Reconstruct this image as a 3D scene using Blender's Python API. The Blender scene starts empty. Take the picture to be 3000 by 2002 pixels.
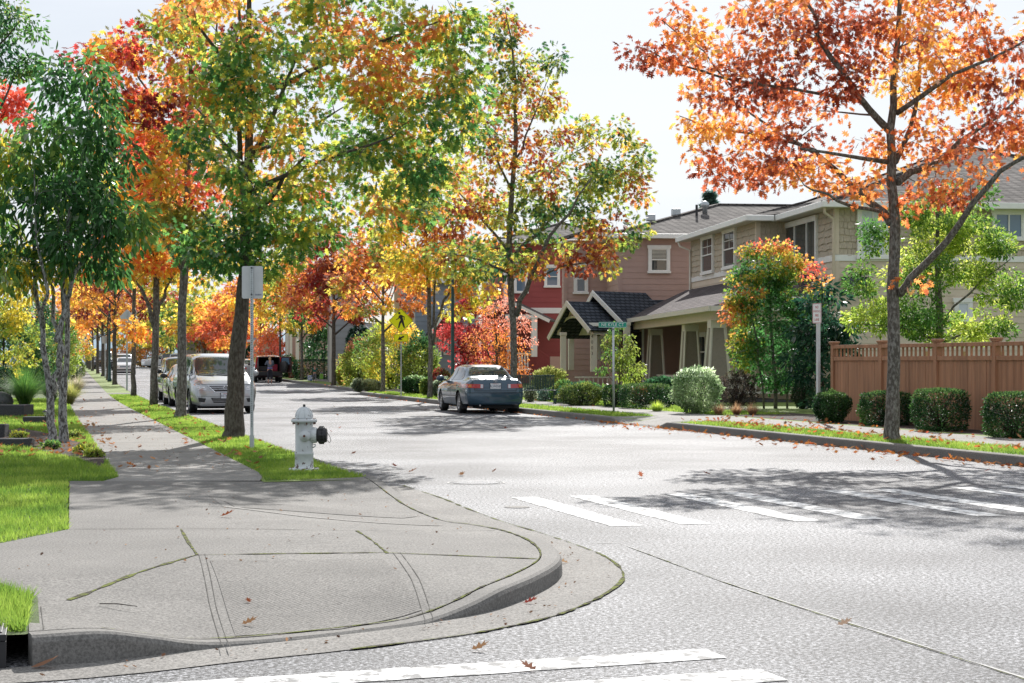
import bpy, bmesh, math, random
import numpy as np
from mathutils import Vector, Matrix, noise, geometry
from mathutils.bvhtree import BVHTree

# ------------------------------------------------------------------ camera, sky, sun, exposure
C = bpy.context.scene
COL = C.collection
FPX, CX, HY, CAMH = 5200.0, 1500.0, 1060.0, 1.5      # focal length and horizon of the photograph in its 3000 px frame
cam = bpy.data.objects.new('camera', bpy.data.cameras.new('camera'))
COL.objects.link(cam)
cam.location = (0, 0, CAMH)
cam.rotation_euler = (math.radians(90), 0, 0)
cam.data.sensor_width = 36
cam.data.lens = 36 * FPX / 3000
cam.data.shift_y = (HY - 1001) / 3000
cam.data.clip_start = .1
cam.data.clip_end = 9000
C.camera = cam
SUN_EL, SUN_AZ = math.radians(33.5), math.radians(5.5)
w = bpy.data.worlds.new("World"); C.world = w; w.use_nodes = True
nt = w.node_tree
bg = nt.nodes['Background']
sky = nt.nodes.new('ShaderNodeTexSky'); sky.sky_type = 'NISHITA'; sky.sun_disc = False
sky.sun_elevation = SUN_EL; sky.sun_rotation = SUN_AZ
sky.air_density = 1.0; sky.dust_density = 1.6; sky.ozone_density = 1.0
tc = nt.nodes.new('ShaderNodeTexCoord'); mp = nt.nodes.new('ShaderNodeMapping')
mp.inputs['Scale'].default_value = (1.2, 1.2, 9)
cn = nt.nodes.new('ShaderNodeTexNoise'); cn.inputs['Scale'].default_value = 2.2; cn.inputs['Detail'].default_value = 6; cn.inputs['Roughness'].default_value = .55
cr = nt.nodes.new('ShaderNodeMapRange'); cr.inputs[1].default_value = .35; cr.inputs[2].default_value = .68
cm = nt.nodes.new('ShaderNodeMix'); cm.data_type = 'RGBA'
cm.inputs[7].default_value = (7.4, 7.85, 8.5, 1)
mlt = nt.nodes.new('ShaderNodeMath'); mlt.operation = 'MULTIPLY_ADD'; mlt.inputs[1].default_value = .42; mlt.inputs[2].default_value = .56
nt.links.new(tc.outputs['Generated'], mp.inputs[0]); nt.links.new(mp.outputs[0], cn.inputs['Vector'])
nt.links.new(cn.outputs[0], cr.inputs[0]); nt.links.new(cr.outputs[0], mlt.inputs[0]); nt.links.new(mlt.outputs[0], cm.inputs[0])
sc_ = nt.nodes.new('ShaderNodeVectorMath'); sc_.operation = 'MULTIPLY'; sc_.inputs[1].default_value = (.50, .54, .60); nt.links.new(sky.outputs[0], sc_.inputs[0]); nt.links.new(sc_.outputs[0], cm.inputs[6]); nt.links.new(cm.outputs[2], bg.inputs[0])
bg.inputs[1].default_value = .088
sl = bpy.data.lights.new('sun', 'SUN'); sl.energy = 5.0; sl.angle = math.radians(.5); sl.color = (1, .965, .92)
so = bpy.data.objects.new('sun', sl); COL.objects.link(so)
sd = Vector((math.sin(SUN_AZ) * math.cos(SUN_EL), math.cos(SUN_AZ) * math.cos(SUN_EL), math.sin(SUN_EL)))
so.rotation_euler = sd.to_track_quat('Z', 'Y').to_euler(); so.location = (20, 60, 60)
C.view_settings.view_transform = 'Standard'; C.view_settings.look = 'None'
C.view_settings.gamma = 1; C.view_settings.use_curve_mapping = False
C.view_settings.exposure = 0.5
C.cycles.max_bounces = 8; C.cycles.transparent_max_bounces = 8; C.cycles.diffuse_bounces = 4
C.cycles.use_denoising = True

# ------------------------------------------------------------------ street frame
TH = math.radians(15); CT, ST = math.cos(TH), math.sin(TH)
def off(v): return 0 if v < 50 else (.0004 * (v - 50) ** 2 if v < 70 else .16 + .016 * (v - 70))
def zr(v):
    if v < 68: return 0.
    if v < 82: return .006 * (v - 68) ** 2 / 28
    return min(.006 * (v - 75), .85)
def S(u, v, z=0.):
    u = u + off(v)
    return Vector((u * CT - v * ST, u * ST + v * CT, z + zr(v)))
def UV(X, Y):
    v = -X * ST + Y * CT
    return X * CT + Y * ST - off(v), v
def P(px, py, D): return Vector(((px - CX) / FPX * D, D, CAMH + (HY - py) / FPX * D))
def G(px, py, z=.15):                       # point of the picture on ground raised z
    D = (CAMH - z) * FPX / max(py - HY, 1)
    for _ in range(12):
        X = (px - CX) / FPX * D
        zz = z + zr(-X * ST + D * CT)
        D = .5 * D + .5 * (CAMH - zz) * FPX / max(py - HY, 1)
    X = (px - CX) / FPX * D
    return Vector((X, D, zz))

# ------------------------------------------------------------------ materials
MAT = {}
def nodes(name):
    m = bpy.data.materials.new(name); m.use_nodes = True
    return m, m.node_tree.nodes, m.node_tree.links, m.node_tree.nodes['Principled BSDF']
def mat(name, col, rough=.6, var=.15, scale=6, bump=0., bscale=60, metal=0, coat=0, spec=.5, detail=5, stretch=None, col2=None, thr=(.3, .7)):
    if name in MAT: return MAT[name]
    m, N, L, b = nodes(name)
    tcn = N.new('ShaderNodeTexCoord'); src = tcn.outputs['Object']
    if stretch:
        mpn = N.new('ShaderNodeMapping'); mpn.inputs['Scale'].default_value = stretch; L.new(src, mpn.inputs[0]); src = mpn.outputs[0]
    if var or col2:
        n = N.new('ShaderNodeTexNoise'); n.inputs['Scale'].default_value = scale; n.inputs['Detail'].default_value = detail
        n.inputs['Roughness'].default_value = .65
        L.new(src, n.inputs['Vector'])
        mr = N.new('ShaderNodeMapRange'); mr.inputs[1].default_value = thr[0]; mr.inputs[2].default_value = thr[1]
        L.new(n.outputs[0], mr.inputs[0])
        mx = N.new('ShaderNodeMix'); mx.data_type = 'RGBA'
        c2 = col2 if col2 else [min(1, c * (1 + var)) for c in col]
        c1 = col if col2 else [c * (1 - var) for c in col]
        mx.inputs[6].default_value = (*c1, 1); mx.inputs[7].default_value = (*c2, 1)
        L.new(mr.outputs[0], mx.inputs[0]); L.new(mx.outputs[2], b.inputs['Base Color'])
    else: b.inputs['Base Color'].default_value = (*col, 1)
    if bump:
        n2 = N.new('ShaderNodeTexNoise'); n2.inputs['Scale'].default_value = bscale; n2.inputs['Detail'].default_value = 4
        L.new(src, n2.inputs['Vector'])
        bp = N.new('ShaderNodeBump'); bp.inputs['Strength'].default_value = bump; bp.inputs['Distance'].default_value = .02
        L.new(n2.outputs[0], bp.inputs['Height']); L.new(bp.outputs[0], b.inputs['Normal'])
    b.inputs['Roughness'].default_value = rough; b.inputs['Metallic'].default_value = metal
    b.inputs['Coat Weight'].default_value = coat; b.inputs['Specular IOR Level'].default_value = spec
    MAT[name] = m
    return m

def leafmat(name='leaf', trans=.5, gloss=.12):
    if name in MAT: return MAT[name]
    m, N, L, b = nodes(name)
    N.remove(b); out = N['Material Output']
    at = N.new('ShaderNodeAttribute'); at.attribute_name = 'col'
    d = N.new('ShaderNodeBsdfDiffuse'); t = N.new('ShaderNodeBsdfTranslucent'); g = N.new('ShaderNodeBsdfGlossy')
    g.inputs['Roughness'].default_value = .5; g.inputs[0].default_value = (1, 1, 1, 1)
    hs = N.new('ShaderNodeHueSaturation'); hs.inputs['Saturation'].default_value = 1.0; hs.inputs['Value'].default_value = 2.25
    L.new(at.outputs['Color'], d.inputs[0]); L.new(at.outputs['Color'], hs.inputs['Color']); L.new(hs.outputs[0], t.inputs[0])
    m1 = N.new('ShaderNodeMixShader'); m1.inputs[0].default_value = trans
    m2 = N.new('ShaderNodeMixShader'); fr = N.new('ShaderNodeFresnel'); fr.inputs[0].default_value = 1.35
    mm = N.new('ShaderNodeMath'); mm.operation = 'MULTIPLY'; mm.inputs[1].default_value = gloss * 1.8
    mm.use_clamp = True; L.new(fr.outputs[0], mm.inputs[0])
    L.new(d.outputs[0], m1.inputs[1]); L.new(t.outputs[0], m1.inputs[2])
    L.new(m1.outputs[0], m2.inputs[1]); L.new(g.outputs[0], m2.inputs[2]); L.new(mm.outputs[0], m2.inputs[0])
    L.new(m2.outputs[0], out.inputs[0])
    MAT[name] = m
    return m

leafmat('leaf', .64, .10); leafmat('leaf_dark', .52, .12); leafmat('leaf_hedge', .3, .14); leafmat('leaf_litter', .3, 0.); leafmat('grass_blade', .5, .03)
def roadmat():
    m, N, L, b = nodes('asphalt')
    tcn = N.new('ShaderNodeTexCoord')
    v1 = N.new('ShaderNodeTexNoise'); v1.inputs['Scale'].default_value = 34; v1.inputs['Detail'].default_value = 4; v1.inputs['Roughness'].default_value = .95
    v2 = N.new('ShaderNodeTexNoise'); v2.inputs['Scale'].default_value = .35; v2.inputs['Detail'].default_value = 5
    v3 = N.new('ShaderNodeTexVoronoi'); v3.inputs['Scale'].default_value = 75
    for q in (v1, v2, v3): L.new(tcn.outputs['Object'], q.inputs['Vector'])
    r = N.new('ShaderNodeValToRGB')
    e = r.color_ramp.elements; e[0].position = .42; e[0].color = (.008, .008, .009, 1); e[1].position = .60; e[1].color = (.50, .50, .515, 1)
    x = r.color_ramp.elements.new(.50); x.color = (.10, .102, .107, 1)
    L.new(v1.outputs[0], r.inputs[0])
    mr = N.new('ShaderNodeMapRange'); mr.inputs[1].default_value = .35; mr.inputs[2].default_value = .65; mr.inputs[3].default_value = .60; mr.inputs[4].default_value = 1.3
    L.new(v2.outputs[0], mr.inputs[0])
    vm = N.new('ShaderNodeVectorMath'); vm.operation = 'SCALE'; L.new(r.outputs[0], vm.inputs[0]); L.new(mr.outputs[0], vm.inputs['Scale'])
    L.new(vm.outputs[0], b.inputs['Base Color'])
    ad = N.new('ShaderNodeMath'); ad.operation = 'ADD'; L.new(v1.outputs[0], ad.inputs[0]); L.new(v3.outputs['Distance'], ad.inputs[1])
    bp = N.new('ShaderNodeBump'); bp.inputs['Strength'].default_value = .2; bp.inputs['Distance'].default_value = .006
    L.new(ad.outputs[0], bp.inputs['Height']); L.new(bp.outputs[0], b.inputs['Normal'])
    b.inputs['Roughness'].default_value = .74; b.inputs['Specular IOR Level'].default_value = .15
    MAT['asphalt'] = m; return m
def concmat(name, c, hatch=False, bumps=.3, lo=.5, hi=1.5):
    m, N, L, b = nodes(name)
    tcn = N.new('ShaderNodeTexCoord')
    n1 = N.new('ShaderNodeTexNoise'); n1.inputs['Scale'].default_value = 60; n1.inputs['Detail'].default_value = 3; n1.inputs['Roughness'].default_value = .8
    n2 = N.new('ShaderNodeTexNoise'); n2.inputs['Scale'].default_value = 1.1; n2.inputs['Detail'].default_value = 8; n2.inputs['Roughness'].default_value = .62
    for q in (n1, n2): L.new(tcn.outputs['Object'], q.inputs['Vector'])
    r = N.new('ShaderNodeValToRGB'); e = r.color_ramp.elements
    e[0].position = .38; e[0].color = (*[k * lo for k in c], 1); e[1].position = .62; e[1].color = (*[min(1, k * hi) for k in c], 1)
    mr = N.new('ShaderNodeMapRange'); mr.inputs[1].default_value = .3; mr.inputs[2].default_value = .7; mr.inputs[3].default_value = .80; mr.inputs[4].default_value = 1.12
    L.new(n1.outputs[0], r.inputs[0]); L.new(n2.outputs[0], mr.inputs[0])
    vm = N.new('ShaderNodeVectorMath'); vm.operation = 'SCALE'; L.new(r.outputs[0], vm.inputs[0]); L.new(mr.outputs[0], vm.inputs['Scale'])
    L.new(vm.outputs[0], b.inputs['Base Color'])
    h = n1.outputs[0]
    bp = N.new('ShaderNodeBump'); bp.inputs['Strength'].default_value = bumps; bp.inputs['Distance'].default_value = .006
    if hatch:
        ws = []
        for rot in (35, -35):
            mpn = N.new('ShaderNodeMapping'); mpn.inputs['Rotation'].default_value = (0, 0, math.radians(rot)); L.new(tcn.outputs['Object'], mpn.inputs[0])
            wv = N.new('ShaderNodeTexWave'); wv.inputs['Scale'].default_value = 11; wv.inputs['Distortion'].default_value = .6; L.new(mpn.outputs[0], wv.inputs[0]); ws.append(wv)
        mn = N.new('ShaderNodeMath'); mn.operation = 'MULTIPLY'; L.new(ws[0].outputs[1], mn.inputs[0]); L.new(ws[1].outputs[1], mn.inputs[1])
        ad = N.new('ShaderNodeMath'); ad.operation = 'MULTIPLY_ADD'; ad.inputs[1].default_value = .35; L.new(n1.outputs[0], ad.inputs[0]); L.new(mn.outputs[0], ad.inputs[2]); h = ad.outputs[0]
        bp.inputs['Distance'].default_value = .006; bp.inputs['Strength'].default_value = .5
    L.new(h, bp.inputs['Height']); L.new(bp.outputs[0], b.inputs['Normal'])
    b.inputs['Roughness'].default_value = .85; b.inputs['Specular IOR Level'].default_value = .2
    MAT[name] = m; return m
def shinglemat(name, c1, c2, pitch):
    m, N, L, b = nodes(name)
    tcn = N.new('ShaderNodeTexCoord'); sp = N.new('ShaderNodeSeparateXYZ'); L.new(tcn.outputs['Object'], sp.inputs[0])
    a1 = N.new('ShaderNodeMath'); a1.operation = 'ADD'; L.new(sp.outputs[0], a1.inputs[0]); L.new(sp.outputs[1], a1.inputs[1])
    a2 = N.new('ShaderNodeMath'); a2.operation = 'MULTIPLY'; a2.inputs[1].default_value = 1 / math.sin(math.atan(pitch)); L.new(sp.outputs[2], a2.inputs[0])
    cb = N.new('ShaderNodeCombineXYZ'); L.new(a1.outputs[0], cb.inputs[0]); L.new(a2.outputs[0], cb.inputs[1])
    br = N.new('ShaderNodeTexBrick'); br.inputs['Scale'].default_value = 1; br.inputs['Brick Width'].default_value = .33; br.inputs['Row Height'].default_value = .20
    br.inputs['Mortar Size'].default_value = .03; br.inputs['Mortar Smooth'].default_value = .3
    br.inputs['Color1'].default_value = (*c1, 1); br.inputs['Color2'].default_value = (*c2, 1); br.inputs['Mortar'].default_value = (*[k * .35 for k in c1], 1)
    L.new(cb.outputs[0], br.inputs[0])
    nz = N.new('ShaderNodeTexNoise'); nz.inputs['Scale'].default_value = 30; L.new(tcn.outputs['Object'], nz.inputs['Vector'])
    mr = N.new('ShaderNodeMapRange'); mr.inputs[3].default_value = .6; mr.inputs[4].default_value = 1.4; L.new(nz.outputs[0], mr.inputs[0])
    vm = N.new('ShaderNodeVectorMath'); vm.operation = 'SCALE'; L.new(br.outputs[0], vm.inputs[0]); L.new(mr.outputs[0], vm.inputs['Scale'])
    L.new(vm.outputs[0], b.inputs['Base Color'])
    bp = N.new('ShaderNodeBump'); bp.inputs['Strength'].default_value = .9; bp.inputs['Distance'].default_value = .02; bp.invert = True
    L.new(br.outputs[1], bp.inputs['Height']); L.new(bp.outputs[0], b.inputs['Normal'])
    b.inputs['Roughness'].default_value = .95; b.inputs['Specular IOR Level'].default_value = .15; MAT[name] = m; return m
def rustmat():
    m, N, L, b = nodes('chipped_white_paint')
    tcn = N.new('ShaderNodeTexCoord')
    n = N.new('ShaderNodeTexNoise'); n.inputs['Scale'].default_value = 17; n.inputs['Detail'].default_value = 6; n.inputs['Roughness'].default_value = .7
    n3 = N.new('ShaderNodeTexNoise'); n3.inputs['Scale'].default_value = 5; n3.inputs['Detail'].default_value = 4
    L.new(tcn.outputs['Object'], n.inputs['Vector']); L.new(tcn.outputs['Object'], n3.inputs['Vector'])
    sp = N.new('ShaderNodeSeparateXYZ'); L.new(tcn.outputs['Object'], sp.inputs[0])
    zz = N.new('ShaderNodeMapRange'); zz.inputs[1].default_value = 0; zz.inputs[2].default_value = .35; zz.inputs[3].default_value = .09; zz.inputs[4].default_value = 0
    L.new(sp.outputs[2], zz.inputs[0])
    ad = N.new('ShaderNodeMath'); ad.operation = 'ADD'; L.new(n.outputs[0], ad.inputs[0]); L.new(zz.outputs[0], ad.inputs[1])
    r = N.new('ShaderNodeValToRGB'); e = r.color_ramp.elements
    e[0].position = .63; e[0].color = (.60, .63, .635, 1); e[1].position = .665; e[1].color = (.09, .035, .02, 1)
    L.new(ad.outputs[0], r.inputs[0])
    mr = N.new('ShaderNodeMapRange'); mr.inputs[1].default_value = .3; mr.inputs[2].default_value = .7; mr.inputs[3].default_value = .78; mr.inputs[4].default_value = 1.08; L.new(n3.outputs[0], mr.inputs[0])
    vm = N.new('ShaderNodeVectorMath'); vm.operation = 'SCALE'; L.new(r.outputs[0], vm.inputs[0]); L.new(mr.outputs[0], vm.inputs['Scale'])
    L.new(vm.outputs[0], b.inputs['Base Color']); b.inputs['Roughness'].default_value = .45
    bp = N.new('ShaderNodeBump'); bp.inputs['Strength'].default_value = .3; bp.inputs['Distance'].default_value = .004; bp.invert = True
    L.new(ad.outputs[0], bp.inputs['Height']); L.new(bp.outputs[0], b.inputs['Normal'])
    MAT['rust'] = m; return m
def barkmat(name, c1, c2, sc=9, thr=(.42, .58)):
    return mat(name, c1, rough=.9, col2=c2, scale=sc, bump=.9, bscale=sc * 4, thr=thr, detail=7, stretch=(1, 1, .45))

roadmat(); rustmat()
concmat('concrete', (.172, .164, .152)); concmat('concrete_ramp', (.155, .147, .136), hatch=True); concmat('kerb_concrete', (.18, .172, .16), bumps=.4, lo=.72, hi=1.3)
concmat('walk_concrete', (.235, .224, .208)); concmat('gutter_concrete', (.20, .19, .176))
mat('white_trim', (.78, .77, .74), rough=.5, var=.05); mat('glass', (.04, .048, .052), rough=.04, var=0, spec=.9); mat('glass_blue', (.10, .17, .24), rough=.06, var=0, spec=.9)
mat('curtain', (.6, .64, .7), rough=.8, var=.06, scale=3, stretch=(30, 30, .2))
mat('galv', (.46, .49, .50), rough=.42, var=.15, scale=20, metal=.55); mat('sign_back', (.55, .56, .56), rough=.5, var=.06, metal=.3)
mat('dark_green_metal', (.012, .055, .05), rough=.35, var=.1)
mat('bark_dark', (.045, .035, .026), rough=.95); barkmat('bark_oak', (.055, .043, .032), (.125, .11, .09), 24); barkmat('bark_lichen', (.085, .075, .062), (.25, .24, .215), 26, (.45, .62)); barkmat('bark_cherry', (.085, .075, .07), (.40, .40, .39), 30, (.44, .55))
mat('soil', (.045, .028, .020), rough=.95, var=.5, scale=25, bump=1, bscale=50)
mat('lawn_base', (.08, .125, .025), rough=.9, var=.35, scale=9, bump=1, bscale=90); mat('far_grass', (.15, .21, .04), rough=.9, var=.3, scale=5, bump=.6, bscale=70)
mat('ground_far', (.07, .08, .04), rough=.95, var=.3, scale=.2)
mat('road_paint', (.62, .62, .61), rough=.75, col2=(.12, .12, .12), scale=8, thr=(.49, .57), detail=14, bump=.3, bscale=90)
mat('moss', (.16, .19, .02), rough=1, col2=(.05, .04, .025), scale=14, thr=(.46, .54), bump=1, bscale=120)
mat('seam_dark', (.075, .07, .06), rough=1, var=.4, scale=30); mat('seam_light', (.42, .41, .39), rough=.9, var=.2, scale=20)
mat('tyre', (.018, .018, .018), rough=.85, var=.1); mat('rim', (.42, .42, .43), rough=.3, metal=.8, var=0); mat('black_plastic', (.018, .018, .02), rough=.5, var=0)
mat('black', (.006, .006, .006), rough=.9, var=0)
mat('chrome', (.7, .7, .72), rough=.12, metal=1, var=0); mat('red_lens', (.42, .008, .012), rough=.12, var=0, coat=1); mat('amber_lens', (.6, .16, .02), rough=.12, var=0, coat=1); mat('clear_lens', (.5, .5, .52), rough=.08, var=.2, scale=14, metal=.4, coat=1)
mat('white_plate', (.72, .74, .78), rough=.5, var=0); mat('plate_text', (.03, .04, .10), rough=.6, var=0)

# ------------------------------------------------------------------ objects
def tag(o, label=None, cat=None, group=None, kind=None):
    if label: o['label'] = label
    if cat: o['category'] = cat
    if group: o['group'] = group
    if kind: o['kind'] = kind
    return o
def thing(name, label, cat, loc=(0, 0, 0), rz=0., group=None):
    o = bpy.data.objects.new(name, None); COL.objects.link(o); o.location = loc; o.rotation_euler = (0, 0, rz)
    o.empty_display_size = .3
    return tag(o, label, cat, group)
class MB:
    def __init__(s): s.v = []; s.f = []; s.m = []; s.k = 0
    def add(s, vs, fs):
        n = len(s.v); s.v += [tuple(p) for p in vs]; s.f += [tuple(i + n for i in f) for f in fs]; s.m += [s.k] * len(fs); return s
    def box(s, x0, x1, y0, y1, z0, z1, M=None):
        vs = [Vector((x, y, z)) for z in (z0, z1) for x, y in ((x0, y0), (x1, y0), (x1, y1), (x0, y1))]
        if M: vs = [M @ p for p in vs]
        return s.add(vs, [(3, 2, 1, 0), (4, 5, 6, 7), (0, 1, 5, 4), (1, 2, 6, 5), (2, 3, 7, 6), (3, 0, 4, 7)])
    def bar(s, a, b, w, h=None, up=(0, 0, 1)):
        a, b = Vector(a), Vector(b); d = (b - a); L = d.length
        if L < 1e-6: return s
        d /= L; sx = d.cross(Vector(up))
        if sx.length < 1e-4: sx = d.cross(Vector((0, 1, 0)))
        sx.normalize(); sy = sx.cross(d); h = h or w
        M = Matrix((sx, d, sy)).transposed().to_4x4(); M.translation = a
        return s.box(-w / 2, w / 2, 0, L, -h / 2, h / 2, M)
    def tube(s, pts, rs, n=8, cap=True):
        pts = [Vector(p) for p in pts]
        if not hasattr(rs, '__len__'): rs = [rs] * len(pts)
        vs = []; pv = None
        for i, p in enumerate(pts):
            t = pts[min(i + 1, len(pts) - 1)] - pts[max(i - 1, 0)]
            if t.length < 1e-7: t = Vector((0, 0, 1))
            t.normalize()
            if pv is None: a = t.orthogonal().normalized()
            else: a = (pv - t * pv.dot(t)); a = a.normalized() if a.length > 1e-5 else t.orthogonal().normalized()
            pv = a; b = t.cross(a)
            vs += [p + (a * math.cos(2 * math.pi * k / n) + b * math.sin(2 * math.pi * k / n)) * rs[i] for k in range(n)]
        fs = [(i * n + k, i * n + (k + 1) % n, (i + 1) * n + (k + 1) % n, (i + 1) * n + k) for i in range(len(pts) - 1) for k in range(n)]
        if cap: fs += [tuple(range(n - 1, -1, -1)), tuple(range((len(pts) - 1) * n, len(pts) * n))]
        return s.add(vs, fs)
    def lathe(s, prof, n=24, M=None):
        vs = [Vector((r * math.cos(2 * math.pi * k / n), r * math.sin(2 * math.pi * k / n), z)) for r, z in prof for k in range(n)]
        if M: vs = [M @ p for p in vs]
        fs = [(i * n + k, i * n + (k + 1) % n, (i + 1) * n + (k + 1) % n, (i + 1) * n + k) for i in range(len(prof) - 1) for k in range(n)]
        fs += [tuple(range(n - 1, -1, -1)), tuple(range((len(prof) - 1) * n, len(prof) * n))]
        return s.add(vs, fs)
    def prism(s, poly, t0, t1, fn):          # poly 2d, extruded from t0 to t1; fn(a,b,t)->3d
        n = len(poly)
        vs = [fn(a, b, t0) for a, b in poly] + [fn(a, b, t1) for a, b in poly]
        return s.add(vs, [tuple(range(n - 1, -1, -1)), tuple(range(n, 2 * n))] + [(i, (i + 1) % n, n + (i + 1) % n, n + i) for i in range(n)])
    def build(s, name, mats, parent=None, smooth=False, org=None, bevel=0):
        me = bpy.data.meshes.new(name)
        vs = s.v if org is None else [(x - org[0], y - org[1], z - org[2]) for x, y, z in s.v]
        me.from_pydata(vs, [], s.f)
        if not isinstance(mats, (list, tuple)): mats = [mats]
        for m in mats: me.materials.append(MAT[m] if isinstance(m, str) else m)
        if len(mats) > 1: me.polygons.foreach_set('material_index', s.m)
        if smooth: me.polygons.foreach_set('use_smooth', [True] * len(me.polygons))
        bm = bmesh.new(); bm.from_mesh(me); bmesh.ops.recalc_face_normals(bm, faces=bm.faces); bm.to_mesh(me); bm.free()
        me.update()
        o = bpy.data.objects.new(name, me); COL.objects.link(o)
        if parent: o.parent = parent
        if bevel:
            b = o.modifiers.new('bevel', 'BEVEL'); b.width = bevel; b.segments = 2; b.limit_method = 'ANGLE'
        return o
def text(name, body, size, m, parent, loc, rot, align='CENTER', extrude=.002, sx=1):
    c = bpy.data.curves.new(name, 'FONT'); c.body = body; c.size = size; c.align_x = align; c.align_y = 'CENTER'; c.extrude = extrude
    c.materials.append(MAT[m]); tmp = bpy.data.objects.new('tmp', c); me = bpy.data.meshes.new_from_object(tmp); bpy.data.objects.remove(tmp); bpy.data.curves.remove(c)
    me.name = name; o = bpy.data.objects.new(name, me); COL.objects.link(o); o.parent = parent
    o.location = loc; o.rotation_euler = rot; o.scale = (sx, 1, 1); return o
def struct(name, mb, m, smooth=False, label=None):
    o = mb.build(name, m, None, smooth); return tag(o, label, None, None, 'structure')

def inpoly(x, y, poly):
    r = np.zeros(len(x), bool); n = len(poly)
    for i in range(n):
        x0, y0 = poly[i][0], poly[i][1]; x1, y1 = poly[(i + 1) % n][0], poly[(i + 1) % n][1]
        c = ((y0 > y) != (y1 > y)) & (x < (x1 - x0) * (y - y0) / ((y1 - y0) if y1 != y0 else 1e-9) + x0)
        r ^= c
    return r
def dense(poly, step):
    out = []
    for i in range(len(poly)):
        a = Vector(poly[i][:2]); b = Vector(poly[(i + 1) % len(poly)][:2]); n = max(1, int((b - a).length / step))
        out += [a.lerp(b, k / n) for k in range(n)]
    return out
def sheet(poly, zf, step=.25):               # triangulated sheet over a polygon, height from zf(x,y)
    b = dense(poly, step); xs = [p[0] for p in poly]; ys = [p[1] for p in poly]
    gx, gy = np.meshgrid(np.arange(min(xs), max(xs), step), np.arange(min(ys), max(ys), step)); gx = gx.ravel(); gy = gy.ravel()
    k = inpoly(gx, gy, poly); pts = b + [Vector((float(x), float(y))) for x, y in zip(gx[k], gy[k])]
    n = len(b)
    r = geometry.delaunay_2d_cdt(pts, [(i, (i + 1) % n) for i in range(n)], [list(range(n))], 1, 1e-5)
    mb = MB(); mb.add([(p[0], p[1], zf(p[0], p[1])) for p in r[0]], [tuple(f) for f in r[2]]); return mb
def ribbon(pts, wd, zf, z0=.004, jit=0):
    mb = MB(); vs = []; rnd = random.Random(len(pts) * 7 + int(pts[0][0] * 100)); P2 = []
    for i in range(len(pts) - 1):
        a = Vector(pts[i][:2]); b = Vector(pts[i + 1][:2]); n = max(1, int((b - a).length / .12)); P2 += [a.lerp(b, k / n) for k in range(n)]
    P2.append(Vector(pts[-1][:2]))
    for i, p in enumerate(P2):
        t = (P2[min(i + 1, len(P2) - 1)] - P2[max(i - 1, 0)]).normalized(); nn = Vector((-t.y, t.x))
        ww = wd * (1 + jit * (rnd.random() - .5) * 2) / 2
        for sg in (-1, 1):
            q = p + nn * ww * sg; vs.append((q.x, q.y, zf(q.x, q.y) + z0))
    mb.add(vs, [(2 * i, 2 * i + 1, 2 * i + 3, 2 * i + 2) for i in range(len(P2) - 1)]); return mb

# ------------------------------------------------------------------ leaves, trees, shrubs
OAK = np.array([(0, 0), (.05, .16), (.30, .26), (.12, .38), (.44, .56), (.14, .62), (.30, .86), (.09, .80), (0, 1.06), (-.09, .80), (-.30, .86), (-.14, .62), (-.44, .56), (-.12, .38), (-.30, .26), (-.05, .16)])
STAR = np.array([(0, 0), (.34, .22), (.14, .42), (.42, .74), (.08, .72), (0, 1.1), (-.08, .72), (-.42, .74), (-.14, .42), (-.34, .22)])
OVAL = np.array([(0, 0), (.17, .22), (.23, .5), (.14, .8), (0, 1.08), (-.14, .8), (-.23, .5), (-.17, .22)])
BLADE = np.array([(-.5, 0), (.5, 0), (0, 1)])
def leaf_object(name, tmpl, c, d, nrm, size, col, m, parent=None, bend=.25, width=None):
    N, k = len(c), len(tmpl)
    d = d / (np.linalg.norm(d, axis=1, keepdims=True) + 1e-9)
    sd_ = np.cross(d, nrm); sd_ /= (np.linalg.norm(sd_, axis=1, keepdims=True) + 1e-9); nn = np.cross(sd_, d)
    x = tmpl[:, 0][None, :, None]; y = tmpl[:, 1][None, :, None]
    sz = np.asarray(size)[:, None, None]; wd = sz if width is None else np.asarray(width)[:, None, None]
    V = c[:, None, :] + wd * x * sd_[:, None, :] + sz * y * d[:, None, :] - sz * bend * (y * y + np.abs(x) * .6) * nn[:, None, :]
    V = V.reshape(-1, 3)
    me = bpy.data.meshes.new(name); me.vertices.add(N * k); me.vertices.foreach_set('co', V.ravel().astype(np.float32))
    me.loops.add(N * k); me.loops.foreach_set('vertex_index', np.arange(N * k, dtype=np.int32))
    me.polygons.add(N); me.polygons.foreach_set('loop_start', np.arange(0, N * k, k, dtype=np.int32))
    me.update(calc_edges=True)
    a = me.attributes.new('col', 'FLOAT_COLOR', 'POINT')
    cc = np.concatenate([np.clip(col, 0, 1), np.ones((N, 1))], 1); a.data.foreach_set('color', np.repeat(cc, k, 0).ravel().astype(np.float32))
    me.materials.append(m)
    o = bpy.data.objects.new(name, me); COL.objects.link(o)
    if parent: o.parent = parent
    return o
def ramp(cols, t):
    cols = np.array(cols); t = np.clip(t, 0, .9999) * (len(cols) - 1); i = t.astype(int); f = (t - i)[:, None]
    return cols[i] * (1 - f) + cols[i + 1] * f
GRN, DGR, OLV, YEL, GLD, ORG, RED, DRD, BRN, LIM = (.06, .14, .035), (.025, .07, .03), (.16, .18, .04), (.50, .41, .06), (.52, .31, .05), (.49, .19, .045), (.42, .075, .045), (.13, .025, .025), (.24, .075, .035), (.22, .30, .05)
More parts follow.
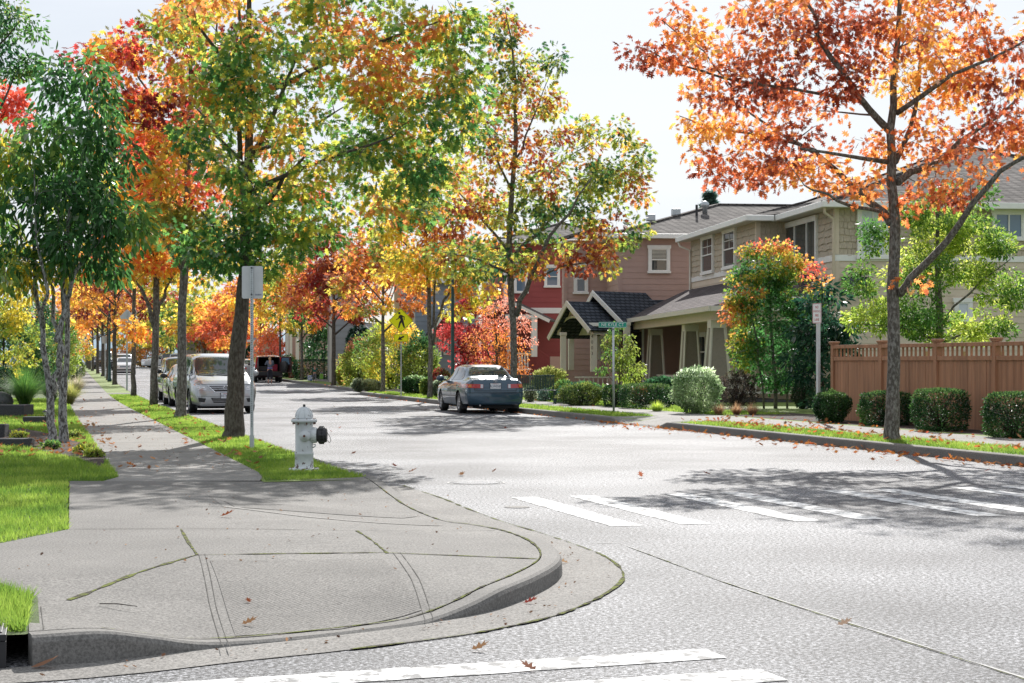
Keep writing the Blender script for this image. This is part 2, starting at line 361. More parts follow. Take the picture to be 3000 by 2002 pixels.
def make_tree(name, label, base, trunk, limbs, blobs, pal, leaf=.17, nl=50, tmpl=OAK, seed=1, bark='bark_oak', cat='tree', group=None, crad=.36, droop=.35,
              trans=.5, tbias=0., shell=.55, lm='leaf', tr=None, grad=None, nscale=.55, spread=.22, vflat=.6, mult=1., namp=1.15):
    """trunk: world polyline [(Vector, r)], limbs: list of the same; blobs: (cx,cy,cz,rx,ry,rz,n[,tshift]) in world coordinates"""
    rg = np.random.RandomState(seed); rnd = random.Random(seed)
    base = Vector(base); root = thing(name, label, cat, base, 0, group)
    mb = MB(); pool = []; prad = []
    def wob(pl, amt):
        out = []
        for i in range(len(pl) - 1):
            a, ra = pl[i]; b, rb = pl[i + 1]; n = max(2, int((b - a).length / .5))
            for k in range(n):
                f = k / n; p = a.lerp(b, f)
                if not (i == 0 and k == 0): p = p + Vector((rnd.gauss(0, 1), rnd.gauss(0, 1), 0)) * amt
                out.append((p, ra * (1 - f) + rb * f))
        out.append(pl[-1]); return out
    lines = []
    if trunk: lines.append((wob(trunk, .012), 12, True))
    for l in limbs: lines.append((wob(l, .035), 7, False))
    for pl, n, istr in lines:
        mb.tube([p - base for p, r in pl], [r for p, r in pl], n)
        pts = [p for p, r in pl]; n0 = int(len(pts) * (.35 if istr else .15))
        for p, r in pl[n0:]: pool.append(p); prad.append(r)
    cl = []
    for bl in blobs:
        cx, cy, cz, rx, ry, rz_, n = bl[:7]; ts = bl[7] if len(bl) > 7 else 0
        n = max(1, int(n * mult)); q = rg.normal(size=(n, 3)); q /= np.linalg.norm(q, axis=1, keepdims=True)
        r = (shell ** 3 + (1 - shell ** 3) * rg.rand(n, 1)) ** (1 / 3.)
        q = q * r
        for a in q: cl.append((cx + a[0] * rx, cy + a[1] * ry, cz + a[2] * rz_, ts))
    cl = np.array(cl)
    A = np.array([tuple(p) for p in pool]); cen = np.median(A, 0)
    dd = np.array([np.min(np.linalg.norm(A - c[:3], axis=1)) for c in cl]); order = np.argsort(dd)
    pool_a = [tuple(p) for p in pool]; pr = list(prad); c_all, d_all, n_all, s_all, t_all = [], [], [], [], []
    arr = np.zeros((len(pool_a) + len(cl) * 3 + 5, 3)); arr[:len(pool_a)] = pool_a; cnt = len(pool_a)
    prr = np.zeros(len(arr)); prr[:cnt] = pr
    for i in order:
        c = cl[i, :3]
        dv = arr[:cnt] - c; ds = np.linalg.norm(dv, axis=1) + .8 * np.maximum(0, dv[:, 2] + .1) - np.minimum(prr[:cnt], .05) * 2
        j = int(np.argmin(ds)); p0 = Vector(arr[j]); p3 = Vector(c); L = (p3 - p0).length
        r0 = min(prr[j] * .8, .008 + .009 * L); r0 = max(r0, .006)
        out = p3 - p0; mid = p0.lerp(p3, .5) + Vector((rnd.gauss(0, .06) * L, rnd.gauss(0, .06) * L, .10 * L))
        q1 = p0.lerp(mid, .55); q2 = mid.lerp(p3, .5)
        mb.tube([p0 - base, q1 - base, q2 - base, p3 - base], [r0, r0 * .8, r0 * .55, .004], 4, False)
        for q, rr in ((q1, r0 * .7), (q2, r0 * .5), (p3, .006)):
            arr[cnt] = q; prr[cnt] = rr; cnt += 1
        n = max(6, int(nl * (.6 + .8 * rg.rand())))
        o = np.array(out.normalized() if L > .01 else Vector((0, 0, 1)))
        ld = rg.normal(size=(n, 3)); ld /= np.linalg.norm(ld, axis=1, keepdims=True)
        rad = crad * (.35 + .65 * rg.rand(n, 1) ** .6)
        pos = c + ld * rad * np.array([1, 1, vflat]) - o * .1 * rg.rand(n, 1)
        dr = ld * .9 + o * .45 + rg.normal(size=(n, 3)) * .35; dr[:, 2] -= droop * 1.6
        nm = rg.normal(size=(n, 3)); nm[:, 2] += .8
        c_all.append(pos); d_all.append(dr); n_all.append(nm); s_all.append(leaf * (.65 + .6 * rg.rand(n)))
        tt = .5 + namp * noise.noise(Vector(c) * nscale + Vector((seed * 3.1, 0, 0))) + tbias + cl[i, 3]
        if grad is not None: tt += grad(c)
        t_all.append(tt + rg.normal(size=n) * spread * .5 + rg.normal() * spread * .5)
    c = np.concatenate(c_all) - np.array(base); d = np.concatenate(d_all); nm = np.concatenate(n_all); s = np.concatenate(s_all)
    col = ramp(pal, np.concatenate(t_all)) * (.75 + .5 * rg.rand(len(s), 1))
    mb.build('trunk', bark, root, True)
    leaf_object('crown', tmpl, c, d, nm, s, col, leafmat(lm), root)
    return root

def auto_tree(name, label, base, H, rad, cz0, pal, seed, D=None, trunk_r=.13, bark='bark_oak', nclump=120, leaf=.2, nl=34, tmpl=STAR, group=None, lean=(0, 0), **kw):
    rnd = random.Random(seed * 13); base = Vector(base); trunk_r *= .66; top = base + Vector((lean[0], lean[1], H * .93))
    trunk = [(base + Vector((0, 0, -.05)), trunk_r * 1.45), (base + Vector((0, 0, .18)), trunk_r * 1.1), (base.lerp(top, .3), trunk_r * .92), (base.lerp(top, .65), trunk_r * .5), (top, .015)]
    limbs = []; n = 9
    for k in range(n):
        f = (cz0 / H) * .85 + (1 - cz0 / H) * .75 * k / n; p = base.lerp(top, f); a = k * 2.4 + rnd.random() * .6
        rr = rad * (.85 - .45 * k / n) * (.7 + .4 * rnd.random()); up = rr * (.75 + .4 * rnd.random()) + .3
        e = p + Vector((math.cos(a) * rr, math.sin(a) * rr, up)); m_ = p.lerp(e, .5) + Vector((0, 0, -.1 * rr))
        r0 = trunk_r * (.5 - .25 * k / n); limbs.append([(p, r0), (m_, r0 * .6), (e, .012)])
    mz = (H - cz0)
    blobs = [(base.x + lean[0] * .5, base.y + lean[1] * .5, base.z + cz0 + mz * .36, rad, rad, mz * .40, int(nclump * .62)),
             (base.x + lean[0] * .8, base.y + lean[1] * .8, base.z + cz0 + mz * .70, rad * .62, rad * .62, mz * .32, int(nclump * .38))]
    return make_tree(name, label, base, trunk, limbs, blobs, pal, leaf=leaf, nl=nl, tmpl=tmpl, seed=seed, bark=bark, group=group, **kw)

def shrub(name, label, base, wx, wy, h, pal, seed, leaf=.05, n=3000, shape='ball', tmpl=OVAL, group=None, cat='shrub', rot=TH, tb=0, stems=5, lm='leaf', topcol=None, rough=.10):
    rg = np.random.RandomState(seed); base = Vector(base); root = thing(name, label, cat, base, rot, group)
    q = rg.normal(size=(n, 3)); q /= np.linalg.norm(q, axis=1, keepdims=True)
    if shape == 'box':
        q = q / np.max(np.abs(q), axis=1, keepdims=True); q *= (1 - .06 * (np.sum(np.abs(q), axis=1, keepdims=True) - 1) ** 1.5)
    r = (.72 + .28 * rg.rand(n, 1) ** .6) if shape == 'ball' else (.86 + .14 * rg.rand(n, 1) ** .6)
    bumps = np.array([noise.noise(Vector(a) * 2.2 + Vector((seed, 0, 0))) for a in q])[:, None]
    bf = 1 + bumps * (rough * 3.2 if shape == 'ball' else .10)
    c = q * r * bf * np.array([wx / 2, wy / 2, h / 2]); c[:, 2] += h / 2; c[:, 2] = np.maximum(c[:, 2], .02)
    d = q * .7 + rg.normal(size=(n, 3)) * .6; d[:, 2] += .35
    nm = rg.normal(size=(n, 3)); nm[:, 2] += .6
    t = .5 + np.array([noise.noise(Vector(a) * .9 / max(h, .4) * 1.6 + Vector((seed * 2.3, 1, 0))) for a in c]) * .8 + rg.normal(size=n) * .14 + tb
    col = ramp(pal, t) * (.7 + .6 * rg.rand(n, 1))
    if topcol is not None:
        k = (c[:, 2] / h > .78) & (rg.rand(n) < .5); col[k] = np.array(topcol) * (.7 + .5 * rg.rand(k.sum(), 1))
    mb = MB(); rnd = random.Random(seed)
    for k in range(stems):
        a = rnd.random() * 6.28; x, y = math.cos(a) * wx * .06, math.sin(a) * wy * .06
        mb.tube([(x, y, -.03), (x * 2, y * 2, h * .35), (math.cos(a) * wx * .28, math.sin(a) * wy * .28, h * .7)], [.02, .014, .006], 5)
    # inner twig mass keeps the far side from showing through
    for k in range(60):
        a = rg.normal(size=3); a /= np.linalg.norm(a); e = a * np.array([wx, wy, h]) * .40; e[2] += h / 2
        mb.tube([(0, 0, h * .15), (e[0] * .5, e[1] * .5, e[2] * .6), tuple(e)], [.012, .008, .004], 4, False)
    mb.build('stems', 'bark_dark', root, True)
    leaf_object('foliage', tmpl, c, d, nm, leaf * (.7 + .6 * rg.rand(n)), col, leafmat(lm), root)
    return root
def tuft(name, label, base, r, h, n, pal, seed, wd=.012, group=None, cat='ornamental grass'):
    rg = np.random.RandomState(seed); base = Vector(base); root = thing(name, label, cat, base, 0, group)
    c_, d_, n_, s_, w_ = [], [], [], [], []
    a = rg.rand(n) * 6.283; ln = rg.rand(n) ** .6; L = h * (.6 + .5 * rg.rand(n))
    p = np.stack([np.cos(a) * r * .25 * rg.rand(n), np.sin(a) * r * .25 * rg.rand(n), np.zeros(n)], 1)
    cs = []; segs = 4; V = []; F = []
    hx, hy = np.cos(a), np.sin(a); cols = ramp(pal, rg.rand(n))
    me_v = np.zeros((n, segs * 2 + 1, 3))
    for s_i in range(segs + 1):
        f = s_i / segs; up = L * (f - .42 * ln * f * f * 1.4); out = L * .95 * ln * f ** 1.5 * (.7 + .6 * ((np.arange(n) * 7) % 11) / 11)
        q = p + np.stack([hx * out, hy * out, up], 1); ww = wd * (1 - f) * .5
        if s_i < segs:
            me_v[:, 2 * s_i] = q + np.stack([-hy * ww, hx * ww, np.zeros(n)], 1); me_v[:, 2 * s_i + 1] = q - np.stack([-hy * ww, hx * ww, np.zeros(n)], 1)
        else: me_v[:, -1] = q
    me_v[:, :, 2] = np.maximum(me_v[:, :, 2], .01)
    fs = []
    k = segs * 2 + 1
    for i in range(n):
        b = i * k
        for s_i in range(segs - 1): fs.append((b + 2 * s_i, b + 2 * s_i + 1, b + 2 * s_i + 3, b + 2 * s_i + 2))
        fs.append((b + k - 3, b + k - 2, b + k - 1))
    me = bpy.data.meshes.new('blades'); me.from_pydata(me_v.reshape(-1, 3).tolist(), [], fs)
    at = me.attributes.new('col', 'FLOAT_COLOR', 'POINT'); cc = np.concatenate([cols, np.ones((n, 1))], 1)
    at.data.foreach_set('color', np.repeat(cc, k, 0).ravel().astype(np.float32)); me.materials.append(leafmat('leaf'))
    o = bpy.data.objects.new('blades', me); COL.objects.link(o); o.parent = root
    return root
def grass(name, polys, dens, zf, seed, hh=.055, label=None, holes=(), hues=((.07, .14, .025), (.15, .23, .035), (.27, .34, .07)), kd=1.):
    rg = np.random.RandomState(seed); cs = []
    for poly in polys:
        xs = [p[0] for p in poly]; ys = [p[1] for p in poly]; A = (max(xs) - min(xs)) * (max(ys) - min(ys)); n = int(A * dens)
        x = min(xs) + rg.rand(n) * (max(xs) - min(xs)); y = min(ys) + rg.rand(n) * (max(ys) - min(ys))
        k = inpoly(x, y, poly); x, y = x[k], y[k]
        k = rg.rand(len(x)) < np.clip((14. / np.maximum(y, 5)) ** 1.6, 0, 1) * kd; x, y = x[k], y[k]
        px = CX + x / y * FPX; k = (px > -150) & (px < 3150); x, y = x[k], y[k]
        for hp in holes: k = ~inpoly(x, y, hp); x, y = x[k], y[k]
        cs.append(np.stack([x, y, np.array([zf(a, b) for a, b in zip(x, y)])], 1))
    c = np.concatenate(cs); n = len(c)
    d = rg.normal(size=(n, 3)) * .45; d[:, 2] = 1; nm = rg.normal(size=(n, 3)); nm[:, 2] *= .1
    sc = np.clip(c[:, 1] / 14, 1, 4); t = rg.rand(n) * .5 + .25 + np.array([noise.noise(Vector((a[0] * 1.3, a[1] * 1.3, 5))) for a in c]) * .7
    h = hh * (.6 + .8 * rg.rand(n)) * (1 + .1 * (sc - 1))
    o = leaf_object(name, BLADE, c, d, nm, h, ramp(hues, t), leafmat('grass_blade', gloss=.03), None, .2, width=.007 * sc)
    return tag(o, label or 'short green lawn grass', 'grass', None, 'stuff')
# ------------------------------------------------------------------ ground, road, kerbs, pavements
def smooth(a, b, x):
    t = min(1, max(0, (x - a) / (b - a))); return t * t * (3 - 2 * t)
def grid_uv(us, vs, z):
    mb = MB(); n = len(us)
    mb.add([S(u, v, z) if not callable(z) else S(u, v, z(u, v)) for v in vs for u in us], [(j * n + i, j * n + i + 1, (j + 1) * n + i + 1, (j + 1) * n + i) for j in range(len(vs) - 1) for i in range(n - 1)])
    return mb
VS = [-60, -20, 0] + [4 * k for k in range(1, 60)] + [260, 300]
g = MB()
rows = [(-300, -.1), (66, -.1), (90, .09 - .1), (140, .39 - .1), (218, .75), (400, .75), (7000, .75)]
g.add([(u * CT - v * ST, u * ST + v * CT, z - .05) for v, z in rows for u in (-6000, 6000)], [(2 * i, 2 * i + 1, 2 * i + 3, 2 * i + 2) for i in range(len(rows) - 1)])
struct('ground', g, 'ground_far')
struct('road', grid_uv([-90, -30, 0, 4, 9, 14, 20], VS, 0.), 'asphalt')

KP = [(-30, 1.3, .15), (-14, 5.6, .15), (-6, 7.72, .15), (-3.42, 8.41, .15), (-2.45, 8.66, .155), (-2.05, 8.86, .15), (-1.82, 9.03, .10), (-1.55, 9.24, .035), (-1.1, 9.55, .02), (-.575, 10.0, .02), (-.38, 10.24, .035), (-.2, 10.5, .075), (-.04, 10.83, .115), (.165, 11.44, .125), (.327, 12.15, .13), (.36, 12.8, .13), (.30, 13.5, .13),
      (.2, 14.0, .13), (.05, 14.6, .12), (-.2, 15.5, .08), (-.51, 16.5, .03), (-.88, 18, .02), (-1.15, 19.2, .05), (-1.5, 20.5, .145), (-1.72, 21.3, .15)]
def catmull(pts, n):
    out = []
    for i in range(len(pts) - 1):
        p = [np.array(pts[max(0, min(len(pts) - 1, i + k))], float) for k in (-1, 0, 1, 2)]
        for k in range(n):
            t = k / n; out.append(tuple(.5 * ((2 * p[1]) + (-p[0] + p[2]) * t + (2 * p[0] - 5 * p[1] + 4 * p[2] - p[3]) * t * t + (-p[0] + 3 * p[1] - 3 * p[2] + p[3]) * t ** 3)))
    out.append(tuple(map(float, pts[-1]))); return out
corner = catmull(KP[2:], 6)
leftk = [tuple(S(3.8, v, .15)) for v in range(23, 68, 3)] + [tuple(S(3.8, v, .15)) for v in range(70, 262, 4)]
def kerb_mesh(path, inward, wd=.15, depth=.05, mb=None, zbase=None):
    """path: (x,y,ztop,[zroad]); inward +1 = left of the direction of travel"""
    mb = mb or MB(); vs = []; n = len(path)
    for i, p in enumerate(path):
        a = Vector(path[max(i - 1, 0)][:2]); b = Vector(path[min(i + 1, n - 1)][:2]); t = (b - a).normalized(); q = Vector((-t.y, t.x)) * inward
        zb = p[3] if len(p) > 3 else 0.
        for dx, z in ((0, zb - .05), (.008, max(zb, p[2] - .035)), (.02, p[2] - .012), (.042, p[2]), (wd, p[2]), (wd, zb - .05)):
            vs.append((p[0] + q.x * dx, p[1] + q.y * dx, z))
    fs = [(i * 6 + k, (i + 1) * 6 + k, (i + 1) * 6 + k + 1, i * 6 + k + 1) for i in range(n - 1) for k in range(5)] + [tuple(range(6)), tuple((n - 1) * 6 + k for k in range(6))]
    return mb.add(vs, fs)
def zroad(x, y): return zr(UV(x, y)[1])
near_kerb = corner + leftk
near_kerb = [(p[0], p[1], p[2], zroad(p[0], p[1])) for p in near_kerb]
i0 = next(i for i, p in enumerate(near_kerb) if p[0] > -2.44)
kerb_L = near_kerb[i0:]
struct('kerb', kerb_mesh(kerb_L, 1), 'kerb_concrete')
struct('side_kerb', kerb_mesh([(-30, 1.3, .15, 0), (-14, 5.6, .15, 0), (-6, 7.72, .15, 0), (-3.44, 8.405, .15, 0)], 1), 'kerb_concrete')
KA = np.array([(p[0], p[1], p[2]) for p in corner])
def zc(x, y):
    d = np.hypot(KA[:, 0] - x, KA[:, 1] - y); j = int(np.argmin(d)); h = KA[j, 2]
    w_ = np.exp(-(d / max(d[j], .05)) ** 2 * 2.); h = float((KA[:, 2] * w_).sum() / w_.sum()) if d[j] > .3 else float(h)
    return .15 - (.15 - h) * (1 - smooth(0, 2.5, max(0, d[j] - .15))) + zroad(x, y)
def offset(path, dist):
    out = []; n = len(path)
    for i, p in enumerate(path):
        a = Vector(path[max(i - 1, 0)][:2]); b = Vector(path[min(i + 1, n - 1)][:2]); t = (b - a).normalized(); out.append((p[0] - t.y * dist, p[1] + t.x * dist))
    return out
back = [p for p in offset(corner, .165) if p[0] > -2.5 or p[1] > 12]
back = [p for p in back if p[1] < 20.9]
slab = back + [(-1.68, 20.75), (-2.75, 20.15), (-5.0, 20.06), (-3.57, 14.3), (-3.8, 13.2), (-9, 11.8), (-9, 9.0), (-3.06, 10.6), (-2.79, 10.25)]
struct('pavement', sheet(slab, zc, .16), 'concrete', True)
struct('sidewalk', grid_uv([.92, 1.5, 2.1, 2.62], [20.9 + .35, 21.8] + [22 + 2 * k for k in range(20)] + [64 + 4 * k for k in range(50)], .15), 'walk_concrete')
tri = MB(); a, b = S(.92, 21.25, .15), S(2.62, 21.25, .15); tri.add([(-4.62, 20.07, .15), (-2.86, 20.14, .15), b, a], [(0, 1, 2, 3)]); struct('sidewalk_joint_slab', tri, 'walk_concrete')
# gutter pan round the corner, outer edge mossy
gp = MB(); o1 = offset(corner, .012); o2 = offset(corner, -.42); n = len(corner)
gp.add([(x, y, .006) for x, y in o1] + [(x, y, .005) for x, y in o2], [(i, i + 1, n + i + 1, n + i) for i in range(n - 1)])
struct('gutter', gp, 'gutter_concrete')
# concrete joints: moss and dark seams
seams = [[(200, 1745), (400, 1678), (575, 1627), (850, 1620), (1120, 1615), (1350, 1622), (1572, 1630)], [(530, 1551), (552, 1590), (578, 1627)], [(1045, 1549), (1090, 1580), (1135, 1617)], [(205, 1551), (800, 1549), (1450, 1546)], [(0, 1708), (85, 1745)]]
for i, sm in enumerate(seams):
    pts = [G(x, y, .15) for x, y in sm]
    struct('moss_joint', ribbon(pts, (.032, .016, .016, .012, .02)[i], zc, .004, .8), 'moss' if i != 3 else 'seam_dark')
bk = offset(corner, .158)
struct('kerb_joint', ribbon([p for p in bk if p[0] > -2.2 and p[1] < 20][2:], .016, zc, .006, .9), 'moss')
struct('gutter_joint', ribbon([p for p in offset(corner, -.425) if p[1] > 9.2], .022, lambda x, y: 0., .009, .9), 'moss')
for sm in ([(582, 1632), (612, 1740), (655, 1845)], [(600, 1632), (632, 1745), (677, 1847)], [(1150, 1622), (1205, 1690), (1250, 1770)], [(1172, 1622), (1228, 1690), (1272, 1765)], [(612, 1456), (655, 1487)], [(640, 1460), (1215, 1432)], [(120, 1775), (128, 1860)], [(210, 1408), (330, 1408)], [(600, 1408), (1095, 1412)]):
    struct('groove', ribbon([G(x, y, .13) for x, y in sm], .004, zc, .004, .5), 'seam_dark')
struct('ramp_edge_strip', ribbon([G(x, y, .12) for x, y in [(655, 1489), (900, 1508), (1290, 1530)]], .10, zc, .004, .2), 'walk_concrete')
rt = sheet([tuple(G(x, y, z))[:2] for x, y, z in [(615, 1642, .15), (1120, 1632, .15), (1235, 1785, .05), (1000, 1838, .03), (690, 1862, .03)]], lambda x, y: zc(x, y) + .004, .16)
struct('curb_ramp_texture', rt, 'concrete_ramp')
rt = sheet([tuple(G(x, y, z))[:2] for x, y, z in [(655, 1463, .15), (950, 1470, .12), (1225, 1512, .03), (1180, 1514, .05), (900, 1497, .1), (690, 1484, .14)]], lambda x, y: zc(x, y) + .004, .2)
struct('curb_ramp_texture', rt, 'concrete_ramp')
sj = MB()
for k in range(0, 40):
    v = 22.5 + k * 1.52
    a = S(.92, v, .154); b = S(2.62, v, .154); c_ = S(2.62, v + .014, .154); d_ = S(.92, v + .014, .154); sj.add([a, b, c_, d_], [(0, 1, 2, 3)])
struct('sidewalk_joints', sj, 'seam_dark')
# lots and planting strips
def lotz(x, y): return .145 + zroad(x, y)
llot = [(-4.62, 20.06), (-5.02, 20.08), (-3.58, 14.3), (-3.82, 13.2), (-9, 11.8), (-26, 7.3), tuple(S(-40, 60))[:2], tuple(S(-40, 150))[:2], tuple(S(-40, 250))[:2]] + [tuple(S(.93, v))[:2] for v in range(258, 20, -8)] + [tuple(S(.93, 21.25))[:2]]
struct('left_lawn_ground', sheet(llot, lotz, 1.5), 'lawn_base')
cpatch = [(-2.74, 10.25), (-2.38, 8.95), (-2.42, 8.82), (-3.3, 8.6), (-9, 7.1), (-9, 9.0), (-3.06, 10.6)]
struct('corner_lawn_ground', sheet(cpatch, lotz, .5), 'lawn_base')
lstrip = [(-2.80, 20.0), (-1.62, 20.45)] + [tuple(S(3.66, v))[:2] for v in range(22, 260, 4)] + [tuple(S(2.63, v))[:2] for v in range(256, 20, -4)]
struct('left_strip_ground', sheet(lstrip, lambda x, y: .144 + zroad(x, y), 1.), 'far_grass')
def R(v): return 13.6 + .8 * smooth(79.5, 81.5, v)
def hR(v): return .15 - .13 * (smooth(37.4, 38.2, v) - smooth(40.6, 41.4, v)) - .12 * (smooth(77.8, 78.4, v) - smooth(80.4, 81, v))
rv = [-20, -5] + [2 * k for k in range(0, 18)] + [36 + .3 * k for k in range(22)] + [44 + 2 * k for k in range(16)] + [76 + .3 * k for k in range(22)] + [84 + 4 * k for k in range(45)]
struct('far_kerb', kerb_mesh([(*S(R(v), v)[:2], hR(v) + zr(v), zr(v)) for v in rv], -1), 'kerb_concrete')
mb = MB(); mb.add([S(R(v) + dx, v, hR(v) - .002 if dx < .2 else .148) for v in rv for dx in (.14, 1.3)], [(2 * i, 2 * i + 1, 2 * i + 3, 2 * i + 2) for i in range(len(rv) - 1)])
struct('right_strip_ground', mb, 'far_grass')
mb = MB(); mb.add([S(R(v) + dx, v, .152) for v in rv for dx in (1.3, 2.15, 2.95)], [(3 * i + k, 3 * i + k + 1, 3 * i + k + 4, 3 * i + k + 3) for i in range(len(rv) - 1) for k in (0, 1)])
struct('far_sidewalk', mb, 'walk_concrete')
for v0, v1 in ((37.5, 41.4), (78.0, 80.9)):
    mb = MB(); vv = [v0 + (v1 - v0) * k / 10 for k in range(11)]; mb.add([S(R(v) + dx, v, (hR(v) if dx < .2 else .15) + .005) for v in vv for dx in (.15, 1.31)], [(2 * i, 2 * i + 1, 2 * i + 3, 2 * i + 2) for i in range(10)])
    struct('curb_ramp', mb, 'walk_concrete')
mb = MB(); mb.add([S(u, v, .146) for v in rv for u in (16.5, 17.6, 24, 45, 90)], [(5 * i + k, 5 * i + k + 1, 5 * i + k + 6, 5 * i + k + 5) for i in range(len(rv) - 1) for k in range(4)])
struct('right_lot_ground', mb, 'far_grass')
bed = [tuple(S(u, v))[:2] for u, v in ((16.9, 24), (16.9, 37), (16.8, 43), (17.0, 50), (19.2, 50), (19.2, 42), (18.3, 24))]
struct('planting_bed', sheet(bed, lambda x, y: .152 + zroad(x, y), .8), 'soil')
mb = grid_uv([2.62, 3.68], [75.5, 77.2], .155); struct('crossing_path', mb, 'walk_concrete')
mul = [tuple(G(x, y))[:2] for x, y in [(-20, 1268), (60, 1256), (130, 1268), (200, 1288), (262, 1306), (302, 1322), (312, 1350), (295, 1372), (230, 1345), (150, 1330), (80, 1312), (-20, 1305)]]
struct('mulch_bed', sheet(mul, lambda x, y: .158 + zroad(x, y) + .02 * noise.noise(Vector((x * 3, y * 3, 0))), .3), 'soil')

# painted stripes, seams and a manhole
def quad_uv(u0, u1, v0, v1, z, m, name, n=1):
    mb = MB(); rnd = random.Random(int(u0 * 100)); k = 14
    L = [S(u0 + rnd.uniform(-.008, .008), v0 + (v1 - v0) * i / k, z) for i in range(k + 1)]; Rr = [S(u1 + rnd.uniform(-.008, .008), v0 + (v1 - v0) * i / k, z) for i in range(k + 1)]
    mb.add(L + Rr, [(i, k + 1 + i, k + 2 + i, i + 1) for i in range(k)]); return struct(name, mb, m)
for u0 in (5.05, 5.73, 6.86, 7.53, 8.80, 9.45, 10.5, 11.15, 12.3, 12.95):
    quad_uv(u0, u0 + .30, 15.25 + .02 * u0, 18.75 + .03 * u0, .004, 'road_paint', 'crosswalk_stripe')
def stripe_world(pts, name='crosswalk_stripe'):
    mb = MB(); (a, b, c_, d_) = [G(x, y, 0) for x, y in pts]; k = 24; rnd = random.Random(3)
    T = [a.lerp(b, i / k) + Vector((0, rnd.uniform(-.008, .008), 0)) for i in range(k + 1)]; B = [d_.lerp(c_, i / k) + Vector((0, rnd.uniform(-.008, .008), 0)) for i in range(k + 1)]
    mb.add([(p.x, p.y, .004) for p in T + B], [(i, i + 1, k + 2 + i, k + 1 + i) for i in range(k)]); struct(name, mb, 'road_paint')
stripe_world([(430, 2006), (2067, 1903), (2130, 1930), (480, 2040)])
stripe_world([(900, 2052), (2226, 1962), (2310, 1996), (960, 2090)])
struct('road_seam', ribbon([G(x, y, 0) for x, y in [(1660, 1595), (1812, 1592), (2100, 1700), (2500, 1830), (3010, 1991), (3300, 2085)]], .012, lambda x, y: 0, .004, .9), 'seam_light')
struct('road_seam', ribbon([G(x, y, 0) for x, y in [(1850, 1607), (2110, 1704), (2500, 1834), (3010, 1995)]], .008, lambda x, y: 0, .005, .9), 'moss')
mc = G(1395, 1415, 0)
mb = MB(); nn = 40
mb.add([(mc.x + math.cos(a) * r, mc.y + math.sin(a) * r, .004) for r in (.335, .365) for a in [2 * math.pi * k / nn for k in range(nn)]], [(k, (k + 1) % nn, nn + (k + 1) % nn, nn + k) for k in range(nn)])
struct('manhole_ring', mb, 'seam_light')
mb = MB(); mb.lathe([(.295, -.01), (.295, .006)], 40, Matrix.Translation((mc.x, mc.y, 0))); struct('manhole_cover', mb, 'asphalt')
mb = MB(); q = G(1515, 1487, 0); mb.lathe([(.14, -.01), (.13, .006)], 20, Matrix.Translation((q.x, q.y, 0))); struct('road_patch', mb, 'walk_concrete')

# far hills behind the street
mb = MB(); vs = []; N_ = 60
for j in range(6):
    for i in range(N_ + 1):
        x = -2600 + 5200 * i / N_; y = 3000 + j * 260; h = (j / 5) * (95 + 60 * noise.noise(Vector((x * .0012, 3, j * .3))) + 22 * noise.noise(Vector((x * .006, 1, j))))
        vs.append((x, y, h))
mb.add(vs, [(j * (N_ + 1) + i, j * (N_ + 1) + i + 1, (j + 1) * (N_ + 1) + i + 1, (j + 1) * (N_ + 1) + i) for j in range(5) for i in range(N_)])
mat('hill_forest_haze', (.16, .24, .30), rough=1, var=.15, scale=.02); struct('hills', mb, 'hill_forest_haze', True)  # forest hills, distance haze painted into the blue base colour

# grass blades
def zl(x, y): return .145 + zroad(x, y)
near_lawn = [(-4.62, 20.06), (-5.02, 20.08), (-3.58, 14.3), (-3.82, 13.2), (-9, 11.8), (-14, 26), tuple(S(-7, 50))[:2], tuple(S(-9, 66))[:2], tuple(S(.93, 66))[:2], tuple(S(.93, 44))[:2], tuple(S(.93, 30))[:2], tuple(S(.93, 21.25))[:2]]
grass('lawn_grass', [near_lawn], 2600, zl, 1, .055, 'lawn grass left of the near sidewalk', [mul])
grass('lawn_grass', [[(-2.76, 10.22), (-2.44, 8.90), (-3.3, 8.68), (-9, 7.1), (-9, 9.0), (-3.08, 10.58)]], 7000, zl, 2, .07, 'lawn grass patch beside the storm drain')
hyd = G(891, 1379)
grass('strip_grass', [[(-2.80, 20.15), (-1.70, 20.8)] + [tuple(S(3.66, v))[:2] for v in range(22, 74, 3)] + [tuple(S(2.63, v))[:2] for v in range(73, 20, -3)]], 3200, lambda x, y: .148 + zroad(x, y), 3, .042, 'lawn grass on the strip between sidewalk and kerb', [[(hyd.x + .21 * math.cos(q), hyd.y + .21 * math.sin(q)) for q in [k * .524 for k in range(12)]]])
rs = [[tuple(S(13.76, v))[:2] for v in (20, 28, 37)] + [tuple(S(14.88, v))[:2] for v in (37, 28, 20)], [tuple(S(13.76, v))[:2] for v in (41.8, 55, 77)] + [tuple(S(14.88, v))[:2] for v in (77, 55, 41.8)], [tuple(S(16.6, v))[:2] for v in (42, 55, 100)] + [tuple(S(18.6, v))[:2] for v in (100, 55, 42)]]
grass('strip_grass', rs, 2600, lambda x, y: .148 + zroad(x, y), 4, .05, 'lawn grass on the far strip under the orange oak')

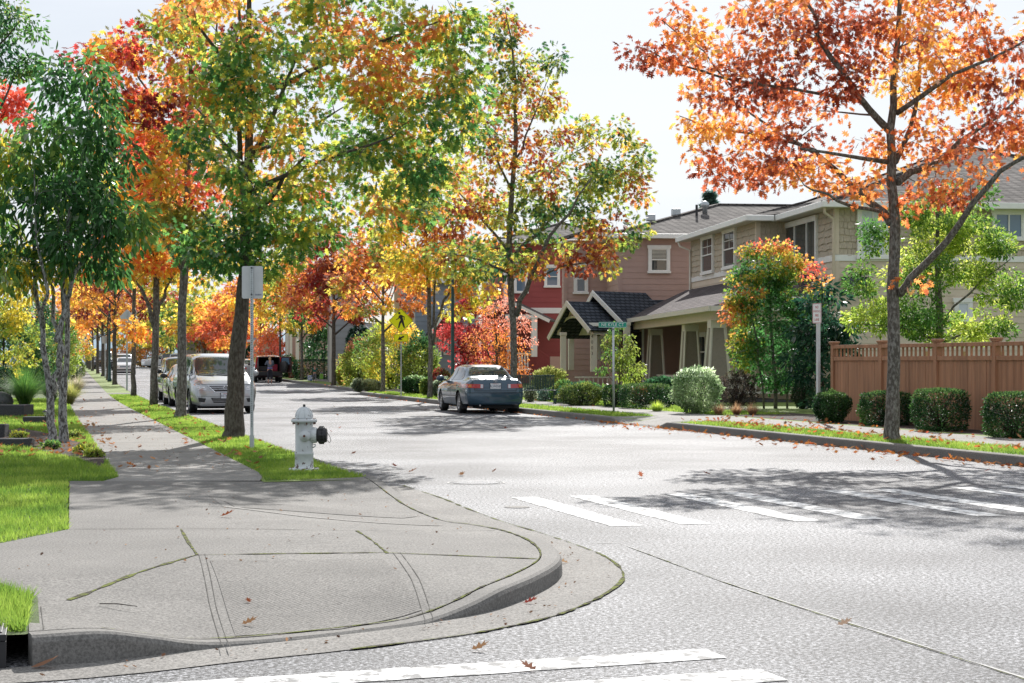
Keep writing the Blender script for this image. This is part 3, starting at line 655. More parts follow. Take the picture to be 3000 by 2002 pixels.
# fallen leaves
def litter(name, spec, pal, seed, label, size=.11):
    rg = np.random.RandomState(seed); cs = []
    for f, n in spec: cs += [tuple(f(rg)) for _ in range(n)]
    c = np.array(cs); n = len(c); d = rg.normal(size=(n, 3)); d[:, 2] = rg.rand(n) * .25; nm = rg.normal(size=(n, 3)) * .25; nm[:, 2] = 1
    o = leaf_object(name, OAK, c, d, nm, size * (.6 + .7 * rg.rand(n)), ramp(pal, rg.rand(n)) * (.6 + .7 * rg.rand(n, 1)), leafmat('leaf_litter', .3, 0.), None, -.28)
    return tag(o, label, 'fallen leaves', None, 'stuff')
def us(u0, u1, v0, v1, z, pw=1): return lambda rg: S(u0 + (u1 - u0) * rg.rand(), v0 + (v1 - v0) * rg.rand() ** pw, z)
TAN = (.30, .17, .09)
litter('fallen_leaves', [(us(13.25, 13.6, 18, 42, .012), 330), (us(12.4, 13.4, 18, 40, .012), 60), (us(13.76, 14.9, 20, 37.5, .19), 260), (us(14.9, 16.6, 20, 40, .165), 150), (us(16.5, 16.9, 22, 40, .17), 40), (us(13.3, 13.6, 42, 75, .012), 90), (us(13.8, 16.4, 44, 100, .175), 60)], [RED, ORG, BRN, TAN, ORG], 5, 'red and orange oak leaves fallen along the far kerb and strip', .105)
litter('fallen_leaves', [(us(.9, 1.25, 22, 44, .165), 60), (us(1.2, 2.5, 22, 70, .16), 34), (us(2.4, 2.75, 22, 50, .17), 50), (us(2.7, 3.6, 24, 60, .19), 80), (us(-3, .8, 30, 46, .19), 130), (lambda rg: S(-1.6 + 2.5 * rg.rand(), 25.5 + 6 * rg.rand(), .18), 170)], [TAN, BRN, ORG, TAN, (.2, .1, .07)], 6, 'dry brown oak leaves scattered on the near sidewalk and lawn', .10)
litter('fallen_leaves', [(us(4.2, 13, 19, 60, .012), 15), (us(4.0, 6.5, 20, 30, .012), 6)], [TAN, BRN, (.15, .06, .05)], 7, 'few dry leaves scattered on the road', .11)
litter('leaf_debris', [(us(13.4, 13.62, 18, 60, .006), 260), (lambda rg: Vector((*[c_ + rg.normal() * .12 for c_ in corner[rg.randint(12, 100)][:2]], .012)) + Vector((.12, -.10, 0)), 70), (lambda rg: S(1 + 1.6 * rg.rand(), 22 + 30 * rg.rand(), .157), 260), (lambda rg: (lambda x, y: Vector((x, y, zc(x, y) + .004)))(-3.3 + 3.0 * rg.rand(), 11.5 + 8 * rg.rand()), 90)], [TAN, (.12, .06, .04), (.35, .2, .1)], 8, 'small crumbled leaf bits along the gutters and joints', .028)
def one_leaf(px, py, z, label, col, s=.12, rz=0., tm=OAK):
    p = G(px, py, z); a = rz
    o = leaf_object('fallen_leaf', tm, np.array([[0, 0, .012]]), np.array([[math.cos(a), math.sin(a), .05]]), np.array([[.1, -.2, 1.]]), [s * .8], np.array([col]), leafmat('leaf_litter', .3, 0.), None, -.35)
    o.location = (p.x, p.y, zc(p.x, p.y) if z > .02 else 0.); tag(o, label, 'fallen leaf', 'fallen leaves lying on the corner')
one_leaf(704, 1820, .06, 'pale curled oak leaf lying on the textured ramp', TAN, .12, .4)
one_leaf(732, 1754, .1, 'small red leaf on the textured ramp near its middle', BRN, .07, 2.)
one_leaf(642, 1514, .15, 'brown leaf on the shaded concrete left of the corner', BRN, .17, .1)
one_leaf(1375, 1910, .0, 'pale curled leaf on the road beside the bottom crosswalk stripe', TAN, .13, .2)
one_leaf(1530, 1772, .0, 'red brown leaf in the gutter under the kerb corner', (.25, .05, .04), .12, .1)
one_leaf(1668, 1654, .0, 'tan leaf in the gutter at the outermost kerb point', (.45, .3, .18), .12, 2.9)
one_leaf(1575, 1970, .0, 'brown leaf lying on the painted stripe at the bottom', (.2, .1, .07), .12, 2.6)
one_leaf(1192, 1386, .0, 'dry brown leaf on the road right of the hydrant', (.25, .12, .07), .18, .0)
one_leaf(2450, 1838, .0, 'light tan leaf alone on the road at right', (.4, .28, .2), .12, .3)
one_leaf(90, 1962, .0, 'long dry leaf in the gutter beside the storm drain', (.3, .16, .1), .16, .1, OVAL)
mb = MB(); a, b = G(292, 1764, .13), G(402, 1772, .13)
mb.tube([(0, 0, .012), ((b - a).x * .5, (b - a).y * .5 - .01, .02), ((b - a).x, (b - a).y, .012)], [.003, .0035, .002], 5)
o = mb.build('fallen_twig', 'bark_dark', None, True); o.location = (a.x, a.y, zc(a.x, a.y)); tag(o, 'thin dark twig lying on the concrete left of the ramp', 'twig')

# storm drain set into the kerb
t_ = thing('storm_drain', 'black cast iron storm drain inlet set in the kerb', 'storm drain', (-2.47, 8.665, 0), math.atan2(.25, .97) + math.pi)
mb = MB(); mb.box(0, .95, -.62, 0, .135, .168)
for k in range(30): mb.box(.02 + k * .031, .035 + k * .031, -.60, -.06, .168, .174)
mb.build('top_plate', 'black_plastic', t_, bevel=.004)
mb = MB(); mb.box(0, .07, -.05, .012, -.02, .134); mb.box(.88, .95, -.05, .012, -.02, .134); mb.box(.071, .879, -.05, .012, .10, .134); mb.build('frame', 'black_plastic', t_)
mb = MB(); mb.box(.03, .92, -.5, -.06, -.3, .10); mb.build('pit', 'black', t_)

# retaining blocks and path light on the left
def block(px0, px1, ytop, ybot, label, dep=.4):
    p = G(px0, ybot); q = G(px1, ybot); h = (ybot - ytop) / FPX * p.y
    mb = MB(); mb.box(0, q.x - p.x, 0, dep, -.03, h); o = mb.build('edging_block', 'block_concrete', None, False, None, .015); o.location = (p.x, p.y, .145 + zroad(p.x, p.y)); tag(o, label, 'garden edging', 'concrete edging blocks in the left lawn')
mat('block_concrete', (.055, .055, .06), rough=.9, var=.4, scale=30, bump=.8, bscale=60)
block(-60, 70, 1187, 1222, 'large grey concrete edging block behind the cherry tree', .9)
block(66, 136, 1221, 1242, 'low concrete edging block beside the path light', .3)
block(-60, 13, 1243, 1282, 'upright grey block at the left edge beside the mulch', .3)
block(-60, 84, 1285, 1310, 'low grey edging block in front of the mulch bed', .35)
p = G(133, 1243); t_ = thing('path_light', 'small black path light beside the cherry trunk', 'path light', p)
mb = MB(); mb.tube([(0, 0, -.02), (0, 0, .2)], .012, 8); mb.build('stake', 'black_plastic', t_)
mb = MB(); mb.lathe([(.03, .19), (.035, .26), (.03, .265)], 12); mb.build('lens', 'clear_lens', t_)
mb = MB(); mb.lathe([(.075, .262), (.03, .295), (.005, .31)], 16); mb.build('cap', 'black_plastic', t_)
mat('field_stone', (.09, .09, .10), rough=.9, var=.4, scale=9, bump=.8, bscale=20)
p = G(8, 1190); bmm = bmesh.new(); bmesh.ops.create_icosphere(bmm, subdivisions=3, radius=.32)
for v in bmm.verts: v.co *= 1 + .25 * noise.noise(v.co * 3); v.co.z = v.co.z * .75 + .2
me = bpy.data.meshes.new('boulder'); bmm.to_mesh(me); me.materials.append(MAT['field_stone']); o = bpy.data.objects.new('boulder', me); COL.objects.link(o); o.location = p; tag(o, 'dark grey boulder at the left edge before the tall grass', 'boulder')
# ------------------------------------------------------------------ houses
mat('siding_taupe', (.62, .525, .41), rough=.75, var=.05, scale=2); mat('shingle_taupe', (.37, .31, .235), rough=.85, col2=(.54, .465, .36), scale=9, thr=(.35, .65), stretch=(6, 6, .8), detail=3)
mat('siding_brown', (.43, .29, .25), rough=.75, var=.05, scale=2); mat('siding_red', (.30, .06, .058), rough=.7, var=.06, scale=2)
mat('siding_tan', (.42, .28, .14), rough=.75, var=.05, scale=2); mat('siding_grey', (.33, .335, .34), rough=.75, var=.05, scale=2); mat('siding_blue', (.27, .31, .36), rough=.75, var=.05, scale=2); mat('siding_cream', (.52, .47, .36), rough=.75, var=.05)
mat('siding_green', (.17, .20, .16), rough=.75, var=.05)
mat('stucco_taupe', (.25, .215, .175), rough=.9, var=.1, scale=20, bump=.4); mat('cream_trim', (.62, .58, .50), rough=.55, var=.05)
mat('dark_wood', (.07, .04, .025), rough=.7, var=.2); mat('door_dark', (.03, .02, .02), rough=.4, var=.1); mat('shade', (.05, .05, .055), rough=.9, var=.1)
shinglemat('roof_grey', (.11, .10, .093), (.22, .20, .185), .36); shinglemat('roof_dark', (.05, .058, .072), (.085, .095, .115), .7); shinglemat('roof_mauve', (.09, .075, .075), (.16, .135, .135), .36)
HT = math.radians(7); HC, HS = math.cos(HT), math.sin(HT); HO = (8.88, 48.5)
class House:
    def __init__(s, label, a0, b0, z0=.15, name='house', group=None, K=1.2):
        s.a0, s.b0, s.z0 = a0, b0, z0
        X, Y = HO[0] + a0 * HC - b0 * HS, HO[1] + a0 * HS + b0 * HC
        s.X, s.Y = X, Y
        s.root = thing(name, label, 'house', (X * K, Y * K, CAMH + (z0 - CAMH) * K), HT, group); s.root.scale = (K, K, K)
    def l(s, a, b, z): return Vector((a - s.a0, b - s.b0, z - s.z0))
    def av(s, b, px):      # a on the plane b=const seen at px
        k = (px - CX) / FPX
        # X=HO0+a HC-b HS ; Y=HO1+a HS+b HC ; X=kY
        return (k * (HO[1] + b * HC) - HO[0] + b * HS) / (HC - k * HS)
    def bv(s, a, px):
        k = (px - CX) / FPX
        return (HO[0] + a * HC - k * (HO[1] + a * HS)) / (HS + k * HC)
    def zz(s, a, b, py): return CAMH + (HY - py) / FPX * (HO[1] + a * HS + b * HC)
    def build(s, mb, name, m, parent=None, smooth=False, bevel=0): return mb.build(name, m, parent or s.root, smooth, None, bevel)
    def lap(s, mb, ax, c, p0, p1, z0, z1, ex=.17, dep=.016, sg=-1):
        """lap siding on plane ax ('a' or 'b') = c from p0 to p1; sg: outward direction"""
        n = max(1, int(round((z1 - z0) / ex))); h = (z1 - z0) / n
        def q(p, o, z): return s.l(c + o * sg, p, z) if ax == 'a' else s.l(p, c + o * sg, z)
        for k in range(n):
            za, zb = z0 + k * h, z0 + (k + 1) * h
            mb.add([q(p0, dep, za), q(p1, dep, za), q(p1, .002, zb), q(p0, .002, zb)], [(0, 1, 2, 3)])
            mb.add([q(p0, dep, za), q(p1, dep, za), q(p1, .002, za), q(p0, .002, za)], [(0, 1, 2, 3)])
    def shingles(s, mb, ax, c, p0, p1, z0, z1, sg=-1, seed=1, ex=.19):
        rnd = random.Random(seed); n = int(round((z1 - z0) / ex)); h = (z1 - z0) / n
        def q(p, o, z): return s.l(c + o * sg, p, z) if ax == 'a' else s.l(p, c + o * sg, z)
        for k in range(n):
            p = p0
            while p < p1:
                w_ = rnd.uniform(.11, .24); e = min(p + w_, p1); za = z0 + k * h - rnd.uniform(0, .035); o = .03 + rnd.uniform(0, .010)
                mb.add([q(p, o, za), q(e - .009, o, za), q(e - .009, .004, z0 + (k + 1) * h), q(p, .004, z0 + (k + 1) * h)], [(0, 1, 2, 3)])
                mb.add([q(p, o, za), q(e - .009, o, za), q(e - .009, .001, za), q(p, .001, za)], [(0, 1, 2, 3)])
                mb.add([q(p, o, za), q(p, .004, z0 + (k + 1) * h), q(p, .001, za)], [(0, 1, 2)]); mb.add([q(e - .009, o, za), q(e - .009, .004, z0 + (k + 1) * h), q(e - .009, .001, za)], [(0, 1, 2)])
                p = e
    def abox(s, mb, a0, a1, b0, b1, z0, z1):
        p, q = s.l(a0, b0, z0), s.l(a1, b1, z1); mb.box(min(p.x, q.x), max(p.x, q.x), min(p.y, q.y), max(p.y, q.y), min(p.z, q.z), max(p.z, q.z)); return mb
    def window(s, ax, c, p0, p1, z0, z1, sg=-1, kind='hung', trim=.10, glass='glass', back=None, tm='white_trim', label=None):
        def bx(mb, o0, o1, q0, q1, za, zb):
            o0 += .045 if o0 > 0 else 0; o1 += .045
            if ax == 'a': s.abox(mb, c + o0 * sg, c + o1 * sg, q0, q1, za, zb)
            else: s.abox(mb, q0, q1, c + o0 * sg, c + o1 * sg, za, zb)
        t = trim; mb = MB()
        bx(mb, 0, .055, p0, p0 + t, z0 + t * .8, z1 - t * 1.2); bx(mb, 0, .055, p1 - t, p1, z0 + t * .8, z1 - t * 1.2)
        bx(mb, 0, .065, p0 - .03, p1 + .03, z1 - t * 1.2, z1); bx(mb, 0, .08, p0 - .03, p1 + .03, z0, z0 + t * .8)
        w_ = s.build(mb, 'window', tm)
        if label: w_['label'] = label
        i0, i1, j0, j1 = p0 + t, p1 - t, z0 + t * .8, z1 - t * 1.2; f = .035
        mb = MB()
        bx(mb, .004, .045, i0, i0 + f, j0, j1); bx(mb, .004, .045, i1 - f, i1, j0, j1); bx(mb, .004, .045, i0 + f, i1 - f, j0, j0 + f); bx(mb, .004, .045, i0 + f, i1 - f, j1 - f, j1)
        if kind == 'hung': bx(mb, .004, .05, i0 + f, i1 - f, (j0 + j1) / 2 - .02, (j0 + j1) / 2 + .02)
        elif kind == 'slide': bx(mb, .004, .05, (i0 + i1) / 2 - .02, (i0 + i1) / 2 + .02, j0 + f, j1 - f)
        elif kind == 'three':
            for q in (.27, .66): bx(mb, .004, .05, i0 + (i1 - i0) * q - .02, i0 + (i1 - i0) * q + .02, j0 + f, j1 - f)
        s.build(mb, 'sash', 'white_trim', w_)
        mb = MB(); bx(mb, .006, .014, i0 + .01, i1 - .01, j0 + .01, j1 - .01); s.build(mb, 'pane', glass, w_)
        if back == 'blind':
            mb = MB(); k = j1 - f
            while k > (j0 + j1) / 2 + .03: bx(mb, .016, .022, i0 + f + .01, i1 - f - .01, k - .028, k); k -= .05
            s.build(mb, 'blind', 'cream_trim', w_)
        if back == 'curtain':
            mb = MB(); bx(mb, .016, .022, i0 + f, i1 - f, j0 + f, j1 - f); s.build(mb, 'curtain', 'curtain', w_)
        if back == 'muntin':
            mb = MB(); bx(mb, .016, .024, (i0 + i1) / 2 - .01, (i0 + i1) / 2 + .01, (j0 + j1) / 2 + .03, j1 - f); bx(mb, .016, .023, i0 + f, i1 - f, j0 + (j1 - j0) * .74, j0 + (j1 - j0) * .74 + .02); s.build(mb, 'muntin', 'white_trim', w_)
        return w_
    def slab(s, pts, name, m, th=.10, parent=None):      # flat roof plane given by (a,b,z) corners, thickness below
        p = [s.l(*q) for q in pts]; n = (p[1] - p[0]).cross(p[2] - p[0]).normalized()
        if n.z < 0: n = -n
        mb = MB(); k = len(p); mb.add(p + [q - n * th for q in p], [tuple(range(k)), tuple(range(2 * k - 1, k - 1, -1))] + [(i, (i + 1) % k, k + (i + 1) % k, k + i) for i in range(k)])
        return s.build(mb, name, m, parent)
    def hip(s, a0, a1, b0, b1, ze, pitch, m='roof_grey', gut=True, gm='white_trim'):
        wa, wb = (a1 - a0), (b1 - b0)
        if wa <= wb: h = wa / 2 * pitch; r0, r1 = ((a0 + a1) / 2, b0 + wa / 2), ((a0 + a1) / 2, b1 - wa / 2)
        else: h = wb / 2 * pitch; r0, r1 = (a0 + wb / 2, (b0 + b1) / 2), (a1 - wb / 2, (b0 + b1) / 2)
        zt = ze + h; mb = MB()
        c = [s.l(a0, b0, ze), s.l(a1, b0, ze), s.l(a1, b1, ze), s.l(a0, b1, ze)]; t0 = s.l(*r0, zt); t1 = s.l(*r1, zt)
        if wa <= wb: fs = [(0, 1, 4), (1, 2, 5, 4), (2, 3, 5), (3, 0, 4, 5)]
        else: fs = [(0, 1, 5, 4), (1, 2, 5), (2, 3, 4, 5), (3, 0, 4)]
        mb.add(c + [t0, t1], fs); mb.add([q - Vector((0, 0, .03)) for q in c], [(3, 2, 1, 0)])
        o = s.build(mb, 'roof', m)
        mb = MB(); hips = [(c[0], t0), (c[3], t0 if wa > wb else t1), (c[1], t1 if wa > wb else t0), (c[2], t1), (t0, t1)]
        for x, y in hips: mb.bar(x + Vector((0, 0, .02)), y + Vector((0, 0, .02)), .22, .05)
        s.build(mb, 'ridge_cap', m, o)
        if gut:
            mb = MB(); g_ = .07
            s.abox(mb, a0 - g_, a1 + g_, b0 - g_, b0 + .05, ze - .14, ze + .03); s.abox(mb, a0 - g_, a0 + .05, b0 + .051, b1 + g_, ze - .14, ze + .03)
            s.build(mb, 'gutter', gm, None, False, .015)
            mb = MB(); s.abox(mb, a0 + .052, a1 - .05, b0 + .052, b1 - .05, ze - .13, ze - .10); s.build(mb, 'soffit', 'cream_trim')
        return o
def down(h, pts, m='cream_trim', r=.04):
    mb = MB(); mb.tube([h.l(*p) for p in pts], r, 6); return h.build(mb, 'downspout', m, None, True)

# the taupe corner house
h = House('two storey taupe shingled corner house behind the brown fence', .1, .45)
A1, A2, B1, B2, BE = .1, -.85, .45, 5.2, 14.2; ZE = 5.86; ZB = 4.28
mb = MB(); h.abox(mb, A1, 13, B1, BE, .1, 5.9); h.abox(mb, A2, A1 + .5, B2, BE - .02, .1, 5.88); h.build(mb, 'wall', 'siding_taupe')
mb = MB(); h.shingles(mb, 'a', A1, B1 + .12, B2, ZB + .17, ZE - .1, -1, 1); h.shingles(mb, 'b', B1, A1 + .1, 8.2, ZB + .17, ZE - .1, -1, 2); h.shingles(mb, 'a', A2, B2 + .1, BE, ZB + .17, ZE - .1, -1, 3); h.shingles(mb, 'b', B2, A2 + .1, A1, ZB + .17, ZE - .1, -1, 4)
h.build(mb, 'shingle_siding', 'shingle_taupe')
mb = MB(); h.lap(mb, 'a', A1, B1 + .1, B2, .1, ZB, .19); h.lap(mb, 'b', B1, A1 + .1, 12, .1, ZB, .19); h.lap(mb, 'a', A2, B2, BE, .1, ZB, .19); h.lap(mb, 'b', B2, A2, A1, .1, ZB, .19)
h.build(mb, 'lap_siding', 'siding_taupe')
mb = MB(); h.abox(mb, A1 - .035, 13, B1 - .035, B1, ZB, ZB + .17); h.abox(mb, A1 - .035, A1, B1, B2 - .036, ZB, ZB + .17); h.abox(mb, A2 - .035, A1, B2 - .035, B2, ZB + .002, ZB + .172); h.abox(mb, A2 - .035, A2, B2, BE, ZB + .002, ZB + .172)
h.build(mb, 'trim_band', 'white_trim')
mb = MB(); h.abox(mb, A1 - .03, A1 + .1, B1 - .03, B1 + .1, .1, ZB - .002); h.build(mb, 'corner_board', 'siding_taupe'); mb = MB(); h.abox(mb, A1 - .045, A1 + .09, B1 - .045, B1 + .09, ZB + .175, ZE - .12); h.build(mb, 'corner_board', 'siding_taupe'); mb = MB(); h.abox(mb, A2 - .045, A2 + .09, B2 - .045, B2 + .09, ZB + .175, ZE - .12); h.build(mb, 'corner_board', 'siding_taupe')
h.hip(A1 - .45, 13, B1 - .45, BE + .4, ZE, .36)
h.slab([(A2 - .4, B2 - .4, ZE + .002), (A2 - .4, BE + .4, ZE + .002), (A1 + .9, BE - .2, ZE + .62), (A1 + .9, B2 + .6, ZE + .62)], 'roof', 'roof_grey', .04)
h.slab([(A2 - .4, B2 - .4, ZE + .001), (A1 + 1.0, B2 + .6, ZE + .55), (A1 + .6, B2 - .4, ZE + .16), (A1 - .4, B2 - .4, ZE + .003)], 'roof', 'roof_grey', .04)
mb = MB(); h.abox(mb, A2 - .47, A1 - .55, B2 - .47, B2 - .36, ZE - .142, ZE + .028); h.abox(mb, A2 - .47, A2 - .36, B2 - .359, BE + .45, ZE - .142, ZE + .028); h.build(mb, 'gutter', 'white_trim', None, False, .015)
mb = MB(); h.abox(mb, A2 - .359, A1 - .45, B2 - .359, BE + .39, ZE - .13, ZE - .10); h.build(mb, 'soffit', 'cream_trim')
w1 = [h.bv(A1, x) for x in (2399, 2302)]; h.window('a', A1, w1[0], w1[1], 4.22, 5.68, kind='three', label='wide three pane window of the upper floor')
for x0, x1, y0, y1, bk_ in ((2061, 2095, 688, 804, 'muntin'), (2124, 2160, 668, 789, 'muntin')):
    b0_, b1_ = h.bv(A2, x1), h.bv(A2, x0); zt = h.zz(A2, (b0_ + b1_) / 2, y0); zb = h.zz(A2, (b0_ + b1_) / 2, y1); h.window('a', A2, b0_, b1_, zb, zt, back=bk_)
def bw(x0, x1, y0, y1, c=B1, **k):
    a0_, a1_ = h.av(c, x0), h.av(c, x1); h.window('b', c, a0_, a1_, h.zz((a0_ + a1_) / 2, c, y1), h.zz((a0_ + a1_) / 2, c, y0), **k)
bw(2509, 2600, 603, 760, kind='slide', back='curtain'); bw(2903, 3002, 614, 706, kind='slide', glass='glass_blue'); bw(2793, 2846, 874, 943, kind='fixed', back='curtain')
down(h, [(A1 - .42, B1 - .36, ZE - .1), (A1 - .40, B1 - .30, ZE - .28), (A1 - .1, B1 - .08, ZE - .42), (A1 - .08, B1 - .07, ZE - .6), (A1 - .08, B1 - .07, .3)], 'siding_taupe')
down(h, [(A2 - .42, BE + .2, ZE - .1), (A2 - .38, BE + .1, ZE - .3), (A2 - .07, BE - .15, ZE - .45), (A2 - .07, BE - .15, 3.9), (A2 - .3, BE - .15, 3.7)])
mb = MB(); q = h.av(B1, 2900); h.abox(mb, q - .08, q + .08, B1 - .09, B1, 3.5, 3.78); h.build(mb, 'meter_box', 'white_trim', None, False, .01)
# side lean-to roof edge
h.slab([(A1 + .15, B1 + .0, 3.85), (A1 + .15, B1 - .5, 3.62), (A1 + .9, B1 - .5, 3.62), (A1 + .9, B1, 3.85)], 'porch_roof', 'roof_dark', .05)
# front porch along the street side
PA, PZ = -3.35, 3.02
h.slab([(PA - .02, .6, PZ), (PA + .55, 17.2, PZ), (A2, 15.0, 4.05), (A2, 3.6, 4.05)], 'porch_roof', 'roof_mauve', .08)
h.slab([(PA - .02, .6, PZ), (A2, 3.6, 4.05), (A1, 2.4, 4.05), (A1, .6, PZ)], 'porch_roof', 'roof_mauve', .08)
mb = MB(); mb.bar(h.l(PA - .06, .5, PZ - .06), h.l(PA + .5, 17.2, PZ - .06), .1, .14); mb.bar(h.l(PA - .06, .53, PZ - .062), h.l(A1, .53, PZ - .062), .1, .14); h.build(mb, 'gutter', 'cream_trim')
mb = MB(); mb.bar(h.l(PA + .35, 1.0, PZ - .24), h.l(PA + .85, 16.8, PZ - .24), .25, .26); mb.bar(h.l(PA + .45, 1.0, PZ - .241), h.l(A1, 1.0, PZ - .241), .25, .26); h.build(mb, 'porch_beam', 'siding_taupe')
mb = MB(); p4 = [h.l(PA + .1, .9, PZ - .11), h.l(PA + .6, 16.8, PZ - .11), h.l(A2 - .05, 16.8, PZ - .11), h.l(A2 - .05, .9, PZ - .11)]; mb.add(p4, [(0, 1, 2, 3)]); h.build(mb, 'porch_ceiling', 'cream_trim')
def pier(h, a, b, z0, z1, w0, w1, ped=0.):
    mb = MB(); r = []
    for z, w_ in ((z0 + ped, w0), (z1 - .22, w1)):
        r += [h.l(a + sx * w_ / 2, b + sy * w_ / 2, z) for sx, sy in ((-1, -1), (1, -1), (1, 1), (-1, 1))]
    mb.add(r, [(3, 2, 1, 0), (4, 5, 6, 7), (0, 1, 5, 4), (1, 2, 6, 5), (2, 3, 7, 6), (3, 0, 4, 7)])
    if ped: h.abox(mb, a - w0 * .62, a + w0 * .62, b - w0 * .62, b + w0 * .62, z0, z0 + ped - .08)
    o = h.build(mb, 'porch_column', 'stucco_taupe')
    mb = MB()
    for sx, sy in ((-1, -1), (1, -1), (1, 1), (-1, 1)): mb.bar(r[0].lerp(r[0], 0) * 0 + h.l(a + sx * (w0 / 2), b + sy * (w0 / 2), z0 + ped), h.l(a + sx * (w1 / 2), b + sy * (w1 / 2), z1 - .22), .06)
    h.abox(mb, a - w1 * .58, a + w1 * .58, b - w1 * .58, b + w1 * .58, z1 - .22, z1 + .0)
    if ped: h.abox(mb, a - w0 * .66, a + w0 * .66, b - w0 * .66, b + w0 * .66, z0 + ped - .08, z0 + ped + .05)
    h.build(mb, 'column_trim', 'cream_trim', o)
def rail(h, p, q, z0, z1, m='cream_trim'):
    mb = MB(); P0, P1 = h.l(*p, z0), h.l(*q, z0); L = (P1 - P0).length; n = max(2, int(L / .16))
    up = Vector((0, 0, z1 - z0)); mb.bar(P0 + up, P1 + up, .08, .06); mb.bar(P0 + Vector((0, 0, .08)), P1 + Vector((0, 0, .08)), .06, .06)
    for k in range(1, n): c_ = P0.lerp(P1, k / n); mb.bar(c_ + Vector((0, 0, .1)), c_ + up * .97, .035, .035, (0, 1, 0))
    return h.build(mb, 'porch_rail', m)
cols = []
for px, D_ in ((1920, 63.2), (2022, 55.2), (2100, 49.6)):
    X = (px - CX) / FPX * D_ - HO[0]; Y = D_ - HO[1]; a_, b_ = X * HC + Y * HS, -X * HS + Y * HC; cols.append((a_, b_))
    pier(h, a_, b_, .2, PZ - .36, .62, .38, .0 if px < 2090 else .62)
rail(h, (cols[2][0] + .3, cols[2][1] + .05), (A1 + .2, cols[2][1] + .1), .55, 1.05); rail(h, (cols[1][0] - .1, cols[1][1] + .4), (cols[0][0], cols[0][1] - .4), .5, 1.02); rail(h, (cols[0][0] + .4, cols[0][1] + 1.2), (A2, cols[0][1] + 1.2), .5, 1.02)
mb = MB(); h.abox(mb, PA + .3, A2, 1.0, 16.6, .1, .42); h.build(mb, 'porch_floor', 'block_concrete')
mb = MB(); h.abox(mb, A2 - .06, A2, 9.2, 10.2, .45, 2.5); h.build(mb, 'front_door', 'door_dark')
h.window('a', A2, 6.4, 7.6, 1.2, 2.5, kind='hung'); h.window('a', A2, 11.6, 12.8, 1.2, 2.5, kind='hung')

# brown house
h = House('two storey brown lap sided house with dark porch gables', -2.87, 17.2)
Bb, Ba = 17.2, -2.87; Z1 = 6.15
mb = MB(); h.abox(mb, Ba, 11, Bb, 27, .1, Z1); h.abox(mb, -4.5, Ba + .5, 19.8, 20.4, .1, Z1 - .02); h.build(mb, 'wall', 'siding_brown')
mb = MB(); h.lap(mb, 'b', Bb, Ba, 8, .1, Z1 - .1, .21); h.lap(mb, 'a', Ba, Bb, 19.8, .1, Z1 - .1, .21); h.lap(mb, 'b', 19.8, -4.5, Ba, .1, Z1 - .12, .21); h.lap(mb, 'a', -4.5, 19.8, 20.4, .1, Z1 - .12, .21); h.build(mb, 'lap_siding', 'siding_brown')
mb = MB(); h.abox(mb, Ba - .04, Ba + .09, Bb - .04, Bb + .09, .1, Z1 - .15); h.build(mb, 'corner_board', 'siding_brown'); mb = MB(); h.abox(mb, -4.54, -4.4, 19.76, 19.9, .1, Z1 - .15); h.build(mb, 'corner_board', 'siding_brown')
h.hip(-3.3, 11.4, Bb - .45, 27.4, Z1, .30, 'roof_grey')
h.slab([(-4.9, 19.35, Z1), (-4.9, 20.8, Z1), (-2.9, 20.8, Z1 + .6), (-2.9, 19.35, Z1 + .6)], 'roof', 'roof_grey', .12)
a0_, a1_ = h.av(Bb, 1898), h.av(Bb, 1962); h.window('b', Bb, a0_, a1_, h.zz(a0_, Bb, 801), h.zz(a0_, Bb, 719), back='blind', label='upper window with half drawn blind')
a0_, a1_ = h.av(19.8, 1680), h.av(19.8, 1722); h.window('b', 19.8, a0_, a1_, h.zz(a0_, 19.8, 862), h.zz(a0_, 19.8, 770), kind='hung')
def on_roof(px, py, b):        # point on the near slope of the brown roof
    a_ = h.av(b, px); return a_
for px, b_ in ((1906, 19.2), (1980, 20.2)):
    a_ = h.av(b_, px); z_ = Z1 + (b_ - (Bb - .45)) * .30; mb = MB(); h.abox(mb, a_ - .16, a_ + .16, b_ - .16, b_ + .16, z_ - .05, z_ + .22); h.build(mb, 'roof_vent', 'galv', None, False, .03)
a_ = h.av(20, 2041); mb = MB(); mb.tube([h.l(a_, 20, 6.8), h.l(a_, 20, 7.55)], .05, 8); h.build(mb, 'vent_pipe', 'black_plastic')
a_ = h.av(20.6, 2065); mb = MB(); mb.lathe([(.10, 0), (.10, .55), (.17, .58), (.17, .72), (.06, .80)], 12, Matrix.Translation(h.l(a_, 20.6, 6.95))); h.build(mb, 'flue_pipe', 'galv', None, True)
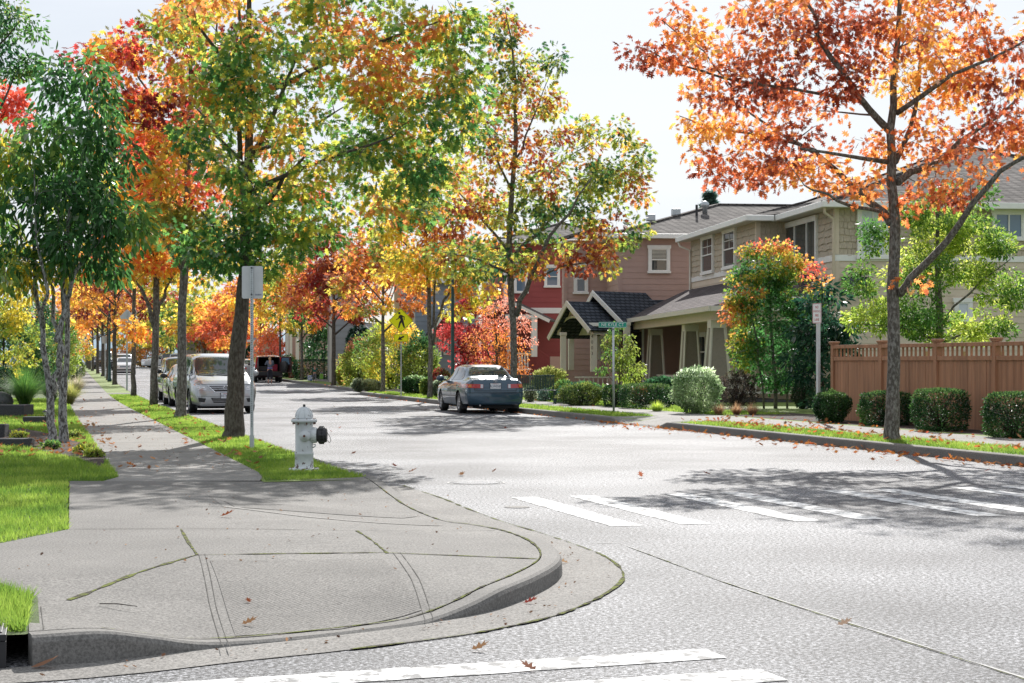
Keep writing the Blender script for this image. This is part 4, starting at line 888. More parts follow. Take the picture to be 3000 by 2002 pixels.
# lower pent roof and porch of the brown house
zt_, zb_ = 3.78, 3.02; pa0, pa1 = h.av(Bb - 1.6, 1822), 6.0
h.slab([(pa0, Bb - 1.6, zb_), (pa1, Bb - 1.6, zb_), (pa1, Bb, zt_), (pa0 - .3, Bb, zt_)], 'porch_roof', 'roof_dark', .06)
mb = MB(); h.abox(mb, pa0, pa1, Bb - 1.7, Bb - 1.6, zb_ - .14, zb_ + .02); h.build(mb, 'gutter', 'cream_trim')
def gable(h, name, ap, lf, rf, rd, L, roofm='roof_dark', boards='white_trim', fill='siding_brown', infill=True, arch=False):
    """small gable roof: apex, left and right foot as world points, ridge direction rd (world), length L"""
    M = h.root.matrix_basis.inverted() if False else (Matrix.Translation((h.X, h.Y, h.z0)) @ Matrix.Rotation(HT, 4, 'Z')).inverted()
    ap, lf, rf = [M @ Vector(p) for p in (ap, lf, rf)]; rd = (M.to_3x3() @ Vector(rd)).normalized() * L
    for s_, f_ in enumerate((lf, rf)):
        mb = MB(); n = (ap - f_).cross(rd).normalized(); n = n if n.z > 0 else -n
        e = (f_ - ap).normalized() * .12
        c = [ap, f_ + e, f_ + e + rd, ap + rd]; mb.add(c + [q - n * .07 for q in c], [(0, 1, 2, 3), (7, 6, 5, 4), (0, 1, 5, 4), (1, 2, 6, 5), (2, 3, 7, 6), (3, 0, 4, 7)]); h.build(mb, name, roofm)
        mb = MB(); fo = rd.normalized() * -.04; mb.bar(ap + fo - n * .05 + Vector((0, 0, -.02 * s_)), f_ + e * 1.3 + fo - n * .05, .05, .15, tuple(n)); h.build(mb, 'barge_board', boards)
    if infill:
        mb = MB(); i = rd.normalized() * .25; zl_ = min(lf.z, rf.z)
        dn = Vector((0, 0, -.08)); L_, R_ = lf.copy(), rf.copy(); L_.z = R_.z = zl_
        if arch:
            mid = (L_ + R_) / 2; outer = [L_ + i, ap + i + dn, R_ + i]; arc = [mid + i + (R_ - L_) * .5 * .78 * math.cos(math.pi * k / 12) + Vector((0, 0, (ap.z - zl_) * .55 * math.sin(math.pi * k / 12))) for k in range(13)]
            pts = [L_ + i] + [ap + i + dn] + [R_ + i] + arc
            mb.add([R_ + i] + [ap + i + dn] + [L_ + i] + arc[::-1], [tuple(range(16))])
            h.build(mb, 'gable_wall', fill); mb = MB(); bk_ = rd * .55; mb.add([L_ + bk_, R_ + bk_, ap + bk_ + dn], [(0, 1, 2)]); mb.add([L_ + i, L_ + bk_, ap + bk_ + dn * 1.4, ap + i + dn * 1.4], [(0, 1, 2, 3)]); mb.add([R_ + i, R_ + bk_, ap + bk_ + dn * 1.4, ap + i + dn * 1.4], [(0, 1, 2, 3)]); h.build(mb, 'porch_ceiling', 'cream_trim'); mb = MB(); mb.tube([q - i * .1 for q in arc], .06, 4); h.build(mb, 'arch_trim', boards)
        else: mb.add([L_ + i, R_ + i, ap + i + dn], [(0, 1, 2)]); h.build(mb, 'gable_wall', fill)
gd = (math.sin(math.radians(50)), math.cos(math.radians(50)), 0)
gable(h, 'porch_roof', P(1663, 883, 63.0), P(1611, 982, 64.3), P(1725, 960, 62.2), gd, 2.4, arch=True, boards='cream_trim', fill='siding_taupe')
gable(h, 'porch_roof', P(1739, 853, 63.6), P(1722, 886, 64.2), P(1819, 938, 63.0), gd, 2.6, boards='white_trim', infill=False)
M_ = (Matrix.Translation((h.X, h.Y, h.z0)) @ Matrix.Rotation(HT, 4, 'Z')).inverted()
def post(h, px0, px1, y0, y1, D_, name='porch_column', m='cream_trim', M=None):
    p = (M or M_) @ P((px0 + px1) / 2, y1, D_); q = (M or M_) @ P((px0 + px1) / 2, y0, D_); w_ = (px1 - px0) / FPX * D_; mb = MB(); mb.box(p.x - w_ / 2, p.x + w_ / 2, p.y - w_ / 2, p.y + w_ / 2, p.z, q.z); mb.box(p.x - w_ * .6, p.x + w_ * .6, p.y - w_ * .6, p.y + w_ * .6, q.z, q.z + .12); return h.build(mb, name, m, None, False, .01)
post(h, 1642, 1658, 984, 1088, 63.6); post(h, 1665, 1681, 988, 1085, 66); cc_ = post(h, 1730, 1748, 958, 1090, 62.6); post(h, 1827, 1845, 955, 1085, 62)
p = M_ @ P(1733, 1005, 62.4)
for k, ch in enumerate('24003'): text('house_number', ch, .16, 'dark_wood', cc_, (p.x, p.y - .12, p.z + .42 - .2 * k), (math.radians(90), 0, 0))
mb = MB(); mb.bar(M_ @ P(1726, 951, 62.5), M_ @ P(1775, 951, 62.5), .16, .12); h.build(mb, 'porch_beam', 'white_trim'); mb = MB(); mb.bar(M_ @ P(1650, 984, 65), M_ @ P(1685, 984, 66), .16, .12); h.build(mb, 'porch_beam', 'white_trim')
for px0, px1, y0, y1 in ((1748, 1771, 985, 1055), (1782, 1810, 975, 1050)):
    a0_, a1_ = h.av(Bb - .01, px0), h.av(Bb - .01, px1)
    h.window('b', Bb, a0_, a1_, h.zz(a0_, Bb, y1), h.zz(a0_, Bb, y0))
a0_, a1_ = h.av(Bb, 1842), h.av(Bb, 1856); mb = MB(); h.abox(mb, a0_, a1_ + .3, Bb - .05, Bb, .3, 2.6); h.build(mb, 'front_door', 'door_dark'); mb = MB(); h.abox(mb, a0_ - .08, a0_, Bb - .08, Bb, .3, 2.7); h.abox(mb, a1_ + .3, a1_ + .38, Bb - .08, Bb, .3, 2.7); h.build(mb, 'door_trim', 'white_trim')
rail(h, (-4.9, 14.8), (-2.9, 14.8), .55, .95); rail(h, (-.8, 14.5), (1.2, 14.5), .55, 1.05)
mb = MB(); h.abox(mb, -4.9, 1.5, 14.6, Bb - .01, .1, .45); h.build(mb, 'porch_floor', 'block_concrete')

# red house
h = House('dark red lap sided house with white trim and porch', -7.5, 36)
Bc = 36.; Y_ = HO[1] + Bc * HC
a0_, a1_ = h.av(Bc, 1478), h.av(Bc, 1720); mb = MB(); h.abox(mb, a0_, a1_ + 2, Bc, Bc + 10, .1, 7.2); h.build(mb, 'wall', 'siding_red')
zb = h.zz(a0_, Bc, 918); zt = h.zz(a0_, Bc, 902)
mb = MB(); h.lap(mb, 'b', Bc, a0_, a1_ + 2, .1, zb, .26); h.lap(mb, 'b', Bc, a0_, a1_ + 2, zt, 7.1, .26); h.build(mb, 'lap_siding', 'siding_red')
mb = MB(); h.abox(mb, a0_ - .04, a1_ + 2, Bc - .05, Bc, zb, zt); h.abox(mb, a0_ - .05, a0_ + .12, Bc - .06, Bc, zt, 7.1); h.build(mb, 'trim_band', 'white_trim')
h.hip(a0_ - .5, a1_ + 3, Bc - .5, Bc + 11, 7.2, .3)
for x0, x1, y0, y1, gl in ((1505, 1546, 780, 860, 'glass_blue'), (1594, 1640, 776, 843, 'glass_blue')):
    q0, q1 = h.av(Bc, x0), h.av(Bc, x1); h.window('b', Bc, q0, q1, h.zz(q0, Bc, y1), h.zz(q0, Bc, y0), glass=gl, kind='fixed' if x0 < 1550 else 'hung')
M_ = (Matrix.Translation((h.X, h.Y, h.z0)) @ Matrix.Rotation(HT, 4, 'Z')).inverted()
gable(h, 'porch_roof', P(1493, 880, 80.5), P(1420, 922, 81.5), P(1603, 934, 80.5), (.15, 1, 0), 3.2, boards='white_trim', fill='siding_red', roofm='roof_grey')
post(h, 1556, 1573, 934, 1046, 80.6, M=M_, m='white_trim'); post(h, 1486, 1500, 934, 1046, 81, M=M_, m='white_trim')
mb = MB(); mb.bar(M_ @ P(1480, 929, 80.6), M_ @ P(1574, 929, 80.6), .2, .2); h.build(mb, 'porch_beam', 'white_trim')
mb = MB(); q = M_ @ P(1568, 1092, 80.6); mb.box(q.x - .24, q.x + .24, q.y - .24, q.y + .24, 0, (1092 - 1050) / FPX * 80.6); pd = h.build(mb, 'pedestal', 'siding_red'); mb = MB(); z_ = (1092 - 1050) / FPX * 80.6
mb.box(q.x - .29, q.x + .29, q.y - .29, q.y + .29, z_, z_ + .09)
for sx in (-.25, .25): mb.box(q.x + sx - .03, q.x + sx + .03, q.y - .275, q.y - .245, 0, z_)
h.build(mb, 'pedestal_trim', 'white_trim', pd)
mb = MB(); p0, p1 = M_ @ P(1480, 1082, 80.7), M_ @ P(1554, 1082, 80.7); up = Vector((0, 0, 46 / FPX * 80.7))
mb.bar(p0 + up, p1 + up, .09, .07); mb.bar(p0, p1, .09, .09)
for k in range(1, 9): c_ = p0.lerp(p1, k / 9); mb.bar(c_, c_ + up, .06, .06, (0, 1, 0))
h.build(mb, 'porch_rail', 'white_trim')
mb = MB(); q0, q1 = M_ @ P(1575, 1023, 81.2), M_ @ P(1612, 1050, 81.2)
mb.bar(q0, q1, .06, .06)
for k in range(9): c_ = q0.lerp(q1, k / 8); mb.bar(c_, c_ + Vector((0, 0, -.75)), .03, .03, (0, 1, 0))
mb.bar(q0 + Vector((0, 0, -.75)), q1 + Vector((0, 0, -.75)), .05, .05); h.build(mb, 'stair_rail', 'siding_red')
mb = MB(); q0 = M_ @ P(1612, 1045, 80); q1 = M_ @ P(1700, 1085, 80); mb.box(q0.x, q1.x, q0.y, q0.y + .08, 0, q0.z); h.build(mb, 'side_fence', 'siding_brown')
mb = MB(); q = M_ @ P(1694, 998, 81.3); mb.box(q.x - .14, q.x + .14, q.y, q.y + .25, q.z - .12, q.z + .14); h.build(mb, 'meter_box', 'white_trim')

# farther houses, mostly seen through leaves
def far_house(label, px0, px1, D_, ztop, siding, ex=.24, gbl=None, roofm='roof_grey', windows=(), posts=(), depth=9, eave=True):
    h = House(label, 0, 0, K=1.); Xc = (px0 - CX) / FPX * D_; zg = .145 + zroad(Xc, D_); h.X, h.Y, h.z0 = Xc, D_, zg; h.root.location = (Xc, D_, zg); rt_ = h.root
    W = (px1 - px0) / FPX * D_; MM = (Matrix.Translation((Xc, D_, zg)) @ Matrix.Rotation(HT, 4, 'Z')).inverted()
    H_ = ztop - zg
    mb = MB(); mb.box(0, W, .02, depth, -.1, H_); mb.build('wall', siding, rt_)
    mb = MB(); n = int(H_ / ex)
    for k in range(n):
        za, zb_ = k * H_ / n, (k + 1) * H_ / n
        mb.add([(0, -.02, za), (W, -.02, za), (W, .005, zb_), (0, .005, zb_)], [(0, 1, 2, 3)]); mb.add([(0, -.02, za), (W, -.02, za), (W, .01, za), (0, .01, za)], [(0, 1, 2, 3)])
    mb.build('lap_siding', siding, rt_)
    
    for x_ in (-.06, W - .08): mb = MB(); mb.box(x_, x_ + .14, -.05, .0, -.1, H_); mb.build('corner_board', 'cream_trim', rt_)
    o_ = .4; r = W / 2 * .5
    mb = MB(); e = [(-o_, -o_, H_), (W + o_, -o_, H_), (W + o_, depth + o_, H_), (-o_, depth + o_, H_)]; m1 = min(W, depth) / 2 * .5
    if W <= depth: t = [(W / 2, W / 2, H_ + m1), (W / 2, depth - W / 2, H_ + m1)]; fs = [(0, 1, 4), (1, 2, 5, 4), (2, 3, 5), (3, 0, 4, 5), (3, 2, 1, 0)]
    else: t = [(depth / 2, depth / 2, H_ + m1), (W - depth / 2, depth / 2, H_ + m1)]; fs = [(0, 1, 5, 4), (1, 2, 5), (2, 3, 4, 5), (3, 0, 4), (3, 2, 1, 0)]
    mb.add(e + t, fs); mb.build('roof', roofm, rt_); mb = MB(); mb.box(-o_ - .08, W + o_ + .08, -o_ - .08, -o_ + .001, H_ - .15, H_ + .02); mb.build('gutter', 'white_trim', rt_)
    for x0, x1, y0, y1 in windows:
        p = MM @ P(x0, y1, D_); q = MM @ P(x1, y0, D_); mb = MB(); mb.box(p.x, q.x, -.07, -.02, p.z, q.z); w_ = mb.build('window', 'white_trim', rt_); mb = MB(); mb.box(p.x + .1, q.x - .1, -.085, -.07, p.z + .1, q.z - .1); mb.build('pane', 'glass', w_); mb = MB(); mb.box((p.x + q.x) / 2 - .03, (p.x + q.x) / 2 + .03, -.10, -.085, p.z + .1, q.z - .1); mb.build('sash', 'white_trim', w_)
    for x0, x1, y0, y1, dd in posts: post(h, x0, x1, y0, y1, D_ - dd, M=MM, m='white_trim')
    return h, MM
hh, MM = far_house('tan house behind the walking figure sign', 1178, 1250, 112, 7.0, 'siding_tan', windows=[(1183, 1206, 860, 912)])
hh, MM = far_house('blue grey house with a small dark gable left of the lamp post', 1212, 1400, 96, 5.9, 'siding_blue', windows=[(1248, 1280, 800, 860), (1275, 1295, 985, 1045), (1300, 1326, 960, 1040)])
gable(hh, 'porch_roof', P(1308, 902, 92), P(1262, 972, 92), P(1345, 960, 92), (-.1, 1, 0), 4.5, boards='white_trim', fill='siding_red')
hh.slab
hh, MM = far_house('grey lap sided house behind the conifers', 968, 1052, 104, 6.6, 'siding_grey', ex=.35)
gable(hh, 'porch_roof', P(1062, 945, 99), P(1040, 982, 99), P(1092, 975, 99), (.25, 1, 0), 5, boards='white_trim', fill='siding_brown')
hh.root
hh, MM = far_house('pale house with a low dark roof between the grey and blue houses', 1086, 1190, 107, 3.1, 'siding_cream', roofm='roof_dark', windows=[(1090, 1102, 990, 1010)], posts=[(1083, 1090, 968, 1010, 1.5)])
hh, MM = far_house('cream house with tall white porch columns', 838, 960, 128, 7.2, 'siding_brown', windows=[(905, 925, 1020, 1050)], posts=[(838, 846, 970, 1060, 2), (848, 856, 972, 1060, 2.2), (866, 876, 965, 1060, 2), (893, 899, 1010, 1050, 2)])
rail_m = MB(); p, q = MM @ P(880, 1046, 126), MM @ P(950, 1042, 126); rail_m.bar(p, q, .1, .25); rail_m.build('porch_rail', 'cream_trim', hh.root)
hh, MM = far_house('small beige garage left of the red car', 742, 812, 140, 3.2, 'siding_cream', roofm='roof_dark')
hh, MM = far_house('grey green house far up the street behind the minivan', 540, 660, 190, 5.2, 'siding_grey', windows=[(573, 590, 1024, 1037), (600, 612, 1020, 1040)])
hh, MM = far_house('low red brown building far behind the oaks', 655, 745, 200, 4.2, 'siding_brown', windows=[(690, 705, 1025, 1040)])

# ------------------------------------------------------------------ red brown board fence
mat('fence_wood', (.34, .17, .095), rough=.75, var=.30, scale=4, stretch=(2.0, 2.0, .12), bump=.3, bscale=30)
FU = 18.0
def fv(px): k = (px - CX) / FPX; return FU * (CT - k * ST) / (ST + k * CT)
pv = [fv(x) for x in (2444, 2585, 2747, 2919)]
dv = pv[2] - pv[3]; pv += [pv[3] - dv * k for k in (1, 2, 3)]
fo = S(FU, pv[0], .145); ft = thing('board_fence', 'red brown board fence with lattice top behind the clipped hedges', 'fence', fo, TH)
H_ = 1.78
for i, v in enumerate(pv):
    y = v - pv[0]; mb = MB(); mb.box(-.065, .065, y - .065, y + .065, -.1, H_); pst = mb.build('post', 'fence_wood', ft, bevel=.006)
    mb = MB(); mb.box(-.10, .10, y - .10, y + .10, H_, H_ + .045); mb.box(-.085, .085, y - .085, y + .085, H_ - .03, H_ - .001); mb.build('post_cap', 'fence_wood', pst, bevel=.008)
    if i == len(pv) - 1: break
    y1 = pv[i + 1] - pv[0]; a_, b_ = y1 + .066, y - .066; rnd = random.Random(i); mb = MB(); q = a_
    while q < b_ - .02:
        e = min(q + .145, b_); o_ = rnd.uniform(-.004, .004); mb.box(-.012 + o_, .012 + o_, q + .002, e - .003, -.06, H_ - .40); q = e
    mb.build('board_panel', 'fence_wood', ft)
    mb = MB(); mb.box(-.05, .05, a_, b_, H_ - .40, H_ - .31); mb.build('middle_rail', 'fence_wood', ft, bevel=.004)
    mb = MB(); mb.box(-.06, .06, a_, b_, H_ - .12, H_ - .04); mb.build('top_rail', 'fence_wood', ft, bevel=.004)
    mb = MB(); q = a_ + .12
    while q < b_ - .05: mb = MB(); mb.box(-.018, .018, q - .018, q + .018, H_ - .31, H_ - .12); mb.build('spindle', 'fence_wood', ft); q += .19
# back fence of yellowish wood seen through the lattice
mat('pale_wood', (.42, .27, .12), rough=.7, var=.15, scale=4)
ft = thing('back_fence', 'pale new wooden fence seen through the lattice top', 'fence', S(20.6, 38.5, .145), TH)
mb = MB(); mb.box(0, 7, -.03, .03, 1.18, 1.36); mb.build('rail', 'pale_wood', ft)
for k in range(8):
    mb = MB(); mb.box(k * 1.0 - .05, k * 1.0 + .05, -.06, .029, -.1, 1.6); mb.build('post', 'pale_wood', ft)

# ------------------------------------------------------------------ signs, lamps, hydrant
mat('sign_yellow', (.94, .97, .0), rough=.45, var=0); mat('sign_black', (.012, .012, .012), rough=.5, var=0); mat('sign_green', (.0, .28, .20), rough=.4, var=0); mat('sign_white', (.80, .80, .80), rough=.45, var=0); mat('sign_red', (.45, .02, .03), rough=.45, var=0); mat('sign_red_faded', (.50, .16, .16), rough=.5, var=.4, scale=30); mat('post_white', (.55, .56, .57), rough=.5, var=.1, metal=.3)
mat('sticker', (.25, .26, .3), rough=.6, var=.5, scale=200, thr=(.45, .55)); mat('deep_blue', (.03, .12, .45), rough=.6, var=.1)
def rpoly(w_, h_, r, n=5, cx=0, cz=0):
    out = []
    for sx, sy, a0 in ((1, 1, 0), (-1, 1, 90), (-1, -1, 180), (1, -1, 270)):
        for k in range(n + 1): a = math.radians(a0 + 90 * k / n); out.append((cx + sx * (w_ / 2 - r) + r * math.cos(a), cz + sy * (h_ / 2 - r) + r * math.sin(a)))
    return out
FNX = lambda a, b, t: Vector((a, t, b))
def rot2(poly, ang): c_, s_ = math.cos(ang), math.sin(ang); return [(x * c_ - y * s_, x * s_ + y * c_) for x, y in poly]
def sc2(poly, cx, cz, k=1): return [(cx + x * k, cz + z * k) for x, z in poly]
def plate(name, poly, m, parent, y0=-.002, y1=0., bev=0):
    mb = MB(); mb.prism(poly, y0, y1, FNX); return mb.build(name, m, parent)
def perf_post(parent, h_, w_=.045, m='galv'):
    mb = MB(); mb.box(-w_ / 2, w_ / 2, -w_ / 2, w_ / 2, -.1, h_); o = mb.build('post', m, parent)
    mb = MB(); k = .35
    while k < h_ - .03: mb.lathe([(.0075, -w_ / 2 - .0015), (.0075, -w_ / 2 + .001)], 8, Matrix.Translation((0, 0, k)) @ Matrix.Rotation(math.radians(90), 4, 'X') @ Matrix.Scale(-1, 4, (0, 0, 1))); k += .035
    mb.build('bolt_holes', 'black', o)
    return o
# back of a parking sign by the nearest oak
p = G(738, 1315); t_ = thing('parking_sign', 'blank grey back of a sign on a perforated post by the nearest oak', 'sign', p, 0); Dp = p.y
k = Dp / FPX; z1 = CAMH + (HY - 780) * k - p.z; z0 = CAMH + (HY - 875) * k - p.z
perf_post(t_, z1 + .0); mb = MB(); mb.box(-.032, .032, -.032, .032, -.1, .21); mb.build('post_sleeve', 'galv', t_)
plate('sign_plate', rpoly(62 * k, z1 - z0, .03, 5, 3 * k * .3, (z0 + z1) / 2), 'sign_back', t_, .024, .028)
for z_ in (z1 - .03, z0 + .06):
    mb = MB(); mb.lathe([(.014, -.036), (.014, -.024)], 10, Matrix.Translation((0, 0, z_)) @ Matrix.Rotation(math.radians(-90), 4, 'X')); mb.build('bolt', 'black_plastic', t_)
plate('sticker', rpoly(.10, .025, .003, 2, .095, z0 + .06), 'sticker', t_, .0225, .024)
# pedestrian crossing sign
p = G(1175, 1160); t_ = thing('crossing_sign', 'yellow diamond sign with a walking figure and arrow plate', 'sign', p, 0); k = p.y / FPX
zc_ = CAMH + (HY - 940) * k - p.z; perf_post(t_, zc_ + .5, .05); s_ = 36.3 * k
dia = rot2(rpoly(s_ * 2 ** .5, s_ * 2 ** .5, .045), math.pi / 4)
plate('sign_plate', sc2(dia, 0, zc_), 'sign_yellow', t_, -.034, -.03)
def ring(name, outer, inner, m, parent, y):
    n = len(outer); mb = MB(); mb.add([(a, y, b) for a, b in outer] + [(a, y, b) for a, b in inner] + [(a, y + .0015, b) for a, b in outer] + [(a, y + .0015, b) for a, b in inner], [(i, (i + 1) % n, n + (i + 1) % n, n + i) for i in range(n)] + [(i, (i + 1) % n, 2 * n + (i + 1) % n, 2 * n + i) for i in range(n)] + [(n + i, n + (i + 1) % n, 3 * n + (i + 1) % n, 3 * n + i) for i in range(n)]); return mb.build(name, m, parent)
ring('border', sc2(dia, 0, zc_, .965), sc2(dia, 0, zc_, .93), 'sign_black', t_, -.0365)
def figpts(pts, x0, y0, sc): return [((x - x0) * sc, (y0 - y) * sc) for x, y in pts]   # traced in a 1344 px crop 120 px wide
fs_ = k * 120 / 1344; cxs, cys = 630, 680
fig = MB()
for pl in ([(603, 484), (632, 484), (745, 545), (748, 662), (722, 662), (716, 562), (680, 556), (705, 650), (760, 895), (732, 925), (722, 915), (645, 740), (612, 790), (572, 925), (530, 912), (565, 750), (615, 655), (585, 595), (555, 620), (478, 660), (462, 645), (540, 595), (550, 540), (575, 505)],):
    fig.prism([(a, b + zc_) for a, b in figpts(pl, cxs, cys, fs_)], -.0375, -.036, FNX)
fig.prism([(-(cxs - 575) * fs_ + 38 * fs_ * math.cos(a), zc_ + (cys - 433) * fs_ + 38 * fs_ * math.sin(a)) for a in [2 * math.pi * q / 20 for q in range(20)]], -.0375, -.036, FNX)
fig.build('walking_figure', 'sign_black', t_)
z2 = CAMH + (HY - 990.5) * k - p.z; pw_, ph_ = 43 * k, 22 * k
pl_ = plate('arrow_plate', rpoly(pw_, ph_, .02, 4, 0, z2), 'sign_yellow', t_, -.034, -.03)
ring('border', rpoly(pw_ * .95, ph_ * .9, .018, 4, 0, z2), rpoly(pw_ * .91, ph_ * .82, .014, 4, 0, z2), 'sign_black', pl_, -.0365)
ar = MB(); ar.prism([(a, b + z2) for a, b in figpts([(520, 1305), (592, 1170), (608, 1215), (715, 1162), (742, 1205), (640, 1260), (680, 1308)], 630, 1237, fs_)], -.0375, -.036, FNX); ar.build('arrow', 'sign_black', pl_)
# street name sign
p = G(1798, 1209); t_ = thing('street_name_sign', 'green street name sign on a round galvanised post', 'sign', p, 0); k = p.y / FPX; z_ = CAMH + (HY - 952) * k - p.z
mb = MB(); mb.tube([(0, 0, -.1), (-.012, 0, z_ - .09)], .030, 12); mb.build('post', 'galv', t_, True)
mb = MB(); mb.tube([(-.012, 0, z_ - .12), (-.012, 0, z_ - .07)], .038, 12); mb.build('bracket', 'galv', t_, True)
w_ = 83 * k; sp = plate('name_plate', rpoly(w_, 17 * k, .02, 4, -.03, z_), 'sign_green', t_, -.004, .004)
ring('border', rpoly(w_ * .975, 17 * k * .9, .018, 4, -.03, z_), rpoly(w_ * .96, 17 * k * .8, .014, 4, -.03, z_), 'sign_white', sp, -.0062)
text('lettering', 'NE KYLE CT', .118, 'sign_white', sp, (-.03, -.0055, z_ - .002), (math.radians(90), 0, 0), extrude=.0008, sx=.95)
# fire lane sign
p = S(16.95, 36.7, .15); t_ = thing('fire_lane_sign', 'narrow white sign with red lettering on a pale square post', 'sign', p, math.radians(-58)); k = p.y / FPX; z_ = CAMH + (HY - 918.5) * k - p.z
mb = MB(); mb.box(-.035, .035, -.035, .035, -.1, z_ - .2); mb.build('post', 'post_white', t_, bevel=.004)
H2 = 59 * k; W2 = .29; sp = plate('sign_plate', rpoly(W2, H2, .025, 4, 0, z_), 'sign_white', t_, -.042, -.038)
ring('border', rpoly(W2 * .95, H2 * .97, .022, 4, 0, z_), rpoly(W2 * .89, H2 * .93, .018, 4, 0, z_), 'sign_red', sp, -.0445)
for i, (wd_, sz) in enumerate((('NO', .085), ('PARKING', .075), ('FIRE', .085), ('LANE', .085))):
    text('lettering', wd_, sz, 'sign_red_faded' if i == 1 else 'sign_red', sp, (0, -.0435, z_ + H2 * (.30 - .205 * i)), (math.radians(90), 0, 0), extrude=.0006, sx=.78 if i != 1 else .72)
# signs farther up the left side
def back_sign(px, pyb, label, shape, half, cy, D_=None, name='street_sign', m='sign_back', extra=None):
    p = G(px, pyb) if D_ is None else P(px, HY, D_)
    if D_: p.z = .15 + zroad(p.x, p.y)
    k = p.y / FPX; t_ = thing(name, label, 'sign', p, 0); z_ = CAMH + (HY - cy) * k - p.z; mb = MB(); mb.box(-.035, .035, -.03, .03, -.1, z_ + half[1] * k * .9); mb.build('post', 'galv', t_)
    if shape == 'diamond': poly = rot2(rpoly(half[0] * k * 2 ** .5, half[0] * k * 2 ** .5, .05), math.pi / 4)
    elif shape == 'oct': poly = [(half[0] * k * 1.05 * math.cos(math.radians(22.5 + 45 * q)), half[0] * k * 1.05 * math.sin(math.radians(22.5 + 45 * q))) for q in range(8)]
    else: poly = rpoly(half[0] * 2 * k, half[1] * 2 * k, .03)
    plate('sign_plate', sc2(poly, 0, z_), m, t_, .032, .037)
    if extra: plate('lower_plate', rpoly(extra[0] * k, extra[1] * k, .02, 4, 0, CAMH + (HY - extra[2]) * k - p.z), m, t_, .032, .037)
    return t_, z_, k
back_sign(372, 1144, 'grey back of a large diamond sign on the left strip', 'diamond', (37, 37), 943)
back_sign(308, 1107, 'grey back of a rectangular sign beside the green lamp post', 'rect', (10, 11), 996)
back_sign(235, 1080, 'grey octagonal sign back far up the left side', 'oct', (8.6, 8.6), 1036, 150, extra=(7, 14, 1055))
back_sign(287, 1093, 'thin grey sign post between the far left trunks', 'rect', (6, 7), 992)
back_sign(249, 1075, 'small sign post beside the farthest lamp', 'rect', (4, 8), 1012)
t_, z_, k = back_sign(525, 1085, 'red stop sign half hidden by an oak trunk', 'oct', (9.5, 9.5), 1013, 172, 'stop_sign', 'sign_red'); sp = [c_ for c_ in t_.children if c_.name.startswith('sign_plate')][0]
for c_ in t_.children:
    if c_.name.startswith('sign_plate'): c_.location.y = -.07
text('lettering', 'STOP', .20, 'sign_white', sp, (0, .030, z_), (math.radians(90), 0, 0), sx=.8)
# lamp posts
def lamp_post(px, pyb, ytop, label, D_=None, banner=False):
    p = G(px, pyb) if D_ is None else P(px, HY, D_)
    if D_: p.z = .15 + zroad(p.x, p.y)
    k = p.y / FPX; H_ = CAMH + (HY - ytop) * k - p.z; t_ = thing('lamp_post', label, 'lamp post', p, 0, 'green lamp posts along the street')
    mb = MB(); mb.lathe([(.13, -.02), (.13, .12), (.09, .2), (.085, .9), (.065, 1.0), (.05, H_ - .3), (.045, H_)], 14); mb.build('post', 'dark_green_metal', t_, True)
    mb = MB(); mb.lathe([(.06, H_ - .02), (.10, H_ + .05), (.16, H_ + .12), (.17, H_ + .16)], 16); mb.build('collar', 'dark_green_metal', t_, True)
    mb = MB(); mb.lathe([(.15, H_ + .161), (.20, H_ + .42), (.16, H_ + .5)], 16); mb.build('lamp_globe', 'clear_lens', t_, True)
    mb = MB(); mb.lathe([(.21, H_ + .501), (.15, H_ + .62), (.03, H_ + .72)], 16); mb.build('lamp_cap', 'dark_green_metal', t_, True)
    if banner: mb = MB(); mb.box(-.75, -.08, -.01, .01, H_ - 2.3, H_ - .9); mb.build('banner', 'deep_blue', t_)
lamp_post(1326, 0, 792, 'dark green lamp post behind the parked sedan', 62.7)
lamp_post(321, 1118, 845, 'dark green lamp post among the left oak trunks')
lamp_post(251, 1072, 940, 'farthest dark green lamp post with blue banner', banner=True)
# fire hydrant
p = G(891, 1379); t_ = thing('fire_hydrant', 'white chipped fire hydrant with a dark side outlet', 'fire hydrant', p, 0); q = p.y / FPX * 150 / 980   # metres per crop pixel
def X_(x): return (x - 368) * q
def Z_(y): return (1425 - y) * q
mb = MB(); mb.lathe([(295 * q, Z_(1440)), (295 * q, Z_(1390)), (285 * q, Z_(1378)), (185 * q, Z_(1372)), (178 * q, Z_(1355)), (176 * q, Z_(1125)), (182 * q, Z_(1118)), (184 * q, Z_(1085)), (172 * q, Z_(1070)), (168 * q, Z_(1060)), (168 * q, Z_(520)), (172 * q, Z_(505)), (245 * q, Z_(498)), (250 * q, Z_(470)), (244 * q, Z_(440)), (170 * q, Z_(435))], 40); mb.build('barrel', 'rust', t_, True)
prof = [(168 * q, Z_(434)), (166 * q, Z_(400)), (155 * q, Z_(340)), (130 * q, Z_(285)), (95 * q, Z_(245)), (62 * q, Z_(222)), (60 * q, Z_(208)), (30 * q, Z_(206))]
mb = MB(); mb.lathe(prof, 40)
for k_ in range(8):
    a = k_ * math.pi / 4 + .2; mb.tube([(r * math.cos(a), r * math.sin(a), z) for r, z in prof[1:6]], [.006, .008, .009, .008, .005], 6)
mb.build('bonnet', 'rust', t_, True)
mb = MB(); mb.lathe([(26 * q, Z_(206)), (25 * q, Z_(158))], 5); mb.build('operating_nut', 'black_plastic', t_)
Mx = Matrix.Translation((0, 0, Z_(748))) @ Matrix.Rotation(math.radians(90), 4, 'Y')
mb = MB(); mb.lathe([(155 * q, 100 * q), (152 * q, 200 * q), (145 * q, 235 * q), (143 * q, 243 * q)], 30, Mx); mb.build('side_outlet', 'rust', t_, True)
